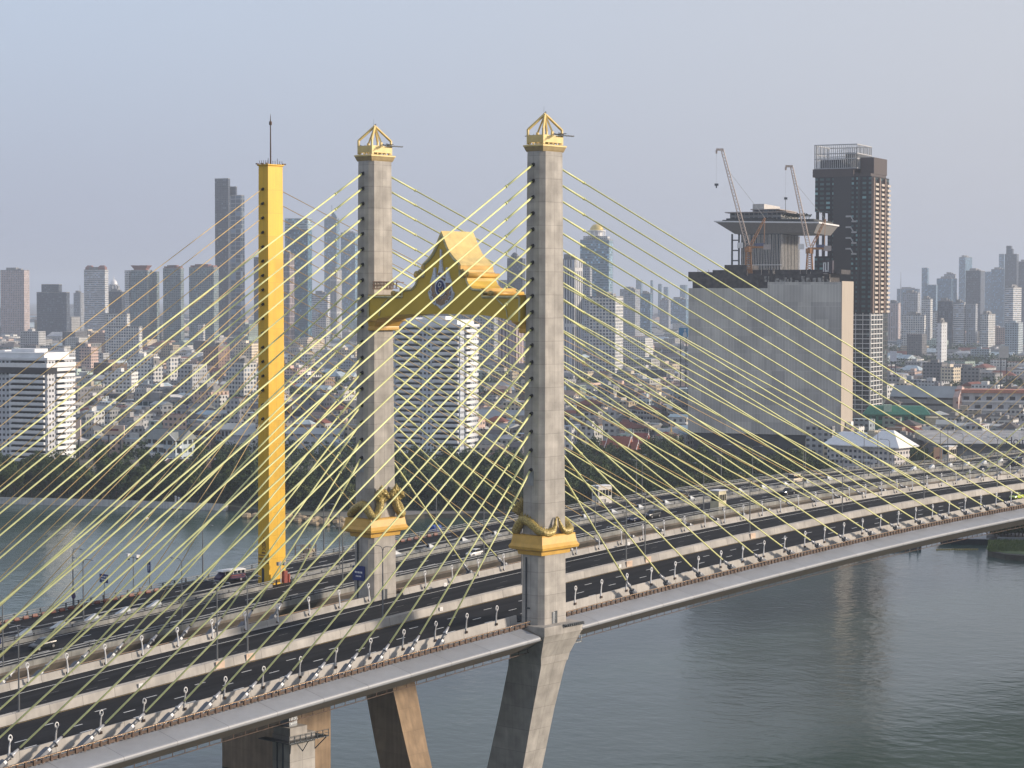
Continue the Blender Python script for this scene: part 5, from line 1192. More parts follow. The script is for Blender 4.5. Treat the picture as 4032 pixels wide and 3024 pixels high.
mb.loft([[(-hw-1, -hd-1, pz), (xr-4, -hd-1, pz), (xr-4, hd+1, pz), (-hw-1, hd+1, pz)], [(xl-4, -hd-9, pz+7.6), (xr, -hd-7, pz+6.2), (xr, hd+6, pz+6.2), (xl-4, hd+6, pz+7.6)]]); mb.build('terrace_soffit', paint('grey soffit panels', (0.22, 0.215, 0.21), 0.6, var=0.08), r)
mb = MB(); mb.loft([[(xl-4.6, -hd-9.4, pz+7.4), (xr+0.6, -hd-7.4, pz+6.0), (xr+0.6, hd+6.4, pz+6.0), (xl-4.6, hd+6.4, pz+7.4)], [(xl-4.6, -hd-9.4, pz+8.2), (xr+0.6, -hd-7.4, pz+7.0), (xr+0.6, hd+6.4, pz+7.0), (xl-4.6, hd+6.4, pz+8.2)]]); mb.build('terrace_edge', wf, r)
mb = MB(); mb.box(xl, xr-3, -hd-6, hd+4, pz+7.8, pz+8.9); mb.box(xl+2, xl+34, -hd-4, hd+2, pz+9.0, pz+9.9); mb.build('planter', paint('dark planter', (0.03, 0.035, 0.035), 0.7, var=0.3), r)
mb = MB(); mb.box(xl+4, xl+37, -hd-2, hd, pz+9, pz+13.3); mb.box(xl+19, xl+33, -hd, hd-2, pz+13.3, pz+15.2); mb.build('pavilion', facade((0.22, 0.22, 0.22), (0.05, 0.065, 0.08), 4.5, 3.0, 0.75, 0.7, 0.2), r)
mb = MB(); mb.box(xl+1, xl+41, -hd-4, hd+2, pz+13.4, pz+13.9); mb.box(xl+17, xl+36, -hd-1, hd, pz+15.2, pz+15.7); mb.build('pavilion_roof', paint('pavilion roof', (0.34, 0.30, 0.28), 0.6), r)
mb = MB(); mb.box(xl+18, xl+25.5, -hd+1, hd-5, pz+13.9, pz+19); mb.build('lift_tower', paint('lift tower render', (0.50, 0.48, 0.46), 0.7), r)
mb = MB(); rnd = random.Random(4)
for k in range(9):
    x = xl+40+k*(xr-xl-46)/8.5; mb.tube([(x, -hd-2, pz+8.5), (x+0.2, -hd-2, pz+11)], 0.18, 4)
    for j in range(40):
        p = Vector((x+rnd.gauss(0, 1.3), -hd-2+rnd.gauss(0, 1.3), pz+11.2+rnd.gauss(0, 0.6))); s1 = 0.5
        mb.add([p+Vector((-s1, 0, 0)), p+Vector((0, -s1, 0.2)), p+Vector((s1, 0, 0.1)), p+Vector((0, s1, -0.1))], [(0, 1, 2, 3)])
mb.build('roof_garden', LEAF, r); builds.append(r)
# --- two luffing cranes on the wrapped block
ORG = paint('crane orange', (0.42, 0.20, 0.08), 0.6, var=0.2); JIB = paint('crane jib cream', (0.62, 0.50, 0.42), 0.6, var=0.2)
def lattice(mb, a, b, wd, n, r=0.14):
    a, b = Vector(a), Vector(b); u = (b-a).normalized(); s = u.cross(Vector((0, 1, 0))).normalized()*wd/2; t = u.cross(s).normalized()*wd/2
    off = [s+t, s-t, -s-t, -s+t]
    for o in off: mb.tube([a+o, b+o*0.6], r, 4)
    for k in range(n):
        p, q_ = a+(b-a)*k/n, a+(b-a)*(k+1)/n; f0, f1 = 1-0.4*k/n, 1-0.4*(k+1)/n
        for i in range(4): mb.tube([p+off[i]*f0, q_+off[(i+1) % 4]*f1], r*0.7, 3)
def crane(label, px, mtop, mbot, tip, D, sc_=1.0):
    x, y = at(px, D); zb_, zt = zat(mbot, D), zat(mtop, D); r = empty('luffing_crane', label, 'crane', (x, y, zb_), -YAW)
    H_ = zt-zb_; m_ = D/F
    mb = MB(); lattice(mb, (0, 0, 0), (0, 0, H_), 4.2, 12, 0.30); mb.box(-1.2, 1.2, -1.2, 1.2, 0, H_*0.35); mb.build('mast', ORG, r)
    mb = MB(); mb.tube([(0, 0, H_-1), (0, 0, H_+2)], 2.3, 8); mb.box(-1, 12.5*sc_, -1.6, 1.6, H_+1.4, H_+2.6); mb.build('slewing_deck', ORG, r)
    mb = MB(); mb.box(8.5*sc_, 13*sc_, -2, 2, H_+0.6, H_+3.6); mb.build('counterweight', paint('crane counterweight', (0.45, 0.40, 0.38), 0.8), r)
    mb = MB(); mb.box(4, 9*sc_, -1.8, 1.8, H_+2.6, H_+4.2); mb.build('winch', paint('crane winch blue', (0.10, 0.12, 0.22), 0.6), r)
    mb = MB(); mb.box(-6.5, -3.4, -1.5, 1.5, H_+1.5, H_+4.6); mb.build('cab', WHITE, r)
    tx_, tz = (tip[0]-px)*m_, zat(tip[1], D)-zb_
    foot = (-0.5, 0, H_+3)
    mb = MB(); lattice(mb, foot, (tx_, 0, tz), 2.3, 30, 0.17); mb.build('jib', JIB, r)
    mb = MB(); mb.box(tx_-3.6, tx_+0.6, -0.7, 0.7, tz-0.3, tz+1.0); mb.tube([(tx_-3.4, 0, tz), (tx_-3.4, 0, tz-2)], 0.6, 6); mb.build('jib_head', JIB, r)
    at_ = (8.5*sc_+1, 0, H_+19)
    mb = MB(); lattice(mb, (1, 0, H_+2.6), at_, 1.3, 8, 0.18); mb.tube([at_, (9*sc_, 0, H_+3)], 0.12, 4); mb.build('a_frame', ORG, r)
    mb = MB(); mb.tube([at_, (foot[0]+(tx_-foot[0])*0.80, 0, foot[2]+(tz-foot[2])*0.80)], 0.09, 4); mb.build('pendant_rope', STEEL, r)
    return r, tx_, tz, H_
r, tx_, tz, H_ = crane('orange luffing crane with the taller jib, left of the two on the wrapped block', 2943, 985, 1095, (2838, 590), 1228)
mb = MB(); zz = zat(724, 1228)-zat(1095, 1228); mb.tube([(tx_-3.4, 0, tz-2), (tx_-3.4, 0, zz)], 0.035, 3); mb.box(tx_-4.4, tx_-2.2, -0.5, 0.5, zz-0.9, zz+0.4); mb.box(tx_-3.7, tx_-3.0, -0.3, 0.3, zz-2.2, zz-0.9); mb.build('hook_block', STEELD, r)
r, tx_, tz, H_ = crane('shorter orange luffing crane beside the dark tower, right of the two', 3183, 990, 1100, (3110, 655), 1225, 0.95)
mb = MB(); zz = zat(778, 1225)-zat(1100, 1225); mb.tube([(tx_-3.4, 0, tz-2), (tx_-3.4, 0, zz)], 0.035, 3); mb.box(tx_-4.2, tx_-2.4, -0.5, 0.5, zz-0.9, zz+0.4); mb.tube([(tx_-3.4, 0, zz-0.8), (tx_-3.4, 0, zz-9)], 0.14, 4); mb.build('hook_block', STEELD, r)
# ------------------------------------------------------------------ skyline
T = tower
def F1(wall, win, fl=3.4, bay=3.2, fw=.6, fh=.5, **k): return facade(wall, win, fl, bay, fw, fh, **k)
bandW = F1((0.66, 0.66, 0.66), (0.16, 0.20, 0.26), 3.6, 4, 1, 0.42, band=True, key='bw')
gridW = F1((0.66, 0.66, 0.64), (0.12, 0.15, 0.19), 3.6, 3.6, .62, .58)
gridG = F1((0.40, 0.42, 0.45), (0.10, 0.13, 0.17), 3.6, 3.6, .62, .58)
pinkG = F1((0.55, 0.46, 0.44), (0.14, 0.16, 0.2), 3.6, 4.2, .5, .55)
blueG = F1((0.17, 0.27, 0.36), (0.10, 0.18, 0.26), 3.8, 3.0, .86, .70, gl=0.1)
darkG = F1((0.09, 0.10, 0.125), (0.05, 0.07, 0.10), 3.8, 3.2, .75, .65, gl=0.15)
greenG = F1((0.26, 0.30, 0.32), (0.07, 0.12, 0.14), 3.6, 3.4, .72, .62, gl=0.15)
tealG = F1((0.10, 0.19, 0.25), (0.06, 0.13, 0.19), 3.8, 2.4, .9, .8, gl=0.08)
vertW = F1((0.62, 0.62, 0.62), (0.14, 0.16, 0.2), 60, 3.4, .5, .98)
SK = [
 ('pale pink and white slab tower at the far left edge', 3, 117, 96, 1068, 4300, pinkG),
 ('dark blue glass office block with stepped top, far left', 145, 275, 262, 1155, 4100, darkG),
 ('taller dark rear part of the stepped glass block, far left', 164, 245, 232, 1124, 4250, darkG),
 ('small grey tower between the dark glass block and the white banded tower', 290, 331, 318, 1158, 4500, gridG),
 ('white banded tower with two brown caps, left skyline', 332, 428, 414, 1066, 4000, bandW),
 ('dark low block right of the white banded tower', 428, 494, 480, 1152, 3900, darkG),
 ('green-grey glass tower with flared red roof, left skyline', 516, 600, 582, 1068, 3500, greenG),
 ('pale narrow wing left of the green-grey flared tower', 492, 518, 510, 1070, 3520, gridW),
 ('lower right wing of the green-grey flared tower', 598, 628, 618, 1074, 3540, greenG),
 ('green glass tower with red-brown top frame, nearer the tall dark tower', 643, 725, 712, 1060, 3500, greenG),
 ('green glass tower with white fins touching the tall dark tower', 745, 862, 842, 1056, 3450, greenG),
 ('tan narrow building at the foot of the tall dark tower', 778, 808, 800, 1280, 3200, gridW),
 ('tallest dark grey tower of the left skyline', 848, 908, 900, 706, 3750, darkG),
 ('middle step of the tallest dark grey tower', 900, 935, 930, 738, 3760, darkG),
 ('light-banded right step of the tallest dark grey tower', 908, 964, 950, 772, 3700, F1((0.26, 0.29, 0.33), (0.06, 0.09, 0.13), 7.5, 12, .9, .82, gl=0.15)),
 ('dark narrow block just left of the yellow pylon', 1000, 1030, 1022, 1016, 3900, darkG),
 ('white framed brown tower just right of the yellow pylon', 1108, 1160, 1140, 1002, 3300, F1((0.52, 0.46, 0.46), (0.10, 0.08, 0.09), 10, 3.0, .66, .86)),
 ('large teal glass tower with pale banded crown, right of the yellow pylon', 1123, 1229, 1212, 905, 3700, tealG),
 ('white low curved block below the teal glass tower', 1228, 1300, 1290, 1160, 3600, bandW),
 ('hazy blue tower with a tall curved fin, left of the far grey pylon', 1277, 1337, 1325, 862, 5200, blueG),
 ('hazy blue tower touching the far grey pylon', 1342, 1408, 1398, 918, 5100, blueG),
 ('slim white tower in front of the hazy blue towers', 1300, 1346, 1326, 1066, 3900, vertW),
 ('pale grey apartment block just above the low roofs, left of the far pylon', 1240, 1300, 1285, 1252, 3300, gridW),
 ('dark grey tower with domed plant room, seen right of the gilded roof', 1996, 2068, 2056, 1018, 3300, darkG),
 ('pale stepped block behind the arch, left of the dark domed tower', 1962, 2010, 2000, 1105, 3600, gridG),
 ('wide grey apartment slab with rows of windows, seen under the arch', 1560, 1960, 1945, 1244, 2600, gridG),
 ('brown and white striped tower behind the arch end', 1962, 2062, 2030, 1232, 2400, F1((0.50, 0.42, 0.42), (0.10, 0.07, 0.09), 60, 5.0, .45, .98)),
 ('white striped tower right beside the near pylon', 2200, 2293, 2262, 1022, 2250, vertW),
 ('blue glass tower crowned by a golden dome', 2283, 2412, 2396, 945, 3500, F1((0.24, 0.33, 0.40), (0.16, 0.26, 0.33), 4.2, 3.2, 1, .62, band=True, gl=0.12)),
 ('white tower with square window grid, right of the near pylon', 2320, 2453, 2422, 1170, 2250, gridW),
 ('ornate pale stepped tower in front of the domed tower', 2296, 2330, 2322, 1050, 3000, gridG),
 ('grey hospital block with a rooftop cross, centre right', 2440, 2520, 2500, 1140, 4200, gridG),
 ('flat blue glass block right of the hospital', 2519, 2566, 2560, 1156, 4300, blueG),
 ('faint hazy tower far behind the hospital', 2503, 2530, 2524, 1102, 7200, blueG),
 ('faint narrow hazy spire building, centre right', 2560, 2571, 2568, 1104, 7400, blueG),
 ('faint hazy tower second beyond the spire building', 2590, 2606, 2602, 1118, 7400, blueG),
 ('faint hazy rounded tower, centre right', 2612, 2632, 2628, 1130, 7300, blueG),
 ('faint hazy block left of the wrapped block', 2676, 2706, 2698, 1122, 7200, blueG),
 ('mid grey slab office block left of the wrapped block', 2596, 2640, 2632, 1182, 5000, gridG),
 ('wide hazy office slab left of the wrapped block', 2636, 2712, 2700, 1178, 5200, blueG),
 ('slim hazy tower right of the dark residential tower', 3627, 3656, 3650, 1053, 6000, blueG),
 ('wide grey glass office with curved roof, right skyline', 3686, 3766, 3744, 1095, 5200, blueG),
 ('stepped grey glass office beside the curved roof one', 3640, 3690, 3684, 1120, 5000, blueG),
 ('taller rear slab with a swooping right edge, right skyline', 3715, 3762, 3758, 1078, 5400, gridG),
 ('tall pale hazy tower with notched top, right skyline', 3767, 3831, 3792, 1010, 6200, blueG),
 ('dark slab tower with white right side, right skyline', 3799, 3876, 3858, 1064, 4500, darkG),
 ('dark hazy building cluster base at the right edge', 3900, 3960, 3952, 1058, 5600, blueG),
 ('tallest dark building with chimney-like top, right edge', 3953, 4008, 4000, 998, 5200, darkG),
 ('pale tower behind the chimney-topped building', 3930, 3956, 3950, 998, 6400, blueG),
 ('dark block touching the right edge of the picture', 4004, 4070, 4060, 1028, 5300, darkG),
 ('big white banded apartment slab at the right edge', 3913, 4060, 3946, 1130, 3700, bandW),
 ('grey gridded office block right of the dark residential tower', 3552, 3622, 3612, 1152, 4200, gridG),
 ('pinkish tower with dark domed top right of the dark tower', 3494, 3545, 3536, 1192, 3800, pinkG),
 ('pale hazy slab behind the gridded office block', 3530, 3620, 3612, 1136, 6000, blueG),
 ('white tower with crenellated top, right skyline', 3626, 3671, 3662, 1176, 3700, gridW),
 ('dark blue square block in front, right skyline', 3690, 3751, 3746, 1184, 3600, darkG),
 ('pale banded block right of the dark blue square one', 3752, 3801, 3794, 1190, 3600, bandW),
 ('pale stepped pyramid-like hotel, right skyline', 3804, 3848, 3840, 1196, 3600, gridG),
 ('white mid-rise pair left of the banded slab', 3858, 3918, 3890, 1236, 3300, gridW),
 ('small white block between towers, right skyline', 3672, 3692, 3688, 1224, 3600, gridW),
 ('hazy tower behind the striped dark slab', 3876, 3905, 3900, 1068, 6000, blueG),
 ('long white arcaded block below the gridded office', 3550, 3645, 3638, 1240, 3300, gridW),
 ('white stepped apartment building with square windows, left middle distance', 413, 512, 500, 1240, 2700, gridW),
 ('lower step of the white stepped apartment building', 425, 560, 548, 1290, 2650, gridW),
 ('white slab with sunlit right end, right middle distance', 3676, 3738, 3696, 1270, 2500, F1((0.66, 0.68, 0.70), (0.14, 0.14, 0.16), 4, 5.5, .3, .3)),
 ('white hotel block with many small windows, left of the yellow pylon', 636, 722, 650, 1410, 1900, gridW),
 ('grey office wing beside the white hotel block', 580, 650, 596, 1440, 1850, gridW),
 ('brown brick apartment block left of the yellow pylon', 800, 905, 860, 1366, 2250, F1((0.34, 0.24, 0.20), (0.10, 0.09, 0.09), 3.4, 4, .4, .5)),
 ('cream and grey condominium just left of the yellow pylon', 890, 1010, 960, 1432, 1750, gridW),
 ('pink flat-roofed building left of the yellow pylon', 756, 902, 830, 1545, 1560, F1((0.62, 0.46, 0.38), (0.12, 0.1, 0.1), 3.6, 4, .4, .5)),
 ('glass-fronted white building with thin frames, left middle', 538, 706, 672, 1585, 1420, F1((0.55, 0.60, 0.62), (0.05, 0.10, 0.12), 4.4, 4.2, .88, .84, gl=0.15)),
]
done = {}
for row in SK:
    lab, a, b, s_, yt, D, mt = row
    flatd = 'chimney' not in lab
    done[lab] = tower(lab, a, b, s_, yt, D, mt, -20 if b-s_ < 0.25*(b-a) else -38, top='plant' if b-a > 40 and 'step' not in lab and 'tallest' not in lab else None)
def ext(sub): return next(v for k, v in done.items() if sub in k)
RB = paint('red brown roof', (0.24, 0.11, 0.09), 0.7, var=0.15)
r, w_, d_, h = ext('two brown caps')
for s_ in (-1, 1): mb = MB(); mb.loft([rr(w_*0.17, d_*0.3, h, s_*w_*0.3), rr(w_*0.17, d_*0.3, h+5, s_*w_*0.3), rr(w_*0.09, d_*0.15, h+9, s_*w_*0.3)]); mb.build('cap', RB, r)
r, w_, d_, h = ext('flared red roof'); mb = MB(); mb.loft([rr(w_*0.36, d_*0.36, h), rr(w_*0.36, d_*0.36, h+3), rr(w_*0.5, d_*0.5, h+8.4), rr(w_*0.5, d_*0.5, h+8.9)]); mb.build('flared_roof', RB, r)
for sub in ('red-brown top frame', 'white fins'):
    r, w_, d_, h = ext(sub); mb = MB(); mb.box(-w_*0.28, w_*0.25, -d_*0.3, d_*0.3, h, h+6)
    for x in (-0.46, 0.38): mb.box(w_*x, w_*(x+0.08), -d_*0.4, d_*0.4, h, h+4)
    mb.build('top_frame', RB, r)
r, w_, d_, h = ext('pale banded crown'); mb = MB(); mb.box(-w_/2, w_/2, -d_/2, d_/2, h+1.3, h+20); mb.build('banded_crown', F1((0.42, 0.50, 0.53), (0.16, 0.25, 0.30), 4.4, 4, 1, .45, band=True), r)
r, w_, d_, h = ext('tall curved fin'); fh = zat(830, 5200)-LAND-h
mb = MB(); mb.prismy([(w_*0.0, h), (w_*0.0, h+fh), (w_*0.25, h+fh*0.7), (w_*0.4, h+fh*0.3), (w_*0.45, h)], -2, 2); mb.tube([(0, 0, h+fh), (0, 0, h+fh+14)], 0.8, 4); mb.build('fin', blueG, r)
r, w_, d_, h = ext('golden dome')
GD = paint('dome gold', (0.70, 0.52, 0.14), 0.35, 0.3)
zt = zat(885, 3500)-LAND; cx = (2339-2339)*0.42
mb = MB(); mb.box(-w_*0.42, w_*0.42, -d_*0.3, d_*0.3, h+1.2, h+7); mb.build('upper_tier', gridW, r)
mb = MB(); mb.loft([[(11*cos(2*pi*i/16), 11*sin(2*pi*i/16), z) for i in range(16)] for z in (h+7, h+16)])
for i in range(12): a = 2*pi*i/12; mb.tube([(14*cos(a), 14*sin(a), h+7), (14*cos(a), 14*sin(a), h+15)], 0.8, 5)
mb.loft([[(15.5*cos(2*pi*i/16), 15.5*sin(2*pi*i/16), z) for i in range(16)] for z in (h+15, h+16.5)]); mb.build('drum', WHITE, r)
mb = MB(); mb.sphere((0, 0, h+16.5), (11.5, 11.5, 11.0), 20, 10, z0=0); mb.tube([(0, 0, h+26), (0, 0, h+31)], [0.7, 0.1], 5); mb.build('dome', GD, r, smooth=True)
r, w_, d_, h = ext('domed plant room'); mb = MB(); mb.sphere((-w_*0.1, 0, h+1), (w_*0.24, w_*0.24, 9), 14, 8, z0=0); mb.tube([(0, 0, h+8), (0, 0, h+18)], 0.4, 4); mb.build('dome', darkG, r)
r, w_, d_, h = ext('rooftop cross'); mb = MB(); mb.box(w_*0.15-1.2, w_*0.15+1.2, -d_/2-0.4, -d_/2-0.02, h-14, h-4); mb.box(w_*0.15-5, w_*0.15+5, -d_/2-0.5, -d_/2-0.41, h-10.2, h-7.8); mb.build('cross', paint('cross teal', (0.05, 0.10, 0.13), 0.6), r)
r, w_, d_, h = ext('chimney-like'); mb = MB(); mb.box(-w_*0.42, -w_*0.02, -d_*0.3, d_*0.3, h, zat(964, 5200)-LAND); mb.box(-w_*0.02, w_*0.12, -d_*0.3, d_*0.3, h, h+14); mb.build('chimney_block', darkG, r)
r, w_, d_, h = ext('dark domed top'); mb = MB(); mb.sphere((0, 0, h), (w_*0.4, d_*0.4, 6), 12, 6, z0=0); mb.build('dome', darkG, r)
r, w_, d_, h = ext('swooping'); mb = MB(); mb.prismy([(w_/2, h*0.3), (w_/2+26, h*0.3), (w_/2+18, h*0.36), (w_/2+8, h*0.5), (w_/2+2, h*0.75), (w_/2, h)], -d_*0.4, d_*0.4); mb.build('swoop', gridG, r)
# white domed turret and mast
x, y = at(449, 5300); r = empty('domed_turret', 'small white domed turret behind the white banded tower', 'tower', (x, y, LAND), 0)
zt = zat(1081, 5300)-LAND; mb = MB(); mb.tube([(0, 0, 0), (0, 0, zt-26)], 11, 14); 
for i in range(10): a = 2*pi*i/10; mb.tube([(13*cos(a), 13*sin(a), 0), (13*cos(a), 13*sin(a), zt-30)], 1.6, 5)
mb.build('drum', vertW, r); mb = MB(); mb.sphere((0, 0, zt-26), (9, 9, 12), 14, 8, z0=0); mb.tube([(0, 0, zt-15), (0, 0, zt-4)], [1, 0.2], 5); mb.build('dome', WHITE, r)
for px, yt, D, lab in ((316, 1125, 4400, 'thin radio mast left of the white banded tower'), (3545, 1068, 5800, 'thin radio mast right of the dark residential tower')):
    x, y = at(px, D); r = empty('radio_mast', lab, 'mast', (x, y, LAND)); zt = zat(yt, D)-LAND; mb = MB(); mb.tube([(0, 0, 0), (0, 0, zt*0.7), (0, 0, zt)], [2.6, 1.2, 0.4], 4); mb.build('lattice', STEEL, r)
# ================================================================== MIDDLE DISTANCE, LOW CITY
def local_root(name, label, cat, px, D, turn=0, zm=0):
    x, y = at(px, D); return empty(name, label, cat, (x, y, LAND), -YAW+radians(turn))
RED1 = paint('brown red tiles', (0.20, 0.065, 0.045), 0.8, var=0.2, scale=0.3); GRN1 = paint('green roof sheet', (0.05, 0.22, 0.15), 0.6, var=0.15); METL = paint('grey sheet roof', (0.34, 0.37, 0.38), 0.5, var=0.15, scale=0.1, stretch=(1, 0.1, 1))
# white-roofed apartment house beside the motorway
r = local_root('apartment_house', 'pale apartment house with bright white hipped roof beside the far carriageway', 'apartment house', 3402, 1085, -42); D = 1075; r.scale = (0.86, 0.86, 0.95)
hf = facade((0.62, 0.60, 0.60), (0.06, 0.07, 0.09), 3.1, 3.2, .55, .45); 
mb = MB(); mb.box(-20, 16, -7, 9, 0, 17); mb.box(10, 27, -9, 8, 0, 17.5); mb.build('wall', hf, r)
wr = paint('bright white roof', (0.80, 0.80, 0.80), 0.6, var=0.04)
mb = MB(); mb.loft([rr(20.5, 10.5, 16.8, -3, 1), rr(20.5, 10.5, 17.3, -3, 1), rr(13.0, 0.6, 24.0, -3, 1)]); mb.build('roof', wr, r)
mb = MB(); mb.loft([rr(12.5, 11.5, 17.2, 19, 0), rr(12.5, 11.5, 17.7, 19, 0), rr(4.0, 0.5, 26.0, 17, 0)]); mb.build('roof', wr, r)
mb = MB(); mb.box(5, 10, -4, 4, 17, 25.5); mb.build('stair_tower', paint('tan render', (0.52, 0.46, 0.34), 0.8), r)
mb = MB()
for k in range(5): mb.box(-18+k*8, -14+k*8, -8.3, -7.02, 2.9, 4.0); mb.box(-18+k*8, -14+k*8, -8.3, -7.02, 9.1, 10.2)
mb.build('balcony', WHITE, r)
# long school-like block with pink gable
r = local_root('long_block', 'long grey four-storey block with ribbed roof and sunlit pink gable, right side', 'school building', 3668, 1500, -30); D = 1500; m_ = D/F
W2 = (3772-3535)*m_*1.05; 
lf = facade((0.36, 0.37, 0.37), (0.12, 0.125, 0.13), 4.6, 5, 1, .36, band=True)
mb = MB(); mb.box(-W2*0.62, W2*0.42, -9, 9, 0, 22); mb.build('wall', lf, r)
mb = MB(); mb.prismx([(-9.8, 21.6), (9.8, 21.6), (0, 29.5)], -W2*0.62, W2*0.42-0.1); mb.build('roof', METL, r)
mb = MB(); mb.prismx([(-9.9, 0), (9.9, 0), (9.9, 22), (0, 30), (-9.9, 22)], W2*0.42, W2*0.42+4); 
mb.build('gable', facade((0.66, 0.50, 0.45), (0.3, 0.12, 0.10), 5.2, 9.0, .25, .3), r)
r = local_root('slab_housing', 'white three-storey housing slab with salmon roof edge at the right edge', 'housing block', 3960, 1490, -8)
mb = MB(); mb.box(-34, 40, -7, 7, 0, 25); mb.build('wall', facade((0.60, 0.62, 0.66), (0.06, 0.06, 0.07), 6.0, 8.0, .5, .42), r)
mb = MB(); mb.box(-36, 42, -9, 8, 25, 27.5); mb.build('roof', paint('salmon roof', (0.50, 0.22, 0.15), 0.8), r)
mb = MB(); mb.box(-36, 41, -8.2, -7.1, 6.5, 7.6); mb.box(-36, 41, -8.2, -7.1, 12.5, 13.6); mb.box(-36, 41, -8.2, -7.1, 18.5, 19.6); mb.build('gallery', WHITE, r)
r = local_root('green_roofed_school', 'green three-storey building with green roof, left of the salmon-roofed slab', 'school building', 3530, 1330, -10)
mb = MB(); mb.box(-20, 18, -7, 7, 0, 18.5); mb.build('wall', facade((0.10, 0.30, 0.22), (0.03, 0.09, 0.07), 4.6, 4.0, .6, .5), r)
mb = MB(); mb.loft([rr(21, 9, 18.5), rr(21, 9, 19), rr(17, 4, 24)]); mb.build('roof', GRN1, r)
mb = MB(); mb.box(-8, -3, -7.5, -3, 20, 25); mb.build('stair_hut', paint('pale green', (0.45, 0.62, 0.50), 0.7), r)
mb = MB(); mb.box(18, 26, -7, 7, 0, 17); mb.build('end_wing', paint('tan render', (0.52, 0.40, 0.26), 0.8), r)
# home centre with lettering
r = local_root('warehouse_store', 'low wide store with grey roof and dark fascia lettering, cut by the right edge', 'warehouse store', 3900, 1125, 0)
mb = MB(); mb.box(-26, 40, 0, 60, 0, 13); mb.build('wall', paint('store wall', (0.20, 0.21, 0.23), 0.7, var=0.2), r)
mb = MB(); mb.loft([[(-29, -3, 13.2), (44, -3, 13.2), (44, 60, 13.2), (-29, 60, 13.2)], [(-29, -3, 14.6), (44, -3, 14.6), (44, 60, 17.6), (-29, 60, 17.6)]]); mb.build('roof', paint('weathered roof', (0.36, 0.36, 0.36), 0.8, var=0.3, scale=0.15), r)
mb = MB(); mb.box(-29.2, 44.2, -3.4, -3.02, 12.4, 14.4); mb.build('fascia', STEELD, r)
def text_mesh(txt, size, depth):
    cu = bpy.data.curves.new('lettering', 'FONT'); cu.body = txt; cu.size = size; cu.extrude = depth
    to = bpy.data.objects.new('tmp_text', cu); COL.objects.link(to); bpy.context.view_layer.update()
    me = bpy.data.meshes.new_from_object(to.evaluated_get(bpy.context.evaluated_depsgraph_get())); bpy.data.objects.remove(to); return me
try:
    me = text_mesh('Home', 5.6, 0.15); me.materials.clear(); me.materials.append(paint('navy lettering', (0.02, 0.02, 0.06), 0.5))
    lo = bpy.data.objects.new('lettering', me); COL.objects.link(lo); lo.parent = r; lo.location = (7.2, -3.6, 14.3); lo.rotation_euler = (pi/2, 0, 0)
except Exception as e: print('text', e)
mb = MB()
for k in range(9): mb.box(7+k*4, 7.25+k*4, -3.4, -3.2, 14.0, 15.2)
mb.build('letter_bracket', STEELD, r)
mb = MB()
for k in range(14): mb.box(-12+k*3.4, -11+k*3.4, 14, 14.3, 15.0, 19.0)
mb.build('roof_screen', WHITE, r)
r = local_root('curved_hall', 'long low hall with curved grey roof right of the pink gable', 'hall', 3830, 1290, -6)
mb = MB(); mb.box(-35, 40, -12, 14, 0, 11); mb.build('wall', paint('pale hall wall', (0.46, 0.47, 0.48), 0.8, var=0.15), r)
mb = MB(); mb.loft([[(-36+76*i/8, -13, 10.8+4.2*sin(pi*i/8)) for i in range(9)]+[(-36+76*(8-i)/8, -13, 10.4) for i in range(9)], [(-36+76*i/8, 15, 10.8+4.2*sin(pi*i/8)) for i in range(9)]+[(-36+76*(8-i)/8, 15, 10.4) for i in range(9)]]); mb.build('roof', METL, r)
# tall pylon sign
r = local_root('pylon_sign', 'tall orange pylon sign with dark emblem beside the store', 'sign', 3696, 1030, -20)
mb = MB(); mb.box(-2.3, 2.3, -0.5, 0.5, 6, 19); mb.build('panel', paint('salmon panel', (0.70, 0.40, 0.24), 0.6, var=0.05), r)
mb = MB(); mb.tube([(1.1*cos(a), -0.58, 13.4+1.1*sin(a)) for a in [0.5+k*0.6 for k in range(9)]], 0.28, 5); mb.box(-1.5, 1.5, -0.6, -0.52, 9.9, 10.6); mb.box(-0.2, 0.2, -0.6, -0.52, 12.5, 14.6); mb.build('emblem', paint('emblem brown', (0.28, 0.07, 0.04), 0.5), r)
mb = MB(); mb.box(-0.6, 0.6, -0.4, 0.4, 0, 6); mb.build('post', STEEL, r)
# temple
for (px, D, w_, d_, hh, lab) in ((2440, 1150, 17, 8, 10, 'orange-red tiled temple hall with white gable edges, left of the temple pair'), (2525, 1165, 11, 9, 11, 'maroon and white tiered temple hall behind the trees')):
    r = local_root('temple_hall', lab, 'temple', px, D, -30); r.scale = (0.62, 0.62, 0.8)
    mb = MB(); mb.box(-w_, w_, -d_, d_, 0, hh); mb.build('wall', paint('white render', (0.74, 0.74, 0.72), 0.7), r)
    for k, (e, z0, zt) in enumerate(((1.0, hh-1, hh+7), (0.62, hh+2, hh+10.5))):
        mb = MB(); mb.prismx([(-d_*1.25*(1-0.2*k), z0), (-d_*0.5, z0+(zt-z0)*0.42), (0, zt), (d_*0.5, z0+(zt-z0)*0.42), (d_*1.25*(1-0.2*k), z0)], -w_*e*1.1, w_*e*1.1)
        mb.build('roof', paint('temple tiles orange', (0.30, 0.085, 0.045), 0.5) if w_ > 12 else paint('temple tiles maroon', (0.24, 0.05, 0.04), 0.5), r)
        for s_ in (-1, 1):
            mb = MB(); xx = s_*w_*e*1.1
            for sy in (-1, 1): mb.tube([(xx, sy*d_*1.25*(1-0.2*k), z0), (xx, sy*d_*0.5, z0+(zt-z0)*0.42), (xx, 0, zt), (xx, 0, zt+2.2)], 0.32, 4)
            mb.build('gable_edge', WHITE, r)
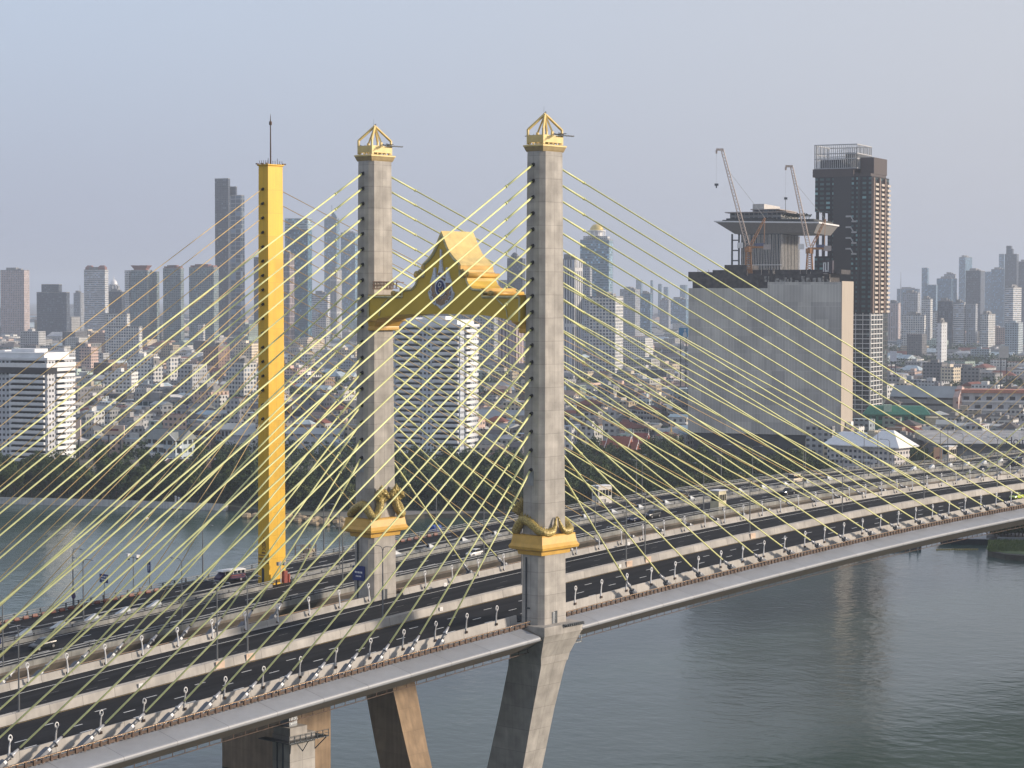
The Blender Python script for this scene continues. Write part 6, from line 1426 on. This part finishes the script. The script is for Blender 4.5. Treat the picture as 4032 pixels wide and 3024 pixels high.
r = local_root('tiered_stupa', 'small gold and red tiered temple spire above the trees, left of the wrapped block', 'temple spire', 2643, 1165, 0); r.scale = (0.62, 0.62, 0.78)
mb = MB(); mb.loft([rr(6, 6, 0), rr(6, 6, 12)]); mb.build('base', paint('red brick', (0.30, 0.10, 0.07), 0.8), r)
z = 12; rr_ = 7.5
for k in range(5):
    mb = MB(); mb.loft([rr(rr_, rr_, z), rr(rr_*0.98, rr_*0.98, z+0.5), rr(rr_*0.66, rr_*0.66, z+2.4)]); mb.build('tier', paint('stupa brown', (0.26, 0.13, 0.08), 0.6) if k % 2 else paint('stupa tan', (0.50, 0.38, 0.24), 0.6), r); z += 2.2; rr_ *= 0.76
mb = MB(); mb.tube([(0, 0, z), (0, 0, z+2), (0, 0, z+6)], [0.9, 0.4, 0.05], 8); mb.build('spire', GOLD, r)
r = local_root('tiered_stupa', 'small white tiered pagoda between houses, left third of the picture', 'temple spire', 380, 1350, 0)
mb = MB(); z = 8; rr_ = 6; mb.box(-5, 5, -5, 5, 0, 9)
for k in range(4): mb.loft([rr(rr_, rr_, z), rr(rr_*0.6, rr_*0.6, z+2.6)]); z += 2.6; rr_ *= 0.68
mb.tube([(0, 0, z), (0, 0, z+4)], [0.5, 0.05], 6); mb.build('tiers', WHITE, r)
# billboards
for (q0, q1, y0_, y1_, D, col, lab) in ((272, 320, 1655, 1732, 1130, (0.66, 0.55, 0.50), 'tall blank pale pink billboard right of the white apartment tower at left'), (2672, 2708, 1290, 1326, 1700, (0.03, 0.22, 0.42), 'blue advertising billboard with a pale figure beside the wrapped block'), (3504, 3530, 1380, 1420, 1950, (0.60, 0.62, 0.68), 'pale blank billboard right of the dark residential tower'), (410, 492, 1677, 1714, 1180, (0.60, 0.48, 0.40), 'wide cream billboard with a red picture, left quarter'), (3933, 3970, 1360, 1406, 1800, (0.52, 0.50, 0.46), 'large blank beige billboard near the right edge')):
    px = (q0+q1)/2; w_ = (q1-q0)/2*D/F; h0, h1 = zat(y1_, D)-LAND, zat(y0_, D)-LAND; fs = w_/9
    r = local_root('billboard', lab, 'billboard', px, D, -12)
    mb = MB(); mb.box(-w_, w_, -0.5, 0.5, h0, h1); mb.build('panel', paint('board '+lab[:12], col, 0.6, var=0.06), r)
    mb = MB()
    for x in (-w_*0.6, w_*0.6): mb.box(x-0.4, x+0.4, -0.3, 0.9, 0, h0)
    mb.box(-w_, w_, 0.5, 0.9, h0+1, h0+1.6); mb.box(-w_, w_, 0.5, 0.9, h1-1.6, h1-1); mb.build('frame', STEELD, r)
    if 'red picture' in lab:
        mb = MB(); mb.box(-w_*0.55, w_*0.45, -0.62, -0.52, h0+2.2, h1-2); mb.build('picture', paint('red picture', (0.25, 0.05, 0.05), 0.5, var=0.6, scale=0.6), r)
    if 'figure' in lab:
        mb = MB(); mb.sphere((1.2, -0.55, h1-1.8), (0.8, 0.1, 1.0), 10, 6); mb.prismy([(-0.4, h0+.1), (-0.2, h0+3), (0.7, h1-2.9), (1.7, h1-2.9), (2.6, h0+3), (2.8, h0+.1)], -0.6, -0.52); mb.build('figure', paint('poster pale', (0.55, 0.60, 0.62), 0.6), r)
# arcaded white house and big warehouses on the left
r = local_root('arcaded_building', 'two-storey grey-white arcaded building just left of the yellow pylon', 'building', 955, 1300, -10)
mb = MB(); mb.box(-15, 15, -6, 6, 0, 10); mb.build('wall', facade((0.46, 0.48, 0.50), (0.06, 0.07, 0.08), 5, 2.4, .6, .62), r)
mb = MB(); mb.loft([rr(16, 7, 10), rr(16, 7, 10.5), rr(10, 1, 14)]); mb.build('roof', METL, r)
for px, D, hw, hd, hh, lab, rc in ((1010, 1240, 13, 10, 11, 'white box hall crossed by the yellow pylon', (0.55, 0.56, 0.60)), (1210, 1240, 24, 9, 12, 'long white hall right of the yellow pylon', (0.60, 0.62, 0.64)), (1180, 1420, 14, 7, 8, 'cream low shed right of the yellow pylon', (0.66, 0.58, 0.46)), (700, 1330, 17, 9, 8, 'white hall with ribbed roof, left of the yellow pylon', (0.6, 0.6, 0.6)), (2480, 1500, 20, 10, 10, 'maroon-roofed white hall, right of the near pylon', (0.6, 0.6, 0.58)), (1960, 1420, 24, 8, 13, 'cream colonnaded hall between arch gap and near pylon', (0.62, 0.54, 0.44)), (2650, 1480, 14, 8, 14, 'white long house with small windows beside the wrapped block', (0.60, 0.58, 0.54))):
    r = local_root('hall', lab, 'hall', px, D, -14)
    mb = MB(); mb.box(-hw, hw, -hd, hd, 0, hh); mb.build('wall', facade(rc, (0.10, 0.11, 0.12), 4.4, 4.5, .5, .3), r)
    mb = MB(); mb.prismx([(-hd-0.8, hh), (hd+0.8, hh), (0, hh+3.2)], -hw-0.6, hw+0.6); mb.build('roof', RED1 if 'maroon' in lab else METL, r)
r = local_root('gabled_villa', 'grey-blue three-storey villa with white cross gables behind the left trees', 'villa', 675, 1115, -30)
mb = MB(); mb.box(-11, 11, -6, 6, 0, 17); mb.box(2, 10, -9, -6, 0, 17); mb.build('wall', facade((0.48, 0.56, 0.62), (0.04, 0.05, 0.06), 4.4, 4.2, .72, .5), r)
mb = MB(); mb.prismx([(-7.5, 16.8), (7.5, 16.8), (0, 22)], -12, 12); mb.prismy([(0.8, 16.8), (11.2, 16.8), (6, 21)], -10.4, 0); mb.build('roof', paint('grey tiles', (0.20, 0.22, 0.22), 0.8), r)
mb = MB()
for k in range(3): mb.box(-11.6, 11.6, -7.4, -6.02, k*4.4+4.0, k*4.4+5.0)
mb.tube([(0.6, -10.5, 16.8), (6, -10.5, 21.2), (11.4, -10.5, 16.8)], 0.35, 4); mb.build('balcony', WHITE, r)
r = local_root('river_villa', 'brown hipped-roof riverside house with white ridge lines, left foreground trees', 'house', 760, 1045, -12)
mb = MB(); mb.box(-15, 15, -7, 7, 0, 7); mb.build('wall', facade((0.16, 0.14, 0.13), (0.03, 0.03, 0.03), 3.5, 3.2, .6, .5), r)
mb = MB(); mb.loft([rr(17, 9, 6.8), rr(17, 9, 7.2), rr(13, 0.5, 11.5)]); mb.build('roof', paint('maroon brown roof', (0.12, 0.07, 0.06), 0.8), r)
mb = MB(); mb.tube([(-17, -9, 7.2), (-13, 0, 11.7), (13, 0, 11.7), (17, -9, 7.2)], 0.3, 4); mb.build('ridge_line', WHITE, r)
# --- low houses: individuals nearest to us
random.seed(21)
WALLS = [('white', (0.66, 0.66, 0.64)), ('cream', (0.62, 0.54, 0.42)), ('pale grey', (0.46, 0.47, 0.48)), ('blue-grey', (0.40, 0.47, 0.52)), ('pinkish', (0.58, 0.44, 0.38)), ('dark grey', (0.20, 0.20, 0.21)), ('pale green', (0.42, 0.52, 0.46)), ('brown', (0.30, 0.22, 0.17))]
WW = [5, 4, 5, 3, 2, 3, 1, 1.5]
ROOFS = [('flat grey', None), ('brown-red hipped', RED1), ('grey sheet gabled', METL), ('dark tiled hipped', paint('dark tiles', (0.10, 0.09, 0.09), 0.8, var=0.2)), ('light blue gabled', paint('light blue sheet', (0.34, 0.46, 0.54), 0.6, var=0.15))]
RW = [6, 1.5, 4, 3.5, 1.0]
occupied = []
def free(x, y, rad):
    for a, b, c in occupied:
        if (a-x)**2+(b-y)**2 < (c+rad)**2: return False
    return True
for o in list(bpy.data.objects):
    if o.parent is None and o.type == 'EMPTY' and o.location.z < LAND+0.5 and o.get('category') not in ('tree',):
        bb = 8
        for ch in o.children:
            if ch.type == 'MESH':
                xs = [abs(v[0]) for v in ch.bound_box]+[abs(v[1]) for v in ch.bound_box]; bb = max(bb, max(xs)*0.85)
        occupied.append((o.location.x, o.location.y, bb))
def where(px):
    for lim, t in ((290, 'at the far left'), (640, 'in left quarter'), (1015, 'left of yellow pylon'), (1400, 'behind far pylon gap'), (1790, 'under arch, left half'), (2070, 'under arch, right half'), (2450, 'right of near pylon'), (2710, 'by wrapped block'), (3500, 'around dark tower'), (3760, 'right of dark tower')):
        if px < lim: return t
    return 'near right edge'
houses = []
def house(x, y, w_, d_, st, wi, ri, rz, px, dp):
    wn, wc = WALLS[wi]; rn, rm = ROOFS[ri]
    fl = 3.3; h = st*fl+0.6; hw, hd = w_/2, d_/2
    r = empty('town_house', f'{wn} {ONES_C[st]}-storey house, {rn} roof, {where(px)}', 'house', (x, y, LAND), rz, 'houses of the low city')
    bay = random.choice((2.6, 3.2, 4.0)); mat = facade(wc, random.choice(((0.05, 0.055, 0.065), (0.09, 0.10, 0.11))), fl, bay, random.choice((.45, .6, .75)), random.choice((.42, .5)))
    mb = MB(); mb.box(-hw, hw, -hd, hd, 0, h); 
    if random.random() < 0.35: mb.box(-hw, hw*random.uniform(-.2, .4), -hd-3, -hd, 0, h-fl)
    mb.build('wall', mat, r)
    mb = MB()
    if ri == 0:
        t = 0.9
        for a in ((-hw, hw, -hd, -hd+0.3), (-hw, hw, hd-0.3, hd), (-hw, -hw+0.3, -hd+0.3, hd-0.3), (hw-0.3, hw, -hd+0.3, hd-0.3)): mb.box(*a, h+0.01, h+t)
        mb.box(-hw*0.5, hw*0.1, -hd*0.2, hd*0.6, h+0.01, h+2.6); mb.box(-hw+0.3, hw-0.3, -hd+0.3, hd-0.3, h+0.01, h+0.15); mb.build('roof', ROOFG, r)
        if random.random() < 0.6:
            m2 = MB(); tx = hw*random.uniform(0.3, 0.7); m2.tube([(tx, 0, h+0.2), (tx, 0, h+2.2)], 0.75, 8); m2.build('water_tank', random.choice((WHITE, STEEL, BLUE)), r)
    elif 'hipped' in rn: mb.loft([rr(hw+1, hd+1, h), rr(hw+1, hd+1, h+0.3), rr(max(0.4, hw-hd*0.9), 0.3, h+min(hw, hd)*0.62)]); mb.build('roof', rm, r)
    else: mb.prismx([(-hd-0.8, h), (hd+0.8, h), (0, h+hd*0.42)], -hw-0.6, hw+0.6); mb.build('roof', rm, r)
    if st > 1 and random.random() < 0.75:
        m2 = MB()
        for k in range(1, st): m2.box(-hw*0.98, hw*0.98, -hd-1.1, -hd-0.02, k*fl-0.1, k*fl+0.75)
        m2.build('balcony', WHITE if wi in (0, 1, 3) else paint('grey render', (0.40, 0.40, 0.40), 0.8), r)
    houses.append(r)
ONES_C = {1: 'one', 2: 'two', 3: 'three', 4: 'four', 5: 'five', 6: 'six', 7: 'seven'}
cand = []
for k in range(5200):
    px = random.uniform(-40, 4075); dp = 1085+(random.random()**0.9)*(560); cand.append((dp, px))
cand.sort(); n = 0
for dp, px in cand:
    if n >= 285: break
    if 2230 < px < 2720 and dp < 1190: continue
    if 2700 < px < 3560 and dp < 1330: continue
    if 1500 < px < 2110 and dp < 1160: continue
    if px > 3560 and dp < 1150: continue
    if px > 3640 and dp < 1215: continue
    if px < 290 and dp < 1230: continue
    x, y = at(px, dp); w_ = random.uniform(9, 20); d_ = random.uniform(8, 13)
    if not free(x, y, max(w_, d_)*0.42): continue
    st = random.choices([1, 2, 3, 4, 5, 6], [1.5, 4, 5, 3.5, 1.2, 0.4])[0]
    turn = random.choice((-28, -28, 62, -15, -40))+random.uniform(-5, 5)
    house(x, y, w_, d_, st, random.choices(range(8), WW)[0], random.choices(range(5), RW)[0], -YAW+radians(turn), px, dp); occupied.append((x, y, max(w_, d_)*0.45)); n += 1
last_dp = dp
number_labels(houses)
# --- the rest of the city as one mass
random.seed(33)
CITYM = facade((0.5, 0.5, 0.5), (0.07, 0.08, 0.09), 3.3, 3.4, .55, .46, attr=True); ROOFA = attrpaint('roof sheets')
mb = MB(); tr = MB(); rnd = random.Random(8)
wcols = [c for _, c in WALLS]; rcols = [(0.20, 0.20, 0.20), (0.30, 0.31, 0.32), (0.13, 0.12, 0.12), (0.20, 0.07, 0.05), (0.10, 0.10, 0.10), (0.42, 0.50, 0.55), (0.55, 0.55, 0.55), (0.16, 0.17, 0.18), (0.30, 0.22, 0.18)]
grid = {}
for a, b, c in occupied:
    grid.setdefault((int(a//60), int(b//60)), []).append((a, b, c))
def free2(x, y, rad):
    gx, gy = int(x//60), int(y//60)
    for i in (-1, 0, 1):
        for j in (-1, 0, 1):
            for a, b, c in grid.get((gx+i, gy+j), ()):
                if (a-x)**2+(b-y)**2 < (c+rad)**2: return False
    return True
dp = 1120.0
while dp < 8200:
    stp = max(13.5, dp/95)
    m_ = dp/F; px = -150+random.uniform(0, 60)
    while px < 4200:
        w_ = random.uniform(0.55, 1.25)*max(14, stp*1.1); d_ = random.uniform(0.5, 0.85)*stp
        x, y = at(px+w_/2/m_, dp+random.uniform(-2, 2)); px += w_/m_*random.uniform(1.0, 1.25)
        if dp < last_dp+40 and False: continue
        q_ = random.random()
        park = sin(x*0.006+1.3)*sin(y*0.0075)+0.5*sin(x*0.017+y*0.011)
        if dp < 1420 and (2700 < px < 3300 and dp < 1300 or 2230 < px < 2720 and dp < 1185 or 1500 < px < 2110 and dp < 1150 or px > 3560 and dp < 1140 or px < 1040 and dp < 1145): continue
        rad = max(w_, d_)*0.42
        if park > 0.62 or q_ < 0.07 or (dp > 2600 and park > 0.35):
            if free2(x, y, 5):
                rs_ = max(6, stp*0.4)*random.uniform(0.8, 1.4); nl = 150 if dp < 2000 else 60 if dp < 3500 else 26
                hh_ = min(rs_*1.3, 12.5); crown_mesh(tr, rnd, (x, y, hh_*0.55), rs_*(1.0 if dp < 2200 else 1.3), hh_, nl, (rs_ if dp < 2500 else 8)*(0.13 if dp < 2000 else 0.2 if dp < 3500 else 0.35), 5)
            continue
        if not free2(x, y, rad): continue
        h = random.choices([4, 7, 10, 13.5, 18, 26, 40], [3, 6, 6, 4, 1.6, 0.5, 0.16])[0]*random.uniform(0.9, 1.15)
        if dp > 3000: h *= random.choice((0.7, 0.9, 1.1, 1.4))
        rz = -YAW+radians(random.choice((-28, 62, -15, -40, -28))+random.uniform(-6, 6)); c_, s_ = cos(rz), sin(rz)
        P = lambda u, v, z: (x+u*c_-v*s_, y+u*s_+v*c_, z)
        hw, hd = w_/2, d_/2; wc = random.choices(wcols, WW)[0]; rc = random.choice(rcols); k_ = random.uniform(0.6, 1.2); wc = tuple(min(0.78, v*k_) for v in wc)
        mb.col = wc; b = [P(-hw, -hd, 0), P(hw, -hd, 0), P(hw, hd, 0), P(-hw, hd, 0)]; t = [(p[0], p[1], h) for p in b]
        mb.add(b+t, [(0, 1, 5, 4), (1, 2, 6, 5), (2, 3, 7, 6), (3, 0, 4, 7)], 0)
        mb.col = rc
        if q_ < 0.45 or h > 15:
            mb.add(t, [(0, 1, 2, 3)], 1)
            if h > 6 and random.random() < 0.6:
                mb.col = wc; e = 0.4; mb.add([P(-hw*e, -hd*e, h), P(hw*0.1, -hd*e, h), P(hw*0.1, hd*e, h), P(-hw*e, hd*e, h), P(-hw*e, -hd*e, h+2.8), P(hw*0.1, -hd*e, h+2.8), P(hw*0.1, hd*e, h+2.8), P(-hw*e, hd*e, h+2.8)], [(0, 1, 5, 4), (1, 2, 6, 5), (3, 0, 4, 7), (4, 5, 6, 7)], 1)
        else:
            e = 0.0 if q_ < 0.75 else 0.6; rh = hd*0.5; o_ = 1.06
            mb.add([P(-hw*o_, -hd*o_, h), P(hw*o_, -hd*o_, h), P(hw*o_, hd*o_, h), P(-hw*o_, hd*o_, h), P(-hw*o_+hw*e, 0, h+rh), P(hw*o_-hw*e, 0, h+rh)], [(0, 1, 5, 4), (2, 3, 4, 5), (1, 2, 5), (3, 0, 4)], 1)
    dp += stp*random.uniform(0.85, 1.15)
o = mb.build('distant_houses', [CITYM, ROOFA]); o.location.z = LAND; tag(o, 'dense low city of houses and shophouses spreading to the horizon', kind='stuff')
o = tr.build('distant_trees', LEAF, autouv=False); o.location.z = LAND; tag(o, 'green tree cover scattered among the distant houses', kind='stuff')
# --- boats, float boom, riverside bits at the right
r = local_root('moored_vessel', 'white and grey work vessel moored at the right bank below the bridge', 'boat', 3843, 806, -8); r.location.z = WATER
mb = MB(); mb.loft([[(-13, 0, 0), (-9, -2.6, 0), (11, -2.6, 0), (13, 0, 0), (11, 2.6, 0), (-9, 2.6, 0)], [(-15, 0, 2.6), (-10, -3.4, 2.2), (12, -3.4, 2.0), (14, 0, 2.2), (12, 3.4, 2.0), (-10, 3.4, 2.2)]]); mb.build('hull', STEELD, r)
mb = MB(); mb.box(-8, 4, -2.4, 2.4, 2.2, 4.2); mb.box(-3, 2.5, -1.9, 1.9, 4.2, 6.2); mb.build('deckhouse', WHITE, r)
mb = MB(); mb.box(-3.02, 2.52, -1.92, 1.92, 4.9, 5.6); mb.build('window', GLASS, r)
mb = MB()
for x in (1, 5): mb.box(x-0.25, x+0.25, -1.5, -1, 4.2, 10.5); mb.box(x-0.25, x+0.25, 1, 1.5, 4.2, 10.5)
mb.box(0.8, 5.2, -1.5, 1.5, 10.2, 10.8); mb.build('gantry', WHITE, r)
mb = MB(); mb.box(8, 30, -5.6, -3.6, 2.2, 3.2); mb.build('ramp', STEEL, r)
r = local_root('float_boom', 'thin yellow float boom on the water at the right bank', 'float boom', 3770, 787, 3); r.location.z = WATER
for k in range(26): mb = MB() if k == 0 else mb; mb.sphere((-7.5+k*0.62, 0, 0.15), (0.28, 0.22, 0.25), 6, 4)
mb.build('floats', paint('yellow float', (0.55, 0.40, 0.05), 0.6), r)
r = local_root('mooring_dolphin', 'pair of mooring posts with dark raft on the right water', 'mooring', 3622, 784, 0); r.location.z = WATER
mb = MB(); mb.tube([(-3.5, 0, -1), (-3.5, 0, 3.4)], 0.3, 7); mb.tube([(-0.5, 0, -1), (-0.5, 0, 3.4)], 0.3, 7); mb.build('post', STEEL, r)
mb = MB(); mb.box(-14, 1, 1, 5, 0, 1.4); mb.build('raft', STEELD, r)
for px, py, lab in ((542, 2196, 'tiny floating weed patch in the left river'), (578, 2043, 'tiny white bird-like buoy far in the left river')):
    D = gdepth(py, WATER); x, y = at(px, D, WATER); mb = MB(); mb.sphere((0, 0, 0), (1.3, 0.7, 0.35), 8, 5); o = mb.build('float', paint('weed', (0.10, 0.13, 0.05), 0.8) if 'weed' in lab else WHITE); o.location = (x, y, WATER+0.1); tag(o, lab, 'float')
# ================================================================== HAZE
mb = MB(); mb.box(-26000, 26000, -26000, 26000, WATER-2.0, 330)
m = bpy.data.materials.new('haze'); m.use_nodes = True; nt = m.node_tree; nt.nodes.remove(nt.nodes['Principled BSDF'])
pv = nt.nodes.new('ShaderNodeVolumePrincipled'); pv.inputs['Density'].default_value = 0.000095; pv.inputs['Color'].default_value = (0.74, 0.84, 1.0, 1); pv.inputs['Anisotropy'].default_value = 0.1
nt.links.new(pv.outputs[0], nt.nodes['Material Output'].inputs['Volume'])
hz = mb.build('haze', m, autouv=False); hz['kind'] = 'stuff'
